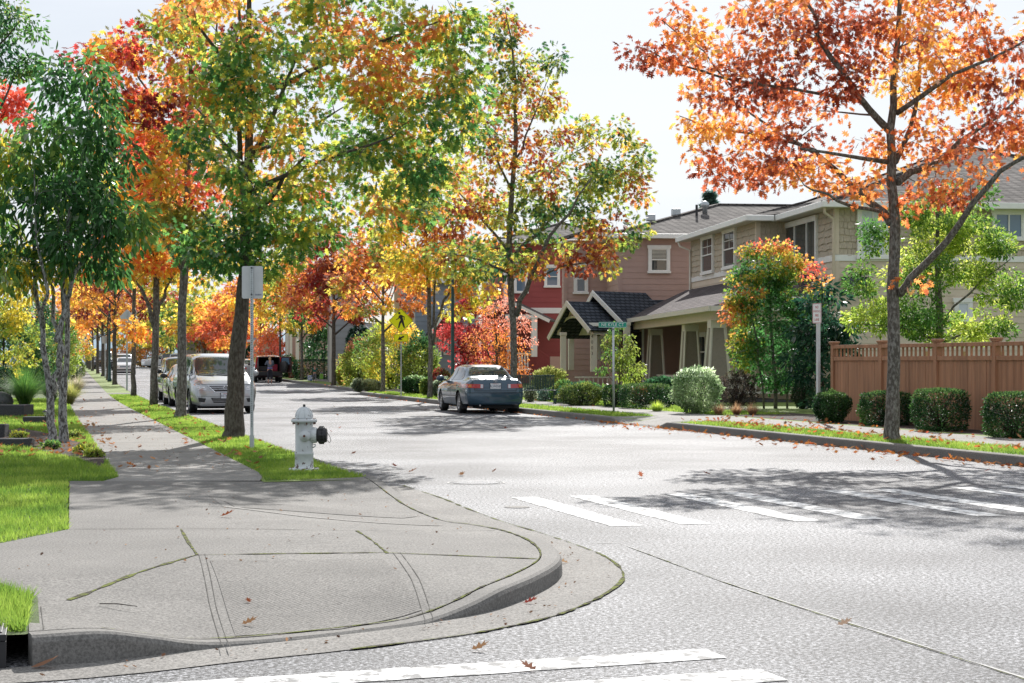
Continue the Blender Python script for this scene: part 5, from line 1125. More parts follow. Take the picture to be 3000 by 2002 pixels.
mb = MB(); mb.lathe([(120 * q, 243 * q), (125 * q, 258 * q), (160 * q, 285 * q), (163 * q, 345 * q), (150 * q, 350 * q), (163 * q, 355 * q), (160 * q, 385 * q), (138 * q, 400 * q), (135 * q, 432 * q), (105 * q, 440 * q)], 16, Mx)
for k_ in range(8): a = k_ * math.pi / 4; mb.tube([(X_(368) + 290 * q, 158 * q * math.cos(a), Z_(748) + 158 * q * math.sin(a)), (380 * q, 158 * q * math.cos(a), Z_(748) + 158 * q * math.sin(a))], .011, 6)
cp = mb.build('outlet_cap', 'black_plastic', t_, False, bevel=.003)
mb = MB(); mb.tube([(300 * q, -.03, Z_(668)), (385 * q, -.045, Z_(670)), (450 * q, -.05, Z_(700)), (505 * q, -.05, Z_(780)), (520 * q, -.05, Z_(860)), (495 * q, -.05, Z_(890)), (440 * q, -.045, Z_(840))], .0035, 6); mb.build('cable_loop', 'black_plastic', cp)
My = Matrix.Translation((X_(400), 0, Z_(755))) @ Matrix.Rotation(math.radians(90), 4, 'X')
mb = MB(); mb.lathe([(110 * q, 120 * q), (108 * q, 185 * q), (98 * q, 190 * q), (100 * q, 225 * q), (90 * q, 240 * q), (50 * q, 243 * q), (48 * q, 262 * q), (30 * q, 266 * q)], 28, My); mb.build('front_cap', 'rust', t_, True)
mat('rust_brown', (.12, .04, .02), rough=.9, var=.4, scale=40)
mb = MB(); mb.lathe([(24 * q, 266 * q), (23 * q, 300 * q)], 5, My); mb.build('cap_nut', 'rust_brown', t_)
for k_ in range(8):
    a = k_ * math.pi / 4 + .35
    for rr, z0_, z1_ in ((215, Z_(540), Z_(425)), (245, Z_(1380), Z_(1362))):
        mb = MB(); mb.lathe([(13 * q, z0_), (13 * q, z1_)], 6, Matrix.Translation((rr * q * math.cos(a), rr * q * math.sin(a), 0))); mb.build('bolt', 'rust_brown', t_)
mb = MB(); mb.tube([(X_(548), -.01, Z_(920)), (X_(585), -.01, Z_(925)), (X_(580), -.01, Z_(965)), (X_(540), -.01, Z_(985))], .008, 6); mb.build('eyelet', 'rust', t_, True)
# bench and picket
p = S(17.2, 56, .15); p = P(1562, HY, 57); p.z = .15; t_ = thing('park_bench', 'dark green slatted bench behind the parked sedan', 'bench', p, math.radians(5))
mb = MB()
for k in range(26): mb.box(-.68 + k * .053, -.645 + k * .053, -.0, .02, .45, .88)
mb.box(-.7, .7, -.02, .03, .88, .92); mb.box(-.7, .7, -.02, .03, .42, .45); mb.build('backrest', 'dark_green_metal', t_)
mb = MB()
for k in range(5): mb.box(-.7, .7, -.45 + k * .09, -.39 + k * .09, .42, .44)
mb.build('seat', 'dark_green_metal', t_)
for sx in (-.68, .68):
    for y in (-.42, .02): mb = MB(); mb.box(sx - .025, sx + .025, y - .025, y + .025, -.02, .42); mb.build('leg', 'dark_green_metal', t_)
# ------------------------------------------------------------------ vehicles
def paint(name, col, metal=.5): return mat(name, col, rough=.28, var=.04, scale=3, metal=metal, coat=1)
paint('paint_silver', (.36, .37, .38), .6); paint('paint_slate', (.022, .062, .10), .35); paint('paint_darkgreen', (.012, .035, .035), .3); paint('paint_white', (.75, .75, .75), 0); paint('paint_maroon', (.05, .014, .016), .4); paint('paint_black', (.012, .012, .014), .3); paint('paint_champagne', (.42, .42, .40), .6)
mat('car_seat_red', (.22, .01, .03), rough=.8, var=.2)
def lerp_tab(tab, x):
    if x <= tab[0][0]: return tab[0][1:]
    for a, b in zip(tab, tab[1:]):
        if x <= b[0]:
            f = (x - a[0]) / (b[0] - a[0]); return tuple(p + (q - p) * f for p, q in zip(a[1:], b[1:]))
    return tab[-1][1:]
def car_body(root, tab, W, wheels, wr, m, cut=None, roofk=.70, nseg=56):
    """tab rows: y, half width factor, z bottom, z belt, z top, greenhouse factor (0 hood .. 1 cabin)"""
    ys = [r[0] for r in tab]; st = sorted(set([ys[0] + (ys[-1] - ys[0]) * i / nseg for i in range(nseg + 1)] + ys)); vs = []; k = 13
    st = [y for i, y in enumerate(st) if i == 0 or y - st[i - 1] > .012 or y in ys]
    for y in st:
        wf, zb, zs, zt, gh = lerp_tab(tab, y); w_ = W / 2 * wf
        wt = w_ * (.80 - gh * (.80 - roofk)); hb = zs - zb; rise = zt - zs
        ring_ = [(0, zb), (w_ * .86, zb), (w_ * .955, zb + .05 * hb / .6), (w_ * .99, zb + .32 * hb), (w_, zb + .55 * hb), (w_ * .985, zb + .82 * hb), (w_ * (.955 - .0 * gh), zs - .012),
                 (w_ * (.93 - .025 * gh), zs + .10 * rise + .004), (wt + (w_ * .90 - wt) * .42, zs + rise * (.46 + .14 * (1 - gh))), (wt * 1.02, zs + rise * (.86 - .0 * gh)), (wt * .90, zs + rise * .955), (wt * .5, zt - .004), (0, zt)]
        vs += [(x, y, z) for x, z in ring_] + [(-x, y, z) for x, z in ring_[-2:0:-1]]
    n = 2 * k - 2; fs = [(i * n + j, i * n + (j + 1) % n, (i + 1) * n + (j + 1) % n, (i + 1) * n + j) for i in range(len(st) - 1) for j in range(n)]
    fs += [tuple(range(n)), tuple((len(st) - 1) * n + j for j in range(n - 1, -1, -1))]
    me = bpy.data.meshes.new('body'); me.from_pydata(vs, [], fs); bm = bmesh.new(); bm.from_mesh(me); bmesh.ops.recalc_face_normals(bm, faces=bm.faces); bm.to_mesh(me); bm.free()
    o = bpy.data.objects.new('body', me); COL.objects.link(o)
    bv = BVHTree.FromPolygons([Vector(v) for v in vs], fs)
    cutters = []
    for wy in wheels:
        for sx in (-1, 1):
            mb = MB(); mb.lathe([(wr * 1.17, -.22), (wr * 1.17, .25)], 28, Matrix.Translation((sx * (W / 2 - .02), wy, wr * .98)) @ Matrix.Rotation(math.radians(90), 4, 'Y')); cutters.append(mb.build('c', 'black'))
    if cut: mb = MB(); mb.box(*cut); cutters.append(mb.build('c', 'black'))
    for c_ in cutters:
        md = o.modifiers.new('b', 'BOOLEAN'); md.object = c_; md.operation = 'DIFFERENCE'; md.solver = 'EXACT'
    bpy.context.view_layer.update(); dg = bpy.context.evaluated_depsgraph_get(); me2 = bpy.data.meshes.new_from_object(o.evaluated_get(dg)); me2.name = 'body'
    bpy.data.objects.remove(o); [bpy.data.objects.remove(c_) for c_ in cutters]
    me2.materials.clear(); me2.materials.append(MAT[m]); me2.materials.append(MAT['black'])
    for p in me2.polygons:
        c_ = p.center; inside = any(math.hypot(c_.y - wy, c_.z - wr * .98) < wr * 1.165 + .004 and c_.z < wr * 2.2 and abs(c_.x) < W / 2 - .03 for wy in wheels)
        if cut and cut[0] - .01 <= c_.x <= cut[1] + .01 and cut[2] - .01 <= c_.y <= cut[3] + .01 and cut[4] - .01 <= c_.z <= cut[5] + .01 and c_.y > tab[0][0] + .09: inside = True
        p.material_index = 1 if (inside or c_.z < min(r[2] for r in tab) + .015) else 0
        p.use_smooth = True
    bo = bpy.data.objects.new('body', me2); COL.objects.link(bo); bo.parent = root
    md = bo.modifiers.new('es', 'EDGE_SPLIT'); md.split_angle = math.radians(38)
    return bo, bv
def decal(bv, poly, d, name, m, parent, o=.006, step=.06, far=5.):
    """project a 2D outline onto the body: d='x-','x+' side (y,z); 'y-','y+' (x,z); 'z' top (x,y)"""
    r = sheet([tuple(p) for p in poly], lambda a, b: 0., step); vs = []
    for a, b, _ in r.v:
        if d[0] == 'x': s_ = 1 if d[1] == '+' else -1; og = Vector((s_ * far, a, b)); dr = Vector((-s_, 0, 0))
        elif d[0] == 'y': s_ = 1 if d[1] == '+' else -1; og = Vector((a, s_ * far, b)); dr = Vector((0, -s_, 0))
        else: og = Vector((a, b, far)); dr = Vector((0, 0, -1))
        h_ = bv.ray_cast(og, dr)
        if h_[0] is None: h_ = bv.find_nearest(og + dr * far * .7)
        n = h_[1]
        if n.dot(dr) > 0: n = -n
        vs.append(h_[0] + (n * .3 - dr * .7) * o)
    mb = MB(); mb.add(vs, r.f); return mb.build(name, m, parent, True)
def wheel(root, x, y, r, w_, sx, spokes=7, rimm='rim'):
    M = Matrix.Translation((x, y, r)) @ Matrix.Rotation(math.radians(90) * sx, 4, 'Y')
    mb = MB(); mb.lathe([(r * .64, -w_), (r * .93, -w_), (r, -w_ * .85), (r, -w_ * .15), (r * .95, -.005), (r * .80, .004), (r * .66, 0), (r * .64, -.02)], 36, M); t = mb.build('wheel', 'tyre', root, True)
    mb = MB(); mb.lathe([(r * .645, -.03), (r * .65, -.004), (r * .62, -.004), (r * .58, -.03)], 30, M)
    for k in range(spokes):
        a = 2 * math.pi * k / spokes; R_ = M @ Matrix.Rotation(a, 4, 'Z'); mb.box(r * .12, r * .61, -r * .075, r * .075, -.045, -.012, R_)
    mb.lathe([(r * .17, -.04), (r * .16, -.006), (r * .05, -.002)], 14, M)
    mb.build('rim', rimm, t)
    mb = MB(); mb.lathe([(r * .60, -.10), (r * .60, -.055)], 20, M); mb.build('brake_disc', 'black_plastic', t)
def numplate(root, p, txt, w_=.31, h_=.155, back=True, tilt=0):
    mb = MB(); mb.box(-w_ / 2 - .01, w_ / 2 + .01, -.008, .004, -h_ / 2 - .01, h_ / 2 + .01, Matrix.Translation(p) if back else Matrix.Translation(p) @ Matrix.Rotation(math.pi, 4, 'Z')); fr = mb.build('number_plate', 'black_plastic', root)
    s_ = -1 if back else 1; q = Vector(p) + Vector((0, s_ * .010, 0)); M = Matrix.Translation(q)
    mb = MB(); mb.box(-w_ / 2, w_ / 2, -.003, .003, -h_ / 2, h_ / 2, M); mb.build('plate_face', 'white_plate', fr)
    text('lettering', txt, h_ * .68, 'plate_text', fr, q + Vector((0, s_ * .0045, -h_ * .06)), (math.radians(90), 0, 0 if back else math.pi), extrude=.0006, sx=.78)
    text('lettering', 'WASHINGTON', h_ * .17, 'sign_red', fr, q + Vector((0, s_ * .0045, h_ * .38)), (math.radians(90), 0, 0 if back else math.pi), extrude=.0006)
def mirror(root, sx, W, y, z, m):
    mb = MB(); b = bmesh.new(); bmesh.ops.create_uvsphere(b, u_segments=14, v_segments=10, radius=1)
    M = Matrix.Translation((sx * (W / 2 + .10), y, z)) @ Matrix.Diagonal((.125, .07, .085, 1)); mb.add([M @ v.co for v in b.verts], [tuple(v.index for v in f.verts) for f in b.faces]); b.free()
    mb.bar((sx * (W / 2 - .08), y + .02, z - .05), (sx * (W / 2 + .04), y, z - .03), .06, .05); mb.build('wing_mirror', m, root, True)

def place_car(name, label, u, v, rot=0., group='cars parked along the street', loc=None):
    p = loc if loc is not None else S(u, v, 0.)
    return thing(name, label, 'car', p, TH + rot, group)

# ---- the slate sedan parked on the right, seen from behind
W = 1.78; t_ = place_car('parked_sedan', 'dark slate blue sedan parked at the far kerb, seen from behind', 0, 0, math.radians(-1.5), loc=None)
c_ = S(R(52) - 1.09, 53.15, 0); 
pL = P(1458, HY, 51); t_.location = (pL.x - 2.38 * ST, 51 + 2.38 * CT - .05, 0)
tab = [(-2.39, .80, .30, .60, .64, 0), (-2.365, .88, .27, .70, .90, 0), (-2.33, .93, .25, .84, .985, .05), (-2.20, .96, .24, .90, 1.015, .1), (-1.75, .98, .22, .93, 1.045, .35), (-1.60, .985, .20, .935, 1.10, .7), (-1.35, .99, .20, .935, 1.245, .95), (-1.05, 1, .19, .93, 1.355, 1), (-.7, 1, .19, .93, 1.405, 1), (-.1, 1, .19, .925, 1.42, 1), (.30, 1, .19, .92, 1.385, 1), (.75, .995, .19, .91, 1.18, .95), (1.10, .99, .20, .895, 1.0, .5), (1.25, .985, .20, .88, .97, .2), (1.9, .96, .20, .80, .90, .0), (2.22, .90, .22, .68, .78, 0), (2.34, .82, .25, .55, .62, 0), (2.38, .70, .30, .46, .50, 0)]
bo, bv = car_body(t_, tab, W, (-1.31, 1.36), .315, 'paint_slate', roofk=.66)
for wy in (-1.31, 1.36):
    for sx in (-1, 1): wheel(t_, sx * (W / 2 - .03), wy, .315, .21, sx, 9)
decal(bv, [(-.58, 1.095), (.58, 1.095), (.66, 1.06), (.50, 1.335), (.40, 1.362), (-.40, 1.362), (-.50, 1.335), (-.66, 1.06)][::1] if False else [(-.62, 1.115), (.62, 1.115), (.49, 1.32), (.38, 1.345), (-.38, 1.345), (-.49, 1.32)], 'y-', 'rear_window', 'glass', t_, .016, .04)
for sx in ('-', '+'):
    decal(bv, [(-1.42, .985), (-.30, .965), (-.30, 1.33), (-.75, 1.33), (-1.12, 1.24)], 'x' + sx, 'side_window', 'glass', t_)
    decal(bv, [(-.22, .965), (.86, .945), (.80, 1.0), (.22, 1.32), (-.22, 1.335)], 'x' + sx, 'side_window', 'glass', t_)
for sg in (-1, 1):
    tl = decal(bv, [(sg * .36, .735), (sg * .87, .75), (sg * .88, .84), (sg * .83, .865), (sg * .36, .855)][::sg], 'y-', 'taillight', 'red_lens', t_, .010, .03)
    decal(bv, [(sg * .37, .742), (sg * .44, .742), (sg * .44, .85), (sg * .37, .85)][::sg], 'y-', 'reversing_lens', 'clear_lens', tl, .014, .03)
    decal(bv, [(sg * .70, .765), (sg * .80, .765), (sg * .80, .845), (sg * .70, .845)][::sg], 'y-', 'indicator_lens', 'amber_lens', tl, .014, .03)
    decal(bv, [(-2.33, .755), (-2.18, .765), (-2.2, .85), (-2.31, .85)], 'x' + ('+' if sg > 0 else '-'), 'taillight', 'red_lens', t_, .008, .04)
for y0 in (-.26, ):
    for sx in ('-', '+'): decal(bv, [(y0 - .007, .28), (y0 + .007, .28), (y0 + .007, .96), (y0 - .007, .96)], 'x' + sx, 'door_gap', 'black', t_, .003, .08)
for sx in ('-', '+'):
    decal(bv, [(-1.12, .50), (1.0, .48), (1.0, .50), (-1.12, .52)], 'x' + sx, 'side_moulding', 'black_plastic', t_, .006, .1)
    for y0 in (-.95, .0): decal(bv, [(y0 - .1, .80), (y0 + .1, .80), (y0 + .1, .835), (y0 - .1, .835)], 'x' + sx, 'door_handle', 'paint_slate', t_, .022, .04)
decal(bv, [(-.60, .655), (.60, .655), (.60, .668), (-.60, .668)], 'y-', 'boot_gap', 'black', t_, .006, .05)
decal(bv, [(-.82, .60), (.82, .60), (.82, .612), (-.82, .612)], 'y-', 'bumper_gap', 'black', t_, .006, .05)
for sg in (-1, 1): decal(bv, [(sg * .60, .655), (sg * .61, .655), (sg * .68, .98), (sg * .67, .98)][::sg], 'y-', 'boot_gap', 'black', t_, .006, .05)
numplate(t_, (.0, -2.385, .80), 'ALW0580')
mb = MB()
def ell(cx_, cz_, a, b, r=.005, y=-2.372): return [(cx_ + a * math.cos(q * math.pi / 12), y, cz_ + b * math.sin(q * math.pi / 12)) for q in range(25)]
for e_ in (ell(0, .945, .055, .036), ell(0, .958, .032, .014), ell(0, .945, .015, .034)): mb.tube(e_, .0045, 5)
mb.build('emblem', 'chrome', t_, True)
mirror(t_, -1, W, .78, 1.0, 'paint_slate'); mirror(t_, 1, W, .78, 1.0, 'paint_slate')
mb = MB(); mb.box(-.55, .55, -2.30, -1.8, .16, .30); mb.build('underbody', 'black', t_)
mb = MB(); mb.tube([(-.45, -2.36, .245), (-.45, -2.1, .25)], .028, 8); mb.build('tailpipe', 'chrome', t_)
for wy in (-1.31, 1.36):
    for sx in (-1, 1): mb = MB(); mb.box(sx * (W / 2 - .19), sx * (W / 2 - .03), wy - .40, wy - .39, .14, .36); mb.build('mud_flap', 'black_plastic', t_)

# ---- silver minivan facing us
W = 1.95; t_ = place_car('parked_minivan', 'silver minivan parked nose towards us behind the second oak', 0, 0, math.pi + math.radians(2.5)); pL = P(651, HY, 51.2); t_.location = (pL.x - 2.55 * ST, 51.2 + 2.55 * CT, 0)
tab = [(-2.56, .84, .35, .75, .85, 0), (-2.50, .95, .28, 1.0, 1.35, .6), (-2.42, .98, .26, 1.03, 1.60, 1), (-2.2, .99, .24, 1.03, 1.70, 1), (-1.2, 1, .23, 1.03, 1.745, 1), (0, 1, .22, 1.03, 1.745, 1), (.6, 1, .22, 1.03, 1.70, 1), (.85, 1, .22, 1.03, 1.63, 1), (1.45, .99, .22, 1.02, 1.24, .85), (1.68, .985, .22, .99, 1.13, .3), (1.95, .97, .22, .94, 1.06, .0), (2.25, .94, .22, .86, .955, 0), (2.42, .90, .21, .78, .855, 0), (2.50, .86, .20, .68, .75, 0), (2.555, .80, .22, .52, .60, 0), (2.57, .70, .28, .45, .50, 0)]
bo, bv = car_body(t_, tab, W, (-1.50, 1.58), .34, 'paint_silver', roofk=.74)
for wy in (-1.50, 1.58):
    for sx in (-1, 1): wheel(t_, sx * (W / 2 - .03), wy, .34, .22, sx, 7)
decal(bv, [(-.78, 1.115), (-.3, 1.085), (.3, 1.085), (.78, 1.115), (.655, 1.60), (.5, 1.645), (-.5, 1.645), (-.655, 1.60)], 'y+', 'windscreen', 'glass', t_, .014, .05)
mb = MB()
for sx in (-.42, .42):
    mb.lathe([(.001, -.06), (.11, -.05), (.13, .15), (.10, .2)], 12, Matrix.Translation((sx, .9, 1.2)))
for sx in ('-', '+'):
    decal(bv, [(-2.25, 1.11), (-.95, 1.10), (-.95, 1.56), (-2.15, 1.56)], 'x' + sx, 'side_window', 'glass', t_); decal(bv, [(-.85, 1.10), (.28, 1.10), (.28, 1.56), (-.85, 1.56)], 'x' + sx, 'side_window', 'glass', t_); decal(bv, [(.36, 1.10), (1.38, 1.09), (1.25, 1.17), (.78, 1.50), (.36, 1.555)], 'x' + sx, 'side_window', 'glass', t_)
grp = [(-.50, .80), (.50, .80), (.46, .735), (.30, .635), (-.30, .635), (-.46, .735)]
gr = decal(bv, grp, 'y+', 'grille', 'black_plastic', t_, .008, .04)
ga = [(-.53, .815), (.53, .815), (.49, .725), (.32, .615), (-.32, .615), (-.49, .725)]
for z0_, z1_, w0_, w1_ in ((.700, .712, .40, .42), (.755, .767, .455, .465), (.805, .818, .52, .53), (.615, .632, .31, .33)): decal(bv, [(-w0_, z0_), (w0_, z0_), (w1_, z1_), (-w1_, z1_)], 'y+', 'grille_bar', 'chrome', gr, .014, .05)
for sg in (-1, 1): decal(bv, [(sg * .53, .815), (sg * .505, .81), (sg * .31, .63), (sg * .33, .612)][::-sg], 'y+', 'grille_bar', 'chrome', gr, .014, .05)
mb = MB(); y_ = 2.52; zc2 = .735
mb.tube([(.078 * math.cos(q * math.pi / 14), y_, zc2 + .078 * math.sin(q * math.pi / 14)) for q in range(29)], .007, 6)
for pts in ([(-.040, .062), (0, .005), (.040, .062)], [(-.068, .028), (-.034, -.062), (0, -.008), (.034, -.062), (.068, .028)]): mb.tube([(a, y_ + .004, zc2 + b) for a, b in pts], .007, 6)
mb.build('emblem', 'chrome', t_, True)
for sg in (-1, 1):
    hl = decal(bv, [(sg * .55, .70), (sg * .60, .665), (sg * .80, .68), (sg * .86, .74), (sg * .895, .84), (sg * .86, .87), (sg * .72, .80), (sg * .57, .75)][::-sg], 'y+', 'headlight', 'clear_lens', t_, .010, .035)
    for cx_ in (.64, .77):
        mb = MB(); b_ = bv.ray_cast(Vector((sg * cx_, 5, .735)), Vector((0, -1, 0)))[0]; mb.lathe([(.05, -.03), (.047, .0), (.03, -.012), (.012, .006)], 16, Matrix.Translation(b_ + Vector((0, .012, 0))) @ Matrix.Rotation(math.radians(-90), 4, 'X')); mb.build('lamp_reflector', 'chrome', hl, True)
    decal(bv, [(sg * .845, .80), (sg * .885, .82), (sg * .885, .85), (sg * .855, .85)][::-sg], 'y+', 'indicator_lens', 'amber_lens', hl, .014, .03)
    decal(bv, [(sg * .58, .44), (sg * .80, .47), (sg * .78, .345), (sg * .62, .33)][::-sg], 'y+', 'fog_lamp_recess', 'black_plastic', t_, .008, .04)
    decal(bv, [(sg * .60, 1.0), (sg * .61, 1.0), (sg * .42, .84), (sg * .41, .84)][::-sg], 'y+', 'bonnet_crease', 'paint_silver', t_, .004, .06)
decal(bv, [(-.44, .46), (.44, .46), (.36, .31), (-.36, .31)], 'y+', 'lower_grille', 'black_plastic', t_, .008, .04)
for z_ in (.35, .39, .43): decal(bv, [(-.38, z_), (.38, z_), (.385, z_ + .008), (-.385, z_ + .008)], 'y+', 'grille_bar', 'clear_lens', t_, .012, .08)
decal(bv, [(-.86, .49), (.86, .49), (.86, .497), (-.86, .497)] , 'y+', 'bumper_gap', 'black', t_, .004, .06)
decal(bv, [(-.80, .845), (-.5, .828), (.5, .828), (.80, .845), (.80, .851), (.5, .835), (-.5, .835), (-.80, .851)], 'y+', 'bonnet_gap', 'black', t_, .005, .05)
numplate(t_, (.0, 2.585, .52), 'AST6951', back=False)
mirror(t_, -1, W, 1.02, 1.16, 'paint_silver'); mirror(t_, 1, W, 1.02, 1.16, 'paint_silver')
mb = MB(); mb.box(-.80, .80, 2.0, 2.45, .15, .25); mb.box(-.7, .7, -2.3, 2.0, .17, .24); mb.build('underbody', 'black', t_)
for sx in (-.3, .25): mb = MB(); p0 = bv.ray_cast(Vector((sx, 5, 1.10)), Vector((0, -1, 0)))[0]; p1 = bv.ray_cast(Vector((sx + .45, 5, 1.14)), Vector((0, -1, 0)))[0]; mb.bar(p0 + Vector((0, .025, .02)), p1 + Vector((0, .025, .03)), .018); mb.build('wiper', 'black_plastic', t_)

# ---- simpler cars
def simple_car(name, label, kind, loc, rz, m, facing_front=True, plate_t=None, group='cars parked along the street', mirrors='black_plastic'):
    t_ = thing(name, label, 'car', loc, rz, group)
    if kind == 'sedan':
        W, L = 1.80, 2.38; tab = [(-2.38, .78, .30, .60, .66, 0), (-2.33, .92, .25, .84, .98, .05), (-1.75, .98, .22, .93, 1.04, .35), (-1.05, 1, .19, .93, 1.36, 1), (-.1, 1, .19, .925, 1.43, 1), (.30, 1, .19, .92, 1.39, 1), (1.10, .99, .20, .895, 1.0, .5), (1.9, .96, .20, .80, .90, .0), (2.22, .90, .22, .70, .80, 0), (2.34, .84, .24, .58, .66, 0), (2.38, .70, .30, .46, .52, 0)]; wh = (-1.31, 1.36); r = .315
        ws = [(-.62, 1.03), (.62, 1.03), (.50, 1.33), (-.50, 1.33)]; rw = [(-.60, 1.08), (.60, 1.08), (.46, 1.33), (-.46, 1.33)]
        sw = [[(-1.42, .985), (-.30, .965), (-.30, 1.33), (-.75, 1.33), (-1.12, 1.22)], [(-.22, .965), (.82, .95), (.22, 1.31), (-.22, 1.335)]]; zl_ = (.62, .74); tl_ = [(.45, .74), (.85, .74), (.85, .86), (.45, .86)]
    elif kind == 'suv':
        W, L = 1.80, 2.28; tab = [(-2.28, .84, .40, .75, .90, 0), (-2.24, .95, .36, 1.0, 1.35, .8), (-2.1, .98, .33, 1.02, 1.62, 1), (-1.5, 1, .32, 1.02, 1.68, 1), (0, 1, .30, 1.02, 1.69, 1), (.4, 1, .30, 1.02, 1.64, 1), (1.10, .99, .30, 1.0, 1.16, .6), (1.4, .98, .30, .96, 1.08, .1), (2.0, .95, .30, .88, 1.0, 0), (2.2, .88, .32, .75, .85, 0), (2.28, .78, .38, .55, .62, 0)]; wh = (-1.30, 1.34); r = .35
        ws = [(-.68, 1.17), (.68, 1.17), (.58, 1.58), (-.58, 1.58)]; rw = [(-.66, 1.12), (.66, 1.12), (.58, 1.56), (-.58, 1.56)]
        sw = [[(-2.05, 1.10), (-1.0, 1.09), (-1.0, 1.56), (-1.95, 1.54)], [(-.92, 1.09), (.02, 1.09), (.02, 1.57), (-.92, 1.57)], [(.1, 1.09), (.98, 1.08), (.45, 1.52), (.1, 1.56)]]; zl_ = (.72, .86); tl_ = [(.66, .95), (.85, .95), (.82, 1.2), (.66, 1.2)]
    bo, bv = car_body(t_, tab, W, wh, r, m, roofk=.68 if kind == 'sedan' else .76, nseg=30)
    for wy in wh:
        for sx in (-1, 1): wheel(t_, sx * (W / 2 - .03), wy, r, .2, sx, 6)
    decal(bv, ws, 'y+', 'windscreen', 'glass', t_, .01, .12); decal(bv, rw, 'y-', 'rear_window', 'glass', t_, .01, .12)
    for sx in ('-', '+'):
        for q in sw: decal(bv, q, 'x' + sx, 'side_window', 'glass', t_, .008, .14)
    for sg in (-1, 1):
        decal(bv, [(sg * .50, zl_[0]), (sg * .82, zl_[0] + .02), (sg * .80, zl_[1]), (sg * .55, zl_[1] - .03)][::-sg], 'y+', 'headlight', 'clear_lens', t_, .01, .08)
        decal(bv, [(sg * x, z) for x, z in tl_][::sg], 'y-', 'taillight', 'red_lens', t_, .01, .08); mirror(t_, sg, W, .80, 1.02 if kind == 'sedan' else 1.14, mirrors)
    g_ = [(-.38, zl_[0] - .02), (.38, zl_[0] - .02), (.42, zl_[1] - .02), (-.42, zl_[1] - .02)]; gg = decal(bv, g_, 'y+', 'grille', 'black_plastic', t_, .01, .08)
    for k in range(3): z_ = zl_[0] + .01 + k * .035; decal(bv, [(-.38, z_), (.38, z_), (.38, z_ + .01), (-.38, z_ + .01)], 'y+', 'grille_bar', 'chrome', gg, .016, .1)
    decal(bv, [(-.6, .34), (.6, .34), (.66, .45), (-.66, .45)], 'y+', 'lower_grille', 'black_plastic', t_, .01, .08)
    mb = MB(); mb.box(-.2, .2, -L - .02, -L - .005, .72, .84); mb.build('number_plate', 'white_plate', t_)
    mb = MB(); mb.box(-.7, .7, -2.1, 2.1, .16, .24); mb.build('underbody', 'black', t_)
    return t_, bv
# two cars behind the minivan
def carpos(px_left, Df):   # centre of a car facing us whose left side touches px_left, front at distance Df
    x = (px_left - CX) / FPX * Df; c0 = Vector((x, Df, zroad(x, Df))); return c0 + Vector((.95 * CT - 2.38 * ST, .95 * ST + 2.38 * CT, 0))
simple_car('parked_sedan', 'champagne silver sedan parked right behind the minivan', 'sedan', carpos(494, 59), TH + math.pi, 'paint_champagne')
simple_car('parked_suv', 'dark green boxy car parked third in the left row', 'suv', carpos(477, 65.5), TH + math.pi, 'paint_darkgreen')
th2 = TH - .05
simple_car('parked_sedan', 'white luxury sedan facing us far up the left kerb', 'sedan', Vector((*P(366, 0, 146)[:2], zroad(*P(366, 0, 146)[:2]))), th2 + math.pi, 'paint_white')
simple_car('parked_suv', 'white car with pale roof just behind the far white sedan', 'suv', Vector((*P(362, 0, 157)[:2], zroad(*P(362, 0, 157)[:2]))), th2 + math.pi, 'paint_white')
sv, bv = simple_car('parked_suv', 'dark suv with roof rack between the far left trunks', 'suv', Vector((*P(303, 0, 176)[:2], zroad(*P(303, 0, 176)[:2]))), th2 + math.pi, 'paint_black'); sv.scale = (1.15, 1.1, 1.15)
mb = MB(); mb.box(-.55, .55, -1.2, .3, 1.74, 1.78); mb.build('roof_rack', 'galv', sv)
simple_car('parked_suv', 'black suv seen from behind across the far junction', 'suv', Vector((*P(497, 0, 188)[:2], zroad(*P(497, 0, 188)[:2]))), TH - .1, 'paint_black')
simple_car('parked_suv', 'silver suv next to the black one across the far junction', 'suv', Vector((*P(521, 0, 181)[:2], zroad(*P(521, 0, 181)[:2]))), TH - .12, 'paint_silver')
simple_car('parked_sedan', 'small white car side on beyond the black suv', 'sedan', Vector((*P(478, 0, 205)[:2], zroad(*P(478, 0, 205)[:2]))), TH - 1.4, 'paint_white')
simple_car('parked_sedan', 'dark car roof showing above the minivan', 'sedan', Vector((*P(548, 0, 165)[:2], zroad(*P(548, 0, 165)[:2]))), TH, 'paint_slate')
simple_car('parked_sedan', 'silver sedan parked in front of the maroon suv', 'sedan', Vector((*P(733, 0, 118)[:2], zroad(*P(733, 0, 118)[:2]))), TH - .02, 'paint_silver')

# ---- maroon suv with its rear door swung open
Ds = 110.; pc = P(793, 0, Ds); t_ = thing('loaded_suv', 'dark maroon suv with its rear door open to the right', 'car', (pc.x - 2.2 * ST, Ds + 2.2 * CT, zroad(pc.x, Ds)), TH - math.radians(3), 'cars parked along the street')
W = 1.80; tab = [(-2.28, .84, .40, .66, .72, 0), (-2.24, .95, .36, 1.0, 1.50, .9), (-2.18, .98, .33, 1.02, 1.62, 1), (-1.5, 1, .32, 1.02, 1.68, 1), (0, 1, .30, 1.02, 1.69, 1), (.4, 1, .30, 1.02, 1.64, 1), (1.10, .99, .30, 1.0, 1.16, .6), (1.4, .98, .30, .96, 1.08, .1), (2.0, .95, .30, .88, 1.0, 0), (2.2, .88, .32, .75, .85, 0), (2.28, .78, .38, .55, .62, 0)]
bo, bv = car_body(t_, tab, W, (-1.30, 1.34), .35, 'paint_maroon', cut=(-.64, .64, -2.6, -.6, .70, 1.56), roofk=.78, nseg=36)
for wy in (-1.30, 1.34):
    for sx in (-1, 1): wheel(t_, sx * (W / 2 - .03), wy, .35, .2, sx, 6)
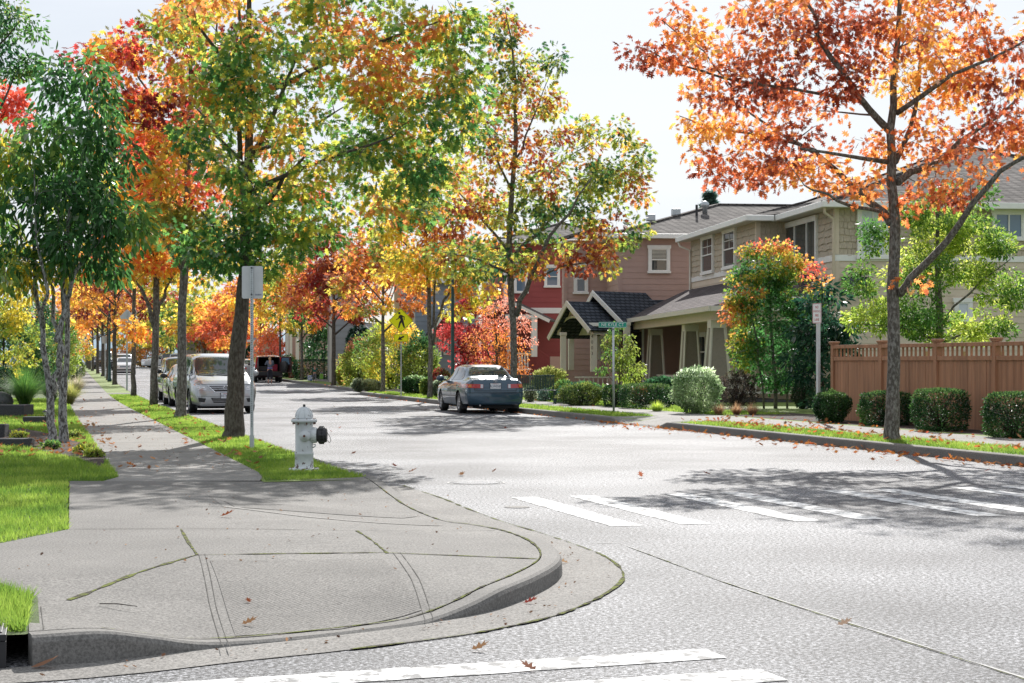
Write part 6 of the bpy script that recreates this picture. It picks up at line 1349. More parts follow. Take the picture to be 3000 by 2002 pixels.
for sx in ('-', '+'):
    for q in ([(-2.05, 1.10), (-1.0, 1.09), (-1.0, 1.56), (-1.95, 1.54)], [(-.92, 1.09), (.02, 1.09), (.02, 1.57), (-.92, 1.57)], [(.1, 1.09), (.98, 1.08), (.45, 1.52), (.1, 1.56)]): decal(bv, q, 'x' + sx, 'side_window', 'glass', t_, .008, .14)
decal(bv, [(-.68, 1.17), (.68, 1.17), (.58, 1.58), (-.58, 1.58)], 'y+', 'windscreen', 'glass', t_, .01, .12)
for sg in (-1, 1):
    mb = MB(); mb.bar((sg * .82, -2.27, .92), (sg * .72, -2.20, 1.58), .10, .06, (0, 1, 0)); mb.build('taillight', 'red_lens', t_)
    mb = MB(); mb.box(sg * .62 - .09, sg * .62 + .09, -2.34, -2.28, .50, .55); mb.build('bumper_reflector', 'red_lens', t_); mirror(t_, sg, W, .80, 1.14, 'paint_maroon')
mb = MB(); mb.box(-.84, .84, -2.36, -2.2, .42, .66); mb.build('bumper', 'black_plastic', t_, bevel=.03)
mb = MB(); mb.box(.1, .55, -2.1, -1.7, .70, 1.12); mb.build('cargo_box', 'car_seat_red', t_, bevel=.03); mb = MB(); mb.box(-.6, .0, -1.9, -1.5, .70, 1.0); mb.build('cargo_box', 'black_plastic', t_, bevel=.03)
mb = MB(); Mh = Matrix.Translation((.74, -2.24, .62)) @ Matrix.Rotation(math.radians(-62), 4, 'Z')
prof = [(0, 0), (1.20, 0), (1.20, .45), (1.08, .98), (.12, .98), (0, .45)]
win = [(.13, .50), (1.07, .50), (.98, .90), (.20, .90)]
mb.prism(prof, -.05, .05, lambda a, b, t: Mh @ Vector((a, t, b))); dr = mb.build('rear_door', 'paint_maroon', t_, bevel=.01)
for yy in (-.056, .056): mb = MB(); mb.prism(win, yy - .002, yy + .002, lambda a, b, t: Mh @ Vector((a, t, b))); mb.build('rear_window', 'glass_blue', dr)
mb = MB(); mb.lathe([(.33, .06), (.35, .10), (.35, .24), (.30, .27), (.05, .27)], 26, Mh @ Matrix.Translation((.62, 0, .36)) @ Matrix.Rotation(math.radians(90), 4, 'X')); mb.build('spare_wheel', 'black_plastic', dr, True)
# ------------------------------------------------------------------ trees
def W(pts, D): return [(P(x, y, D + (dd[0] if dd else 0)), r) for x, y, r, *dd in pts]
def B(D, rows):   # px, py, rx, ry, clumps, depth shift, depth radius, colour shift
    out = []
    for row in rows:
        x, y, rx, ry, n = row[:5]; dd = row[5] if len(row) > 5 else 0; dr = row[6] if len(row) > 6 else max(rx, ry) * D / FPX; ts = row[7] if len(row) > 7 else 0
        c = P(x, y, D + dd); out.append((c.x, c.y, c.z, rx * D / FPX, dr, ry * D / FPX, n, ts))
    return out
SG = 'oak street trees planted along the kerbs'
PAL1 = [(.045, .12, .035), (.07, .16, .04), (.11, .20, .04), (.17, .22, .04), (.26, .30, .05), (.40, .36, .05), (.48, .28, .04), (.42, .15, .05)]
D = 31.5
make_tree('oak_tree', 'big oak with mostly green leaves beside the silver minivan and sign back', G(685, 1284),
    W([(684, 1300, .23), (686, 1262, .185), (690, 1150, .155), (697, 1000, .14), (712, 850, .115), (721, 700, .10), (728, 500, .08), (731, 300, .065), (732, 100, .05), (735, -250, .02)], D),
    [W([(721, 690, .06), (707, 520, .05, .3), (698, 300, .04, .5), (696, -60, .02, .8)], D), W([(722, 640, .055), (780, 590, .045, -.2), (830, 520, .035, -.5), (900, 450, .02, -.8)], D),
     W([(728, 470, .05), (800, 330, .04, .4), (862, 183, .03, .8), (950, 105, .02, 1)], D), W([(726, 560, .05), (860, 500, .035, -.8), (1000, 450, .028, -1.3), (1150, 400, .015, -1.6)], D), W([(731, 300, .045), (900, 210, .035, -.6), (1100, 120, .025, -1), (1300, 60, .012, -1.2)], D),
     W([(715, 780, .03), (640, 700, .02, -.3), (590, 620, .012, -.5)], D), W([(728, 500, .04), (640, 400, .03, .7), (560, 300, .02, 1.2)], D), W([(731, 250, .04), (620, 130, .03, -.4), (520, 20, .015, -.7)], D), W([(728, 450, .045), (820, 420, .035, 1.2), (980, 330, .02, 2.0)], D)],
    B(D, [(960, 240, 320, 250, 80, -.2, 2.6), (1200, 250, 220, 240, 46, -.5, 2.0), (1080, 540, 230, 140, 36, -.3, 2.0), (730, 430, 200, 240, 38, 0, 2.2), (635, 705, 110, 80, 14, -.5, .9), (790, 715, 120, 80, 14, -.2, .9, .1), (1330, 330, 90, 170, 14, -.8, 1.2, -.1), (1000, -170, 400, 190, 60, 0, 2.5), (600, 120, 140, 190, 22, -.3, 1.4, .3), (880, 640, 120, 100, 14, 0, 1.2, .1), (1360, 80, 60, 60, 6, -.8, .6)]),
    PAL1, leaf=.145, nl=48, seed=11, mult=1.15, bark='bark_oak', group=SG, namp=.9, tbias=-.13, grad=lambda c: .10 * max(0, (-4.4 - c[0])), crad=.40, spread=.42)
D = 43.
PAL2 = [OLV, YEL, GLD, ORG, ORG, RED, (.33, .03, .03), DRD]
make_tree('oak_tree', 'oak with bright red and orange crown just left of the silver minivan', G(531, 1219),
    W([(530, 1232, .18), (531, 1200, .125), (533, 1050, .108), (535, 900, .10), (540, 750, .10), (548, 550, .08), (556, 300, .055), (560, 0, .03)], D),
    [W([(541, 760, .05), (600, 640, .04, .3), (650, 540, .02, .5)], D), W([(545, 620, .06), (440, 480, .045, -.4), (340, 360, .02, -.8)], D), W([(550, 500, .05), (470, 330, .035, .6), (380, 180, .02, 1)], D), W([(538, 800, .04), (470, 700, .03, -.4), (400, 640, .015, -.6)], D), W([(556, 330, .04), (620, 160, .03, -.4), (640, 20, .015, -.8)], D)],
    B(D, [(480, 230, 200, 230, 80, 0, 2.0, .22), (410, 440, 150, 150, 46, -.2, 1.6, .12), (300, 165, 110, 42, 14, 0, .6, .25), (560, 540, 180, 140, 46, 0, 1.6, -.12), (440, 660, 150, 90, 34, 0, 1.4, -.32), (600, 60, 140, 150, 30, 0, 1.5, .05), (640, 690, 110, 80, 18, 0, 1.0, -.32), (480, -140, 200, 120, 30, 0, 2, .2), (860, 560, 100, 90, 10, .5, 1., .3)]),
    PAL2, leaf=.175, nl=34, seed=12, bark='bark_lichen', group=SG, crad=.42)
D = 54.5
PAL3 = [GRN, OLV, YEL, YEL, GLD, GLD, ORG, RED]
make_tree('oak_tree', 'third oak from the front on the left strip, golden yellow crown', G(451, 1186),
    W([(450, 1196, .135), (452, 1100, .11), (458, 900, .10), (459, 760, .09), (460, 560, .05), (462, 350, .02)], D),
    [W([(452, 960, .07), (440, 900, .06, -.2), (415, 850, .05, -.4), (370, 800, .02, -.6)], D), W([(463, 920, .06), (480, 870, .05, .2), (492, 830, .04, .3), (540, 760, .015, .5)], D), W([(459, 760, .05), (400, 660, .03, .5), (350, 600, .015, .8)], D), W([(459, 700, .05), (530, 600, .03, -.4), (580, 540, .015, -.8)], D)],
    B(D, [(420, 740, 130, 90, 46, 0, 1.4, 0), (500, 690, 130, 120, 46, 0, 1.5, 0), (460, 540, 160, 120, 40, 0, 1.6, .15), (380, 620, 120, 110, 34, 0, 1.4, .1), (470, 350, 150, 110, 30, 0, 1.5, .3), (600, 780, 70, 60, 12, 0, .9, 0)]),
    PAL3, leaf=.20, nl=30, seed=13, mult=1.4, bark='bark_lichen', group=SG, crad=.45)
D = 68.5
t4 = make_tree('oak_tree', 'slim fourth oak on the left strip with a red leafy shoot', G(391, 1161),
    W([(391, 1166, .12), (391, 1100, .088), (393, 950, .08), (393, 850, .07), (394, 700, .05), (395, 550, .02)], D),
    [W([(393, 880, .05), (360, 840, .03, .3), (310, 800, .015, .6)], D), W([(393, 900, .03), (400, 930, .02, -.6), (415, 975, .01, -1.0)], D), W([(394, 760, .05), (450, 690, .03, -.3), (500, 640, .015, -.6)], D), W([(394, 720, .04), (330, 660, .03, .4), (280, 620, .01, .6)], D)],
    B(D, [(380, 740, 120, 90, 44, 0, 1.6, 0), (300, 780, 80, 60, 22, 0, 1., .1), (470, 800, 70, 60, 18, 0, 1, -.1), (390, 600, 130, 90, 36, 0, 1.6, .1), (412, 985, 26, 34, 5, -1.0, .3, .62), (376, 940, 10, 24, 2, -1.0, .2, .7)]),
    PAL3, leaf=.21, nl=28, seed=14, bark='bark_lichen', tmpl=STAR, group=SG, crad=.42, spread=.15)
PALF = [OLV, YEL, GLD, GLD, ORG, ORG, BRN, DRD]
far_labels = ['fifth oak along the left strip, right of the green lamp post', 'sixth oak along the left strip, just left of the lamp post', 'seventh oak along the left strip with orange brown crown', 'eighth oak along the left strip, thin and upright', 'ninth oak along the left strip near the farthest lamp', 'tenth oak along the left strip, almost at the vanishing point', 'last oak of the left strip before the end of the walk']
for i, (px, pb, tb_) in enumerate(((336, 1127, .22), (317, 1114, .3), (301, 1103, .25), (286, 1095, .1), (271, 1087, 0), (263, 1083, -.1), (256, 1079, .1))):
    auto_tree('oak_tree', far_labels[i], G(px, pb), 8.2, 3.2 - .1 * i, 3.5, PALF, 20 + i, trunk_r=.17, bark='bark_oak', nclump=110, leaf=.26, nl=26, group=SG, tbias=tb_ - .1, crad=.5)
# right hand row
D = 30.3
PALO = [(.50, .27, .06), (.48, .20, .06), (.46, .17, .05), (.43, .14, .045), (.38, .11, .04), (.30, .08, .035), (.22, .055, .03), (.15, .04, .025)]
make_tree('oak_tree', 'open orange leaved oak in front of the brown fence', G(2615, 1292),
    W([(2613, 1310, .18), (2614, 1270, .135), (2616, 1150, .112), (2619, 1000, .105), (2621, 850, .10), (2620, 650, .088), (2615, 530, .08), (2610, 380, .07), (2618, 240, .055), (2630, 64, .042), (2640, -120, .03)], D),
    [W([(2608, 385, .07), (2545, 320, .06, -.2), (2470, 218, .05, -.4), (2402, 112, .04, -.5), (2350, -10, .025, -.6)], D),
     W([(2610, 655, .075), (2550, 592, .065, .3), (2495, 543, .055, .5), (2399, 452, .04, .9), (2290, 400, .028, 1.3), (2150, 300, .015, 1.7)], D),
     W([(2603, 475, .045), (2495, 457, .03, -.6), (2346, 436, .02, -1.2)], D), W([(2572, 618, .035), (2495, 606, .03, -.4), (2420, 569, .022, -.8), (2356, 543, .012, -1)], D),
     W([(2622, 476, .055), (2670, 383, .045, .5), (2686, 266, .035, .9), (2708, 106, .02, 1.2)], D), W([(2628, 332, .05), (2676, 298, .045, -.3), (2787, 223, .035, -.9), (2899, 170, .025, -1.4), (3020, 110, .015, -1.8)], D),
     W([(2630, 535, .07), (2665, 505, .06, .2), (2723, 489, .055, .5), (2814, 420, .045, .9), (2931, 340, .03, 1.4), (3010, 250, .02, 1.8)], D),
     W([(2636, 862, .075), (2667, 817, .065, -.3), (2770, 708, .06, -.8), (2851, 599, .05, -1.3), (2931, 502, .04, -1.7), (3010, 452, .03, -2.0), (3120, 400, .015, -2.3)], D),
     W([(2560, 338, .02), (2480, 330, .015, .4), (2394, 325, .01, .7)], D), W([(2530, 300, .03), (2330, 260, .025, -.6), (2120, 230, .02, -1.2), (1970, 180, .014, -1.5), (1880, 140, .006, -1.7)], D), W([(2390, 440, .025), (2250, 400, .02, .6), (2120, 380, .015, .6), (1990, 340, .008, .6)], D), W([(2150, 260, .018), (2060, 150, .012, -1.2), (1940, 60, .008, -1.4)], D)],
    B(D, [(1885, 150, 46, 22, 4, -1.6, .4, .15), (1945, 170, 50, 30, 6, -1.6, .5, .1), (1985, 60, 40, 55, 7, -1.4, .5, .15), (2050, 150, 80, 70, 13, -1.3, .8), (2110, 250, 120, 60, 14, -1., .9), (2230, 150, 130, 110, 26, -.8, 1.2), (2300, 40, 180, 70, 26, -.3, 1.4, 0), (2040, 350, 40, 30, 4, .6, .4, .2), (2120, 400, 90, 60, 12, .6, .8, .15), (2240, 320, 110, 90, 20, .5, 1.2, .1), (2060, 480, 60, 40, 7, .8, .5, .25), (2200, 500, 120, 60, 18, .5, 1.1, 0), (2330, 440, 130, 80, 24, .2, 1.2, .2), (2380, 250, 110, 100, 20, 0, 1.3, -.05), (2450, 90, 110, 90, 18, 0, 1.2), (2480, 540, 90, 50, 11, 0, .9, -.05),
          (2620, 150, 150, 130, 34, 0, 1.4, -.05), (2760, 70, 150, 90, 28, .3, 1.5, .05), (2760, 270, 130, 80, 20, 0, 1.4, -.1), (2900, 200, 120, 90, 24, -.5, 1.4, 0), (2900, 400, 110, 70, 18, .5, 1.3, 0), (2740, 420, 90, 60, 12, .2, 1., -.1), (2760, 560, 80, 50, 12, 0, .8, 0), (2830, 500, 100, 40, 8, -.6, .8), (2980, 330, 80, 120, 14, -.6, 1.3), (2560, 430, 70, 60, 8, .3, .8, -.1), (2650, 610, 40, 40, 3, .2, .4, 0), (2670, 815, 22, 16, 1, -.3, .15, .2),
          (2500, -120, 380, 130, 70, 0, 2.4, 0), (3060, 120, 90, 200, 22, -.5, 1.6), (2620, -330, 300, 120, 40, 0, 2.0), (3100, 450, 80, 80, 10, -1, 1.)]),
    PALO, leaf=.13, nl=23, seed=31, bark='bark_lichen', group=SG, crad=.34, spread=.3, nscale=.8, vflat=.5)
D = 54.9
PALR1 = [DGR, GRN, OLV, OLV, LIM, YEL, ORG, BRN, (.2, .05, .03)]
make_tree('oak_tree', 'tall green and bronze oak behind the parked slate sedan', P(1506, HY + 1.35 * FPX / 54.9, 54.9),
    W([(1506, 1200, .16), (1507, 1150, .115), (1504, 1000, .105), (1497, 850, .10), (1490, 720, .095), (1498, 580, .08), (1511, 420, .07), (1511, 260, .05), (1500, 120, .03), (1478, 20, .01)], D),
    [W([(1512, 925, .09), (1530, 880, .08, -.3), (1558, 820, .07, -.6), (1572, 775, .065, -.8), (1613, 690, .05, -1.3), (1662, 625, .04, -1.8), (1735, 520, .02, -2.2)], D), W([(1510, 745, .06), (1570, 690, .05, .5), (1640, 620, .03, 1), (1780, 560, .012, 1.6)], D),
     W([(1500, 640, .05), (1545, 578, .04, .4), (1618, 495, .03, .9), (1760, 400, .01, 1.4)], D), W([(1509, 470, .04), (1540, 400, .03, -.4), (1573, 321, .02, -.7), (1620, 200, .008, -.9)], D), W([(1492, 740, .05), (1420, 650, .04, .6), (1340, 560, .015, 1.1)], D), W([(1500, 560, .04), (1440, 440, .03, -.5), (1400, 300, .01, -.8)], D), W([(1488, 800, .04), (1400, 760, .03, -.7), (1300, 740, .01, -1.2)], D), W([(1560, 820, .04), (1650, 780, .03, -1), (1780, 760, .01, -1.4)], D)],
    B(D, [(1478, 70, 62, 60, 12, 0, .8, 0), (1470, 170, 80, 70, 15, 0, 1, .1), (1560, 210, 60, 70, 10, 0, .9, .05), (1615, 175, 26, 36, 4, 0, .4, 0), (1530, 300, 110, 70, 20, 0, 1.3, 0), (1430, 330, 70, 80, 14, 0, 1.1, 0), (1590, 330, 70, 60, 10, 0, .9, .1), (1480, 440, 120, 80, 22, 0, 1.5, .1), (1630, 420, 90, 50, 12, 0, 1, -.05), (1760, 380, 80, 50, 12, .6, .9, -.05), (1840, 440, 50, 50, 9, .6, .7, -.1), (1660, 520, 150, 80, 30, 0, 1.6, -.05), (1810, 550, 80, 80, 20, 0, 1.2, -.15), (1870, 540, 36, 60, 7, 0, .5, -.1), (1500, 600, 150, 90, 34, 0, 1.8, .16), (1370, 560, 110, 110, 26, .3, 1.5, .16), (1640, 660, 140, 70, 26, 0, 1.6, .08), (1780, 680, 80, 60, 14, -.5, 1.1, .12), (1430, 740, 130, 70, 24, 0, 1.6, .12), (1590, 770, 80, 36, 9, -.8, .9, .25), (1740, 770, 95, 36, 12, -1.2, .9, .35), (1330, 760, 90, 80, 14, -.6, 1., .0), (1870, 660, 30, 30, 4, -.3, .3, -.2)]),
    PALR1, leaf=.17, nl=34, seed=32, bark='bark_lichen', group=SG, crad=.40, spread=.3, tbias=-.08, nscale=.6, namp=.9)
D = 65.8
PALY = [GRN, OLV, LIM, YEL, YEL, GLD, ORG, BRN]
make_tree('oak_tree', 'slender yellow green oak between the crossing sign and lamp post', G(1261, 1167),
    W([(1260, 1176, .13), (1261, 1140, .095), (1262, 1000, .085), (1256, 860, .075), (1250, 740, .065), (1246, 600, .06), (1250, 420, .02)], D),
    [W([(1268, 1010, .06), (1275, 950, .055, -.3), (1300, 880, .05, -.5), (1340, 830, .04, -.8), (1400, 790, .015, -1.1)], D), W([(1252, 790, .05), (1200, 730, .04, .4), (1150, 680, .02, .8)], D), W([(1250, 720, .05), (1310, 640, .03, .5), (1380, 580, .015, .8)], D), W([(1247, 620, .04), (1200, 540, .03, -.4), (1150, 480, .01, -.7)], D), W([(1270, 960, .05), (1272, 850, .04, .3), (1290, 740, .02, .5)], D)],
    B(D, [(1230, 700, 140, 100, 48, 0, 1.8, 0), (1340, 760, 120, 80, 42, -.3, 1.6, .02), (1400, 830, 80, 50, 16, -.8, 1, -.05), (1300, 600, 140, 90, 34, 0, 1.8, .15), (1160, 600, 110, 90, 26, 0, 1.5, .1), (1240, 480, 120, 90, 24, 0, 1.5, .1), (1180, 800, 80, 50, 16, -.3, 1, .1), (1330, 900, 40, 24, 4, -.7, .4, 0)]),
    PALY, leaf=.19, nl=30, seed=33, mult=1.3, bark='bark_lichen', group=SG, crad=.42)
auto_tree('oak_tree', 'orange and green oak just left of the crossing sign', G(1122, 1149), 7.6, 2.6, 3.3, [OLV, YEL, ORG, ORG, BRN, BRN], 34, trunk_r=.14, bark='bark_lichen', nclump=130, leaf=.22, nl=28, group=SG, tbias=.08, crad=.42)
auto_tree('oak_tree', 'dark red and bronze oak between the child and the crossing sign', G(978, 1129), 8.0, 2.5, 3.3, [ORG, BRN, (.30, .04, .03), DRD, BRN, (.3, .1, .03)], 35, trunk_r=.17, bark='bark_oak', nclump=150, leaf=.24, nl=28, group=SG, tbias=.05, crad=.45)
auto_tree('oak_tree', 'thin oak with orange lower leaves left of the child', G(884, 1114), 8.2, 2.5, 3.2, [GRN, OLV, YEL, GLD, ORG, BRN], 36, trunk_r=.13, bark='bark_lichen', nclump=130, leaf=.25, nl=26, group=SG, tbias=0, crad=.45)
auto_tree('oak_tree', 'yellow oak rising behind the maroon suv', G(821, 1106), 8.2, 2.6, 3.4, [OLV, LIM, YEL, GLD, ORG], 37, trunk_r=.12, nclump=120, leaf=.26, nl=26, group=SG, crad=.48)
auto_tree('oak_tree', 'orange oak left of the maroon suv', G(763, 1099), 8.4, 3.2, 3.2, [YEL, GLD, ORG, ORG, BRN], 38, trunk_r=.13, nclump=120, leaf=.28, nl=26, group=SG, crad=.5)
for i, (px, D_, lb, pl_, hh_) in enumerate(((700, 165, 'orange oak far up the right side above the minivan roof', [GLD, ORG, RED, BRN], 9), (655, 185, 'yellow and red oak in the far middle of the street', [YEL, GLD, ORG, RED], 9), (600, 190, 'green yellow tree beyond the far junction right of the stop sign', PALY, 9.5), (552, 205, 'mixed green tree beyond the far junction', [GRN, OLV, YEL, GRN], 10), (500, 215, 'green and gold tree behind the black suv', [GRN, OLV, YEL, GLD], 10), (455, 222, 'yellow tree at the far end above the sunlit road', [OLV, YEL, YEL, GRN], 10.5), (410, 230, 'gold tree at the far end left of the yellow one', [OLV, YEL, GLD, ORG], 8.5))):
    p = P(px, 0, D_); p.z = .1 + zroad(p.x, p.y); auto_tree('street_tree', lb, p, hh_ * .9, 4.0, 2.2, pl_, 50 + i, trunk_r=.16, nclump=120, leaf=.42, nl=22, group='trees around the far junction', crad=.7, spread=.3)
for i, (px, D_, lb, pl_) in enumerate(((440, 212, 'bronze hedge like bush at the far road end', [ORG, BRN, OLV, BRN]), (352, 225, 'orange bush at the far end behind the white sedan', [ORG, BRN, GLD, BRN]))):
    p = P(px, 0, D_); p.z = .1 + zroad(p.x, p.y); shrub('shrub', lb, p, 5.5, 4, 2.2, pl_, 70 + i, leaf=.30, n=1500)

# cherry trees on the left lawn
D = 28.8
cb = P(157, HY + 1.35 * FPX / 28.8, 28.8)
PALC = [(.03, .085, .03), (.045, .12, .035), (.06, .15, .04), (.11, .20, .05), (.22, .28, .06), (.50, .38, .04)]
make_tree('cherry_tree', 'pale barked cherry tree with dark drooping leaves on the left lawn', cb,
    W([(154, 1312, .088), (152, 1270, .068), (150, 1210, .066), (148, 1165, .062), (140, 1110, .048), (128, 1020, .045), (117, 940, .038), (103, 840, .03), (95, 700, .03), (90, 560, .012)], D),
    [W([(152, 1160, .05), (162, 1110, .048, -.1), (170, 1060, .052, -.2), (180, 990, .045, -.2), (192, 900, .042, -.1), (196, 800, .035, 0), (200, 700, .03, .1), (205, 500, .015, .2)], D), W([(166, 1000, .05), (150, 940, .035, .2), (146, 860, .03, .3), (160, 740, .025, .3), (170, 600, .01, .4)], D), W([(190, 900, .04), (215, 820, .035, -.2), (250, 750, .03, -.3), (300, 690, .02, -.4), (360, 640, .01, -.5)], D), W([(110, 880, .03), (75, 780, .025, .3), (50, 660, .02, .5), (20, 560, .01, .7)], D), W([(205, 820, .03), (235, 700, .025, .4), (260, 560, .02, .5), (270, 400, .01, .6)], D), W([(130, 960, .03), (128, 860, .03, -.4), (120, 700, .02, -.5), (100, 500, .01, -.5)], D)],
    B(D, [(60, 640, 130, 180, 46, 0, 1.0), (220, 640, 130, 170, 46, 0, 1.0), (260, 400, 100, 150, 34, .2, .8), (100, 430, 110, 90, 24, .2, .8), (160, 260, 40, 90, 9, .3, .4), (300, 250, 60, 80, 10, .2, .5), (340, 640, 80, 80, 16, -.2, .7), (410, 680, 40, 50, 5, -.3, .4), (50, 790, 100, 50, 10, -.3, .8, .2), (240, 770, 100, 40, 7, 0, .7), (350, 770, 40, 40, 5, 0, .4), (-80, 600, 100, 200, 26, 0, 1.), (-60, 380, 80, 100, 12, 0, .8), (330, 470, 60, 100, 12, 0, .6)]),
    PALC, leaf=.135, nl=34, tmpl=OVAL, seed=41, bark='bark_cherry', cat='tree', crad=.30, droop=.75, spread=.25, tbias=-.08, vflat=1.1, lm='leaf_dark')
cb = P(186, HY + 1.35 * FPX / 29.4, 29.4)
make_tree('cherry_tree', 'second cherry stem forking just right of the pale one', cb,
    W([(188, 1305, .098), (186, 1260, .074), (183, 1200, .07), (184, 1150, .062), (190, 1110, .05), (196, 1050, .046), (198, 960, .042), (196, 860, .034), (200, 760, .03), (215, 600, .012)], 29.4),
    [W([(180, 1150, .045), (174, 1100, .036, .2), (172, 1040, .034, .3), (176, 960, .035, .4), (186, 860, .025, .5), (200, 740, .012, .6)], 29.4)],
    B(29.4, [(200, 600, 120, 120, 20, .5, .8), (260, 520, 90, 90, 14, .6, .7)]), PALC, leaf=.13, nl=30, tmpl=OVAL, seed=42, bark='bark_cherry', crad=.30, droop=1.1, tbias=-.08, vflat=1.1, lm='leaf_dark')
# trees and shrubs further left
D = 47.
make_tree('pear_tree', 'tall light green tree cut by the upper left corner', P(-110, 0, D) - Vector((0, 0, P(-110, 0, D).z - .15)), W([(-110, 1205, .2), (-108, 900, .17), (-104, 500, .12), (-100, 100, .06), (-100, -250, .02)], D), [W([(-105, 500, .06), (-20, 350, .04, 0), (40, 230, .02, 0)], D), W([(-103, 300, .05), (-20, 150, .03, 0), (60, 60, .012, 0)], D)],
    B(D, [(0, 60, 60, 90, 26, 0, 1.2), (30, 180, 50, 50, 14, 0, .8), (100, 190, 40, 12, 6, 0, .3), (92, 75, 22, 60, 6, 0, .3), (-80, 0, 120, 220, 40, 0, 2), (0, -140, 110, 100, 26, 0, 1.5), (50, 215, 40, 20, 6, 0, .5)]), [DGR, GRN, GRN, OLV, LIM], leaf=.13, nl=34, tmpl=OVAL, seed=43, crad=.36, tbias=-.05)
D = 60.
make_tree('oak_tree', 'red leaved oak peeping over the cherry at the left edge', P(-90, 0, D) - Vector((0, 0, P(-90, 0, D).z - .15)), W([(-90, 1170, .16), (-88, 800, .13), (-80, 400, .06), (-70, 200, .02)], D), [W([(-85, 500, .05), (-20, 380, .03, 0), (30, 300, .015, 0)], D)],
    B(D, [(0, 290, 70, 60, 22, 0, 1.2), (-60, 400, 100, 150, 30, 0, 1.8), (60, 330, 40, 50, 10, 0, .8)]), [ORG, RED, RED, (.35, .05, .03)], leaf=.2, nl=26, seed=44, tmpl=OAK)
def lshrub(name, label, px, pb, wpx, hpx, pal, seed, leaf=.09, n=3500, D_=None, **kw):
    p = G(px, pb) if D_ is None else P(px, 0, D_)
    if D_: p.z = .15 + zroad(p.x, p.y)
    k = p.y / FPX; wd = wpx * k; return shrub(name, label, p, wd, kw.pop('dep', wd * .8), hpx * k, pal, seed, leaf=leaf, n=n, **kw)
LG = [DGR, GRN, (.08, .16, .03), OLV, LIM]
auto_tree('garden_tree', 'bushy tree with yellowing leaves at the left edge behind tall grass', G(10, 1162), 4.6, 1.7, .8, [DGR, GRN, OLV, LIM, YEL], 45, trunk_r=.05, bark='bark_dark', nclump=200, leaf=.13, nl=30, tmpl=STAR, crad=.3)
auto_tree('garden_tree', 'mid green garden tree behind the cherry stems', G(105, 1148), 4.4, 1.4, .9, [DGR, DGR, GRN, OLV], 46, trunk_r=.05, bark='bark_dark', nclump=170, leaf=.12, nl=30, tmpl=OVAL, crad=.3)
lshrub('shrub', 'dark evergreen shrub behind the tall grass clump', 20, 1150, 240, 190, [(.01, .03, .015), DGR, GRN], 47, n=9000, leaf=.10)
lshrub('shrub', 'light green loose shrub between the cherry stems and the walk', 160, 1128, 140, 200, LG, 48, n=8000, leaf=.11)
lshrub('shrub', 'rounded green shrub leaning over the sidewalk edge', 218, 1120, 62, 72, LG, 49, n=3500, leaf=.07)
auto_tree('garden_tree', 'yellow orange tree glowing behind the cherry trunks', G(150, 1110), 5.5, 2.3, 1.2, [YEL, GLD, ORG, OLV], 57, trunk_r=.08, nclump=90, leaf=.24, nl=26, crad=.45)
auto_tree('garden_tree', 'orange and green bush like tree beside the far octagonal sign', G(205, 1094), 5, 1.9, .8, [OLV, YEL, ORG, LIM], 58, trunk_r=.06, nclump=70, leaf=.25, nl=26, crad=.45)
GRP = [(.02, .07, .02), (.04, .11, .025), (.08, .17, .03), (.14, .24, .05)]
lshrub('shrub', 'low dark shrub filling the gap left of the golden grass', 95, 1140, 190, 70, [(.012, .035, .015), DGR, GRN], 59, n=5000, leaf=.09)
lshrub('shrub', 'dark undergrowth at the left edge behind the boulder', -20, 1165, 130, 90, [(.012, .035, .015), DGR, GRN], 60, n=4500, leaf=.09)
p = G(72, 1190); tuft('ornamental_grass', 'big dark green arching grass clump on the left lawn', p, .6, 1.5, 1900, GRP, 61, .014, 'ornamental grass clumps by the walk')
p = G(205, 1186); tuft('ornamental_grass', 'golden green grass clump at the sidewalk edge', p, .4, .95, 1100, [(.10, .14, .03), (.22, .24, .06), (.34, .30, .10)], 62, .014, 'ornamental grass clumps by the walk')
p = G(228, 1150); tuft('ornamental_grass', 'pale flowering grass clump farther along the sidewalk', p, .4, .95, 900, [(.16, .20, .07), (.30, .26, .18), (.42, .36, .30)], 63, .015, 'ornamental grass clumps by the walk')
p = G(150, 1180); tuft('ornamental_grass', 'green grass clump directly behind the cherry trunks', p, .4, 1.1, 900, GRP, 64, .014, 'ornamental grass clumps by the walk')
for i, (px, py, lb) in enumerate(((148, 1318, 'small low leafy plant in front of the cherry trunk'), (245, 1328, 'low leafy plant in the mulch nearest the sidewalk'), (275, 1340, 'yellowish low plant at the mulch corner'), (55, 1288, 'low plant between the grey blocks'), (215, 1285, 'low green plant behind the second cherry stem'))):
    lshrub('ground_plant', lb, px, py, 52, 22, [GRN, OLV, LIM, YEL], 80 + i, leaf=.05, n=260, stems=3)

# right hand gardens
BX = [(.012, .04, .015), (.02, .065, .02), (.035, .09, .025), (.06, .13, .03)]
HG = 'clipped box hedges in front of the brown fence'
for x0, x1, y0, pb, lb, sd_ in ((2393, 2495, 1152, 1243, 'small clipped hedge beside the fire lane sign post', 1), (2532, 2676, 1154, 1252, 'clipped hedge directly behind the orange oak trunk', 2), (2690, 2842, 1146, 1268, 'clipped hedge right of the orange oak trunk', 3), (2906, 3060, 1157, 1288, 'clipped hedge cut by the right edge', 4)):
    p = G((x0 + x1) / 2, pb - 4); k = p.y / FPX; p = p + Vector((0, .3, 0))
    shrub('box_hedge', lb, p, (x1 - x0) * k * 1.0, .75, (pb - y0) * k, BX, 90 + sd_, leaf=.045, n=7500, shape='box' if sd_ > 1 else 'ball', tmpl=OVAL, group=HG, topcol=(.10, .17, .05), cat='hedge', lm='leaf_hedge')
lshrub('box_hedge', 'long low clipped hedge beside the street name sign', 1893, 1196, 146, 70, BX, 95, leaf=.05, n=7000, shape='box', group=None, cat='hedge', dep=1.1, lm='leaf_hedge', topcol=(.12, .18, .06))
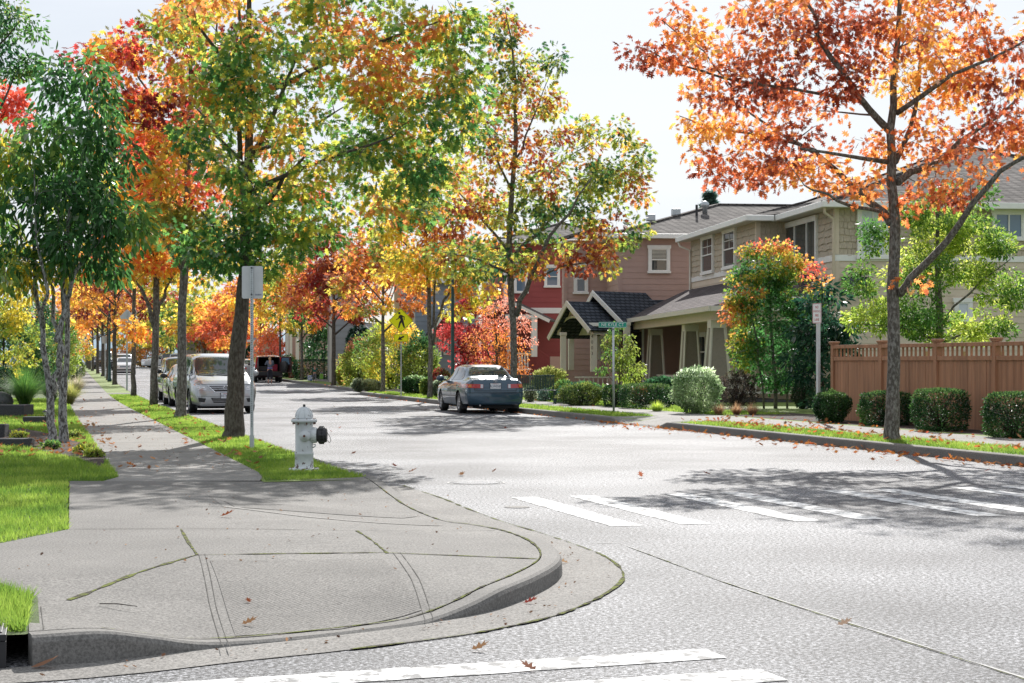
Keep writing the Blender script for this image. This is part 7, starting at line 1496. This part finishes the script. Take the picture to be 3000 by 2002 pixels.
lshrub('box_hedge', 'short clipped hedge just left of the street name post', 1800, 1192, 60, 62, BX, 96, leaf=.05, n=2600, shape='box', cat='hedge', lm='leaf_hedge')
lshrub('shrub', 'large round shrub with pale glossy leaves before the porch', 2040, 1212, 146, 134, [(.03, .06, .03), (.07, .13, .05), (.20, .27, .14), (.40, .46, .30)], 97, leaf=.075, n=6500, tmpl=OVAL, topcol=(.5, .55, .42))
lshrub('shrub', 'dark purplish bare shrub left of the maple stems', 2160, 1200, 120, 108, [(.03, .02, .018), (.05, .035, .03), (.05, .06, .03)], 98, leaf=.05, n=4200, rough=.2)
lshrub('shrub', 'dark shrub right of the maple stems', 2355, 1198, 70, 90, [(.015, .03, .015), DGR, (.05, .05, .03)], 99, leaf=.06, n=3000)
lshrub('shrub', 'dark glossy shrub in front of the first porch column', 1945, 1165, 120, 78, [(.01, .035, .02), DGR, (.03, .09, .04)], 100, leaf=.10, n=3000, D_=56)
lshrub('shrub', 'small bronze and pink shrub left of the porch shrubs', 1872, 1160, 50, 52, [OLV, BRN, (.35, .2, .12)], 101, leaf=.07, n=1200, D_=55)
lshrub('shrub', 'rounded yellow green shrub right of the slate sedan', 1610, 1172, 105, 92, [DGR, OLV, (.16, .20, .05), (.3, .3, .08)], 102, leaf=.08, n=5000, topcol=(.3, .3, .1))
lshrub('shrub', 'dark low azalea mound left of the name sign', 1705, 1188, 140, 62, [(.02, .045, .015), (.05, .08, .02), OLV], 103, leaf=.06, n=5000)
lshrub('shrub', 'blue green mound under the yellow green shrub', 1606, 1176, 70, 36, [(.03, .06, .05), (.08, .13, .10)], 104, leaf=.05, n=2200)
lshrub('shrub', 'pale grey round shrub touching the slate sedan', 1553, 1178, 38, 46, [(.08, .11, .07), (.20, .23, .15)], 105, leaf=.05, n=1800)
lshrub('shrub', 'dark green shrub row in front of the brown porch', 1700, 1140, 130, 60, [DGR, (.02, .06, .04), GRN], 106, leaf=.09, n=3500, D_=57)
lshrub('shrub', 'leafy dark bush against the brown porch steps', 1650, 1130, 80, 60, [DGR, GRN, OLV], 107, leaf=.08, n=2200, D_=58.5)
auto_tree('dogwood_tree', 'small drooping green tree beside the street name sign', G(1815, 1186), 2.55, .78, .35, [GRN, (.08, .13, .03), OLV, LIM], 108, trunk_r=.035, bark='bark_dark', nclump=70, leaf=.10, nl=32, tmpl=OVAL, crad=.22, droop=.8)
for px, lb in ((2105, 'left brown dried grass mound before the porch shrubs'), (2158, 'middle dried grass mound in the bark bed'), (2205, 'right dried grass mound beside the maple stem')):
    tuft('dried_grass', lb, G(px, 1216), .35, .38, 420, [(.16, .09, .05), (.30, .19, .11), (.22, .14, .07)], px, .012, 'dried grass mounds in the bark bed', 'dried grass')
tuft('ornamental_grass', 'lime green grass tuft at the foot of the long hedge', G(1925, 1206), .5, .34, 900, [(.16, .24, .03), (.30, .38, .05), (.42, .48, .10)], 65, .012)
# three stemmed maple in several colours
D = 51.5
PALM = [(.04, .12, .035), (.06, .15, .035), (.08, .17, .03), (.16, .20, .03), (.36, .34, .05), (.48, .26, .06), (.50, .17, .07), (.45, .08, .06)]
def gm(c): return (c[2] - 3.2) * .21 - .04 * (c[0] - 7.4)
make_tree('maple_tree', 'multi stemmed maple turning green to orange before the porch', G(2272, 1196),
    W([(2272, 1204, .06), (2272, 1120, .05), (2262, 1000, .045), (2255, 880, .035), (2250, 760, .02), (2262, 700, .008)], D),
    [W([(2238, 1202, .035), (2232, 1120, .03, 0), (2215, 1000, .025, -.2), (2190, 880, .02, -.3), (2170, 800, .01, -.4)], D), W([(2306, 1202, .035), (2306, 1100, .03, 0), (2318, 980, .025, .2), (2340, 860, .02, .3), (2352, 780, .01, .4)], D)],
    B(D, [(2250, 780, 90, 70, 40, 0, .9), (2190, 850, 70, 70, 28, -.1, .8), (2330, 830, 90, 90, 34, .1, .9), (2160, 925, 40, 45, 9, -.2, .5, .1), (2265, 950, 120, 90, 52, 0, 1.1), (2275, 1060, 115, 75, 48, 0, .9), (2365, 940, 65, 65, 22, .2, .6, -.1), (2220, 730, 22, 28, 4, 0, .3, .2), (2300, 735, 20, 30, 4, 0, .3, .2), (2290, 1130, 60, 30, 8, 0, .4), (2190, 1010, 50, 50, 10, 0, .5), (2400, 860, 46, 50, 8, .3, .5, -.38)]),
    PALM, leaf=.10, nl=46, tmpl=STAR, seed=111, bark='bark_lichen', cat='tree', crad=.28, grad=gm, tbias=-.26, spread=.25, mult=1.35)
auto_tree('laurel_tree', 'dark narrow leaved evergreen between the maple and the fence', G(2432, 1210) + Vector((0, 1.2, 0)), 3.5, 1.05, .2, [(.008, .03, .018), (.015, .05, .03), (.03, .08, .04)], 112, trunk_r=.05, bark='bark_dark', nclump=90, leaf=.16, nl=34, tmpl=OVAL, crad=.32, lm='leaf_dark')
D = 43.5
PALP = [GRN, (.08, .15, .03), (.17, .25, .04), (.28, .34, .06), (.38, .40, .09)]
make_tree('pear_tree', 'bright yellow green pear tree behind the brown fence', P(2755, 0, D) - Vector((0, 0, P(2755, 0, D).z - .15)),
    W([(2755, 1225, .12), (2752, 1000, .10), (2750, 850, .08), (2748, 700, .05), (2752, 560, .02)], D),
    [W([(2752, 960, .04), (2800, 900, .03, -.3), (2880, 820, .02, -.5), (2960, 760, .01, -.6)], D), W([(2752, 900, .04), (2690, 820, .03, .3), (2640, 740, .015, .5)], D), W([(2750, 820, .035), (2810, 700, .025, .3), (2850, 620, .01, .5)], D), W([(2752, 1000, .03), (2640, 960, .02, -.3), (2530, 950, .01, -.5)], D), W([(2750, 1010, .03), (2860, 960, .02, .3), (2950, 930, .01, .5)], D)],
    B(D, [(2750, 680, 90, 90, 34, 0, 1.), (2660, 620, 50, 40, 9, 0, .5, .2), (2850, 700, 90, 70, 26, 0, .9), (2700, 800, 110, 80, 34, 0, 1.2), (2850, 800, 60, 50, 12, 0, .8), (2930, 720, 50, 40, 9, 0, .5), (2980, 830, 50, 40, 8, 0, .5), (2920, 880, 70, 30, 9, 0, .6), (2560, 930, 70, 50, 18, -.2, .7, .15), (2660, 930, 90, 60, 22, 0, .9, .1), (2780, 960, 110, 50, 20, 0, 1., .05), (2900, 970, 70, 36, 10, 0, .7), (2520, 820, 34, 60, 8, 0, .4, -.3), (2550, 690, 20, 60, 6, 0, .3, -.3), (2590, 700, 30, 40, 5, 0, .4, -.2), (2760, 560, 30, 40, 4, 0, .3), (2880, 580, 30, 40, 4, 0, .3)]),
    PALP, leaf=.095, nl=60, tmpl=OVAL, seed=113, mult=1.7, bark='bark_lichen', crad=.27, droop=.1, spread=.25)
# red and bronze garden maples by the red house
D = 74.
make_tree('maple_tree', 'crimson red maple right of the green lamp post', P(1372, 0, D) - Vector((0, 0, P(1372, 0, D).z - .18)), W([(1372, 1160, .07), (1372, 1050, .05), (1375, 950, .03), (1380, 880, .01)], D), [W([(1372, 1080, .04), (1340, 1000, .03, 0), (1310, 950, .01, 0)], D)],
    B(D, [(1375, 960, 60, 80, 46, 0, 1.0), (1370, 1060, 60, 60, 34, 0, 1.0), (1310, 985, 30, 34, 12, -.3, .5, -.3), (1390, 890, 40, 34, 12, 0, .6, -.4), (1400, 1010, 50, 60, 20, 0, .8)]), [(.42, .09, .08), (.30, .04, .04), (.20, .02, .025), (.13, .015, .018)], leaf=.12, nl=44, tmpl=STAR, seed=114, crad=.32)
D = 71.
make_tree('maple_tree', 'fine twigged bronze orange tree between the lamp post and the oak trunk', P(1455, 0, D) - Vector((0, 0, P(1455, 0, D).z - .18)), W([(1455, 1165, .07), (1455, 1060, .05), (1452, 950, .03), (1455, 870, .01)], D), [W([(1455, 1080, .04), (1410, 1000, .03, 0), (1380, 980, .01, 0)], D), W([(1455, 1050, .03), (1500, 980, .02, 0), (1530, 960, .01, 0)], D)],
    B(D, [(1455, 920, 60, 60, 26, 0, .9, -.1), (1440, 1010, 80, 70, 44, 0, 1.1, .15), (1510, 1000, 50, 80, 20, 0, .8, 0), (1470, 1080, 80, 40, 22, 0, 1., .2), (1530, 940, 30, 30, 6, 0, .4, -.2)]), [(.5, .22, .16), (.45, .12, .08), (.50, .22, .05), (.48, .2, .03), (.3, .1, .03)], leaf=.085, nl=40, tmpl=OVAL, seed=115, crad=.34, spread=.3)
# gardens between the crossing sign and the child
lshrub('shrub', 'big yellow green shrub behind the crossing sign', 1150, 1128, 190, 200, [GRN, OLV, LIM, YEL, GLD], 121, leaf=.13, n=8000, D_=84, rough=.2)
lshrub('shrub', 'salmon tipped shrub left of the crossing sign', 1060, 1118, 130, 130, [GRN, OLV, LIM, (.45, .25, .10)], 122, leaf=.13, n=5500, D_=92, rough=.2, topcol=(.5, .22, .14))
lshrub('shrub', 'green leafy shrub right of the crossing sign pole', 1225, 1120, 110, 150, [DGR, GRN, OLV, LIM], 123, leaf=.13, n=4500, D_=82, rough=.2)
lshrub('shrub', 'grey green mounded shrub at the far walk', 1050, 1125, 36, 34, [(.10, .13, .08), (.25, .29, .18)], 124, leaf=.08, n=1500, D_=80)
lshrub('shrub', 'wide silvery mound beside the smaller grey one', 1085, 1125, 62, 32, [(.12, .15, .08), (.30, .33, .18)], 125, leaf=.08, n=2200, D_=80)
lshrub('box_hedge', 'dark hedge right of the crossing sign pole', 1215, 1138, 84, 52, BX, 126, leaf=.08, n=4200, D_=74, topcol=(.25, .33, .18), cat='hedge')
lshrub('box_hedge', 'pale topped low hedge behind the sedan roof', 1300, 1150, 70, 56, [(.04, .05, .03), (.09, .12, .08), (.18, .23, .16)], 127, leaf=.07, n=3600, D_=66, topcol=(.25, .30, .2), cat='hedge')
lshrub('shrub', 'red leaved low shrub left of the lamp post', 1292, 1120, 66, 76, [(.35, .03, .04), (.2, .03, .03), GRN, (.4, .1, .08)], 128, leaf=.09, n=2600, D_=70)
lshrub('shrub', 'light green small shrub behind the slender oak', 1250, 1150, 36, 50, [GRN, OLV, LIM], 129, leaf=.09, n=1400, D_=70)
lshrub('box_hedge', 'golden hedge right of the bronze oak trunk', 1010, 1118, 52, 56, [OLV, LIM, GLD, (.5, .35, .12)], 130, leaf=.10, n=2600, D_=94, cat='hedge')
lshrub('box_hedge', 'long dark hedge behind the child', 925, 1112, 130, 56, [(.01, .03, .015), DGR, GRN], 131, leaf=.10, n=5000, D_=114, shape='box', cat='hedge', lm='leaf_hedge')
lshrub('shrub', 'reddish brown shrub right of the open suv door', 868, 1112, 40, 44, [(.09, .02, .02), (.14, .05, .03), DGR], 132, leaf=.10, n=2000, D_=118, shape='box')
lshrub('shrub', 'golden green small shrub left of the thin oak', 880, 1085, 30, 34, [OLV, LIM, GLD], 133, leaf=.12, n=900, D_=121)
auto_tree('garden_tree', 'dark green round headed tree behind the child', P(950, 0, 116) - Vector((0, 0, P(950, 0, 116).z - .3)), 4.3, 1.5, 1.1, [DGR, DGR, GRN, (.04, .09, .04)], 134, trunk_r=.08, bark='bark_dark', nclump=90, leaf=.2, nl=30, tmpl=OVAL, crad=.4, lm='leaf_dark')
auto_tree('garden_tree', 'salmon orange maple behind the maroon suv', P(795, 0, 128) - Vector((0, 0, P(795, 0, 128).z - .4)), 3.4, 1.5, .8, [(.5, .2, .12), ORG, (.5, .15, .1)], 135, trunk_r=.06, nclump=70, leaf=.2, nl=26, crad=.4)
lshrub('shrub', 'dark leafy bush behind the open suv door', 842, 1090, 50, 66, [DGR, GRN, (.2, .25, .18)], 136, leaf=.14, n=1800, D_=122)
lshrub('shrub', 'dark evergreen mass left of the small garage', 738, 1085, 50, 80, [(.01, .03, .015), DGR], 137, leaf=.15, n=2500, D_=145)
# conifers
def conifer(label, p, H_, r, seed, n=1600, leaf=.16, pal=[(.008, .03, .02), (.015, .05, .03), (.03, .08, .045)]):
    rg = np.random.RandomState(seed); t_ = thing('conifer_tree', label, 'tree', p, 0); mb = MB(); mb.tube([(0, 0, -.05), (0, 0, H_ * .5), (0, 0, H_ * .97)], [r * .09, r * .06, .01], 7)
    f = rg.rand(n) ** .8; a = rg.rand(n) * 6.283; rr = r * (1 - f) ** .75 * (.45 + .6 * rg.rand(n)) + .03; lay = 1 + .25 * np.sin(f * H_ * 6)
    c = np.stack([np.cos(a) * rr * lay, np.sin(a) * rr * lay, .1 + f * H_ * .98], 1)
    for k in range(60): j = rg.randint(n); mb.tube([(0, 0, c[j, 2] - .05), tuple(c[j])], [.02, .005], 4, False)
    mb.build('trunk', 'bark_dark', t_, True); d = np.stack([np.cos(a), np.sin(a), rg.normal(size=n) * .3 + .25], 1); nm = rg.normal(size=(n, 3)) * .4; nm[:, 2] += 1
    leaf_object('crown', STAR, c, d, nm, leaf * (.7 + .6 * rg.rand(n)), ramp(pal, rg.rand(n)), leafmat('leaf_dark'), t_); return t_
for px, D_, h_, r_, lb in ((1052, 98, 3.7, .75, 'narrow dark conifer by the grey house corner'), (1033, 99, 3.0, .65, 'shorter dark conifer beside the grey wall'), (1070, 97, 3.0, .6, 'third narrow conifer nearest the gabled porch')):
    p = P(px, 0, D_); p.z = .3; conifer(lb, p, h_, r_, px)
p = P(2079, 0, 150); p.z = .8; conifer('distant blue green conifer top above the roofs', p, 15.2, 2.6, 140, 3500, .5, [(.05, .10, .09), (.09, .15, .13)])
# oaks outside the frame on the near side whose crowns only cast shade are left out
# ------------------------------------------------------------------ people
mat('skin', (.46, .24, .17), rough=.6, var=.05); mat('hair_blonde', (.50, .33, .16), rough=.6, var=.2, scale=60); mat('hair_ginger', (.28, .11, .05), rough=.7, var=.2, scale=60)
mat('denim_jacket', (.11, .13, .17), rough=.9, var=.2, scale=20); mat('dark_trousers', (.018, .018, .028), rough=.9, var=.2); mat('blue_shirt', (.02, .12, .45), rough=.8, var=.1); mat('green_shirt', (.01, .13, .10), rough=.85, var=.15); mat('grey_trousers', (.17, .16, .18), rough=.9, var=.4, scale=40); mat('bag_white', (.6, .6, .65), rough=.7, col2=(.06, .12, .35), scale=9, thr=(.45, .55)); mat('bag_green', (.20, .42, .06), rough=.6, var=.1); mat('bag_yellow', (.6, .5, .05), rough=.6, var=.1); mat('shoe', (.1, .07, .06), rough=.8)
def skin_obj(name, verts, edges, rad, m, parent, root=0, sub=2):
    me = bpy.data.meshes.new(name); me.from_pydata(verts, edges, []); o = bpy.data.objects.new(name, me); COL.objects.link(o)
    sk = o.modifiers.new('skin', 'SKIN'); me.update()
    if not me.skin_vertices: 
        bpy.context.view_layer.objects.active = o
    for i, r in enumerate(rad):
        rr = r if hasattr(r, '__len__') else (r, r); me.skin_vertices[0].data[i].radius = rr; me.skin_vertices[0].data[i].use_root = (i == root)
    s_ = o.modifiers.new('s', 'SUBSURF'); s_.levels = s_.render_levels = sub; bpy.context.view_layer.update()
    me2 = bpy.data.meshes.new_from_object(o.evaluated_get(bpy.context.evaluated_depsgraph_get())); me2.name = name; bpy.data.objects.remove(o)
    me2.materials.clear(); me2.materials.append(MAT[m])
    for p in me2.polygons: p.use_smooth = True
    o = bpy.data.objects.new(name, me2); COL.objects.link(o); o.parent = parent; return o
def person(label, loc, rz, H, J, top, legs, hair, hairlen, legr=.07, calf_bare=.28, sleeves=True, waistband=None):
    """J: joint positions for H=1 scale (x right, y forward, z up)"""
    t_ = thing('person', label, 'person', loc, rz); s = H
    v, e, r = [], [], []
    def a(p, rad, prev=None):
        v.append(tuple(c * s for c in p)); r.append(tuple(c * s for c in rad) if hasattr(rad, '__len__') else rad * s)
        if prev is not None: e.append((prev, len(v) - 1))
        return len(v) - 1
    P0 = a(J['pelvis'], (.085, .06)); W_ = a(J['waist'], (.07, .052), P0); Cc = a(J['chest'], (.092, .062), W_); N = a(J['neck'], .034, Cc); Hh = a(J['head'], (.046, .052), N); Ht = a((J['head'][0], J['head'][1] + .004, J['head'][2] + .045), (.044, .05), Hh)
    ends = []
    for sd_ in ('L', 'R'):
        sh = a(J['sh' + sd_], .036, Cc); el = a(J['el' + sd_], .025, sh); wr = a(J['wr' + sd_], .017, el); hp = Vector(J['wr' + sd_]); d = (hp - Vector(J['el' + sd_])).normalized(); pm = a(tuple(hp + d * .035), (.022, .012), wr)
        sg = 1 if sd_ == 'R' else -1; side = Vector((0, 1, 0))
        for k in range(4):
            b = hp + d * .055 + side * (-.015 + .01 * k); q = a(tuple(b), .006, pm); q = a(tuple(b + d * .022 + Vector((-sg * .004, 0, 0))), .0052, q); a(tuple(b + d * (.036 + (.006 if k in (1, 2) else 0)) + Vector((-sg * .014, 0, 0))), .004, q)
        b = hp + d * .03 + side * .02; q = a(tuple(b), .007, pm); a(tuple(b + d * .022 + side * .012), .005, q)
        hi = a(J['hip' + sd_], .056, P0); kn = a(J['kn' + sd_], .034, hi); an = a(J['an' + sd_], .022, kn); a((J['an' + sd_][0], J['an' + sd_][1] - .012, .018), .022, an); a((J['an' + sd_][0], J['an' + sd_][1] + .075, .012), (.022, .012), an)
    skin_obj('body', v, e, r, 'skin', t_)
    # face
    hd = Vector(J['head']) * s
    mb = MB()
    for sx in (-1, 1): mb.lathe([(.001, -.004 * s), (.006 * s, 0), (.001, .006 * s)], 8, Matrix.Translation(hd + Vector((sx * .018 * s, .052 * s, .018 * s))))
    mb.build('eyes', 'black', t_); mb = MB(); mb.tube([hd + Vector((0, .05 * s, .02 * s)), hd + Vector((0, .066 * s, -.004 * s)), hd + Vector((0, .05 * s, -.010 * s))], [.005 * s, .009 * s, .005 * s], 6); mb.build('nose', 'skin', t_)
    mb = MB(); mb.tube([hd + Vector((-.016 * s, .049 * s, -.024 * s)), hd + Vector((.016 * s, .049 * s, -.024 * s))], .003 * s, 5); mb.build('mouth', 'sign_red', t_)
    for sx in (-1, 1): mb = MB(); mb.lathe([(.001, -.01 * s), (.011 * s, 0), (.001, .008 * s)], 8, Matrix.Translation(hd + Vector((sx * .048 * s, 0, .01 * s)))); mb.build('ear', 'skin', t_)
    # clothes
    def cl(name, joints, m, root=0, sub=2):
        vv, ee, rr = [], [], []
        for p, rad, prev in joints: vv.append(tuple(c * s for c in p)); rr.append(tuple(c * s for c in rad) if hasattr(rad, '__len__') else rad * s); ee += [(prev, len(vv) - 1)] if prev is not None else []
        return skin_obj(name, vv, ee, rr, m, t_, root, sub)
    def mid(p, q, f): return tuple(Vector(p).lerp(Vector(q), f))
    jt = [(mid(J['pelvis'], J['waist'], .35), (.096, .072), None), (J['waist'], (.082, .062), 0), (J['chest'], (.102, .072), 1), (mid(J['chest'], J['neck'], .7), (.045, .045), 2)]
    for sd_ in ('L', 'R'):
        n0 = len(jt); jt.append((J['sh' + sd_], .046, 2)); jt.append((mid(J['sh' + sd_], J['el' + sd_], .95 if sleeves else .75), .036, n0))
        if sleeves: jt.append((mid(J['el' + sd_], J['wr' + sd_], .85), .027, n0 + 1))
    cl('jacket' if sleeves else 'shirt', jt, top)
    jt = [(mid(J['pelvis'], J['waist'], .3), (.09, .068), None), (J['pelvis'], (.098, .075), 0)]
    for sd_ in ('L', 'R'):
        n0 = len(jt); jt.append((J['hip' + sd_], .066, 1)); jt.append((J['kn' + sd_], .048, n0)); jt.append((mid(J['kn' + sd_], J['an' + sd_], 1 - calf_bare), .042, n0 + 1))
    cl('trousers', jt, legs)
    if waistband:
        mb = MB(); mb.lathe([(.094 * s, -.016 * s), (.096 * s, .016 * s)], 20, Matrix.Translation(Vector(mid(J['pelvis'], J['waist'], .28)) * s) @ Matrix.Diagonal((1, .76, 1, 1))); mb.build('shirt_hem', waistband, t_, True)
    cl('hair', [(tuple(Vector(J['head']) + Vector((0, -.012, .045))), (.052, .055), None), (tuple(Vector(J['head']) + Vector((0, -.022, .0))), (.050, .045), 0)] + ([(tuple(Vector(J['head']) + Vector((0, -.035, -.07))), (.040, .022), 1), (tuple(Vector(J['head']) + Vector((0, -.045, -.13))), (.028, .014), 2)] if hairlen else []), hair)
    for sd_ in ('L', 'R'): an = Vector(J['an' + sd_]); cl('shoe', [((an.x, an.y - .02, .020), .025, None), ((an.x, an.y + .08, .016), (.028, .016), 0)], 'shoe', 0, 1)
    return t_
JW = dict(pelvis=(0, 0, .53), waist=(0, .01, .62), chest=(0, .035, .74), neck=(0, .05, .845), head=(.0, .075, .90), shL=(-.105, .04, .79), shR=(.105, .04, .79), elL=(-.15, .10, .68), elR=(.13, .12, .66), wrL=(-.15, .23, .70), wrR=(.08, .24, .66),
          hipL=(-.05, 0, .49), hipR=(.05, 0, .49), knL=(-.055, .01, .28), knR=(.055, .0, .28), anL=(-.058, -.01, .045), anR=(.058, -.015, .045))
p = G(791, 1122, 0.); p = Vector((p.x, 106.3, 0)); p.x = (791 - CX) / FPX * 106.3; p.z = zroad(p.x, p.y)
person('blonde person in a grey jacket and dark trousers leaning into the open suv', p, TH - .05, 1.66, JW, 'denim_jacket', 'dark_trousers', 'hair_blonde', True, calf_bare=.42, waistband='blue_shirt')
JC = dict(pelvis=(0, 0, .50), waist=(0, 0, .60), chest=(0, 0, .71), neck=(.0, 0, .815), head=(0, .005, .885), shL=(-.105, 0, .76), shR=(.105, 0, .76), elL=(-.20, .0, .66), elR=(.24, .01, .70), wrL=(-.24, .02, .54), wrR=(.34, .03, .62),
          hipL=(-.045, 0, .46), hipR=(.045, 0, .46), knL=(-.05, .09, .27), knR=(.05, -.01, .26), anL=(-.05, .10, .05), anR=(.05, -.08, .06))
Dk = 104.; x_ = (922 - CX) / FPX * Dk; p = Vector((x_, Dk, .152 + zroad(x_, Dk)))
kid = person('child in a green shirt and grey trousers carrying bags along the far sidewalk', p, TH - .05, 1.02, JC, 'green_shirt', 'grey_trousers', 'hair_ginger', False, calf_bare=.1, sleeves=False)
R_ = Matrix.Translation(p) @ Matrix.Rotation(TH - .05, 4, 'Z')
def bag(pos, w_, h_, m, label, hm):
    q = R_ @ Vector(pos); t_ = thing('carried_bag', label, 'bag', q - Vector((0, 0, h_ + .12)), TH)
    mb = MB(); mb.box(-w_ / 2, w_ / 2, -.08, .08, 0, h_); mb.build('bag_body', m, t_, bevel=.03); mb = MB(); mb.tube([(-w_ * .3, 0, h_ - .02), (-w_ * .2, 0, h_ + .09), (w_ * .2, 0, h_ + .09), (w_ * .3, 0, h_ - .02)], .014, 6); mb.build('bag_handle', hm, t_, True)
bag((-.27, .03, .50), .26, .32, 'bag_white', 'blue and white bag in the left hand of the child', 'bag_yellow')
bag((.40, .04, .58), .20, .30, 'bag_green', 'bright green bag in the right hand of the child', 'bag_white')
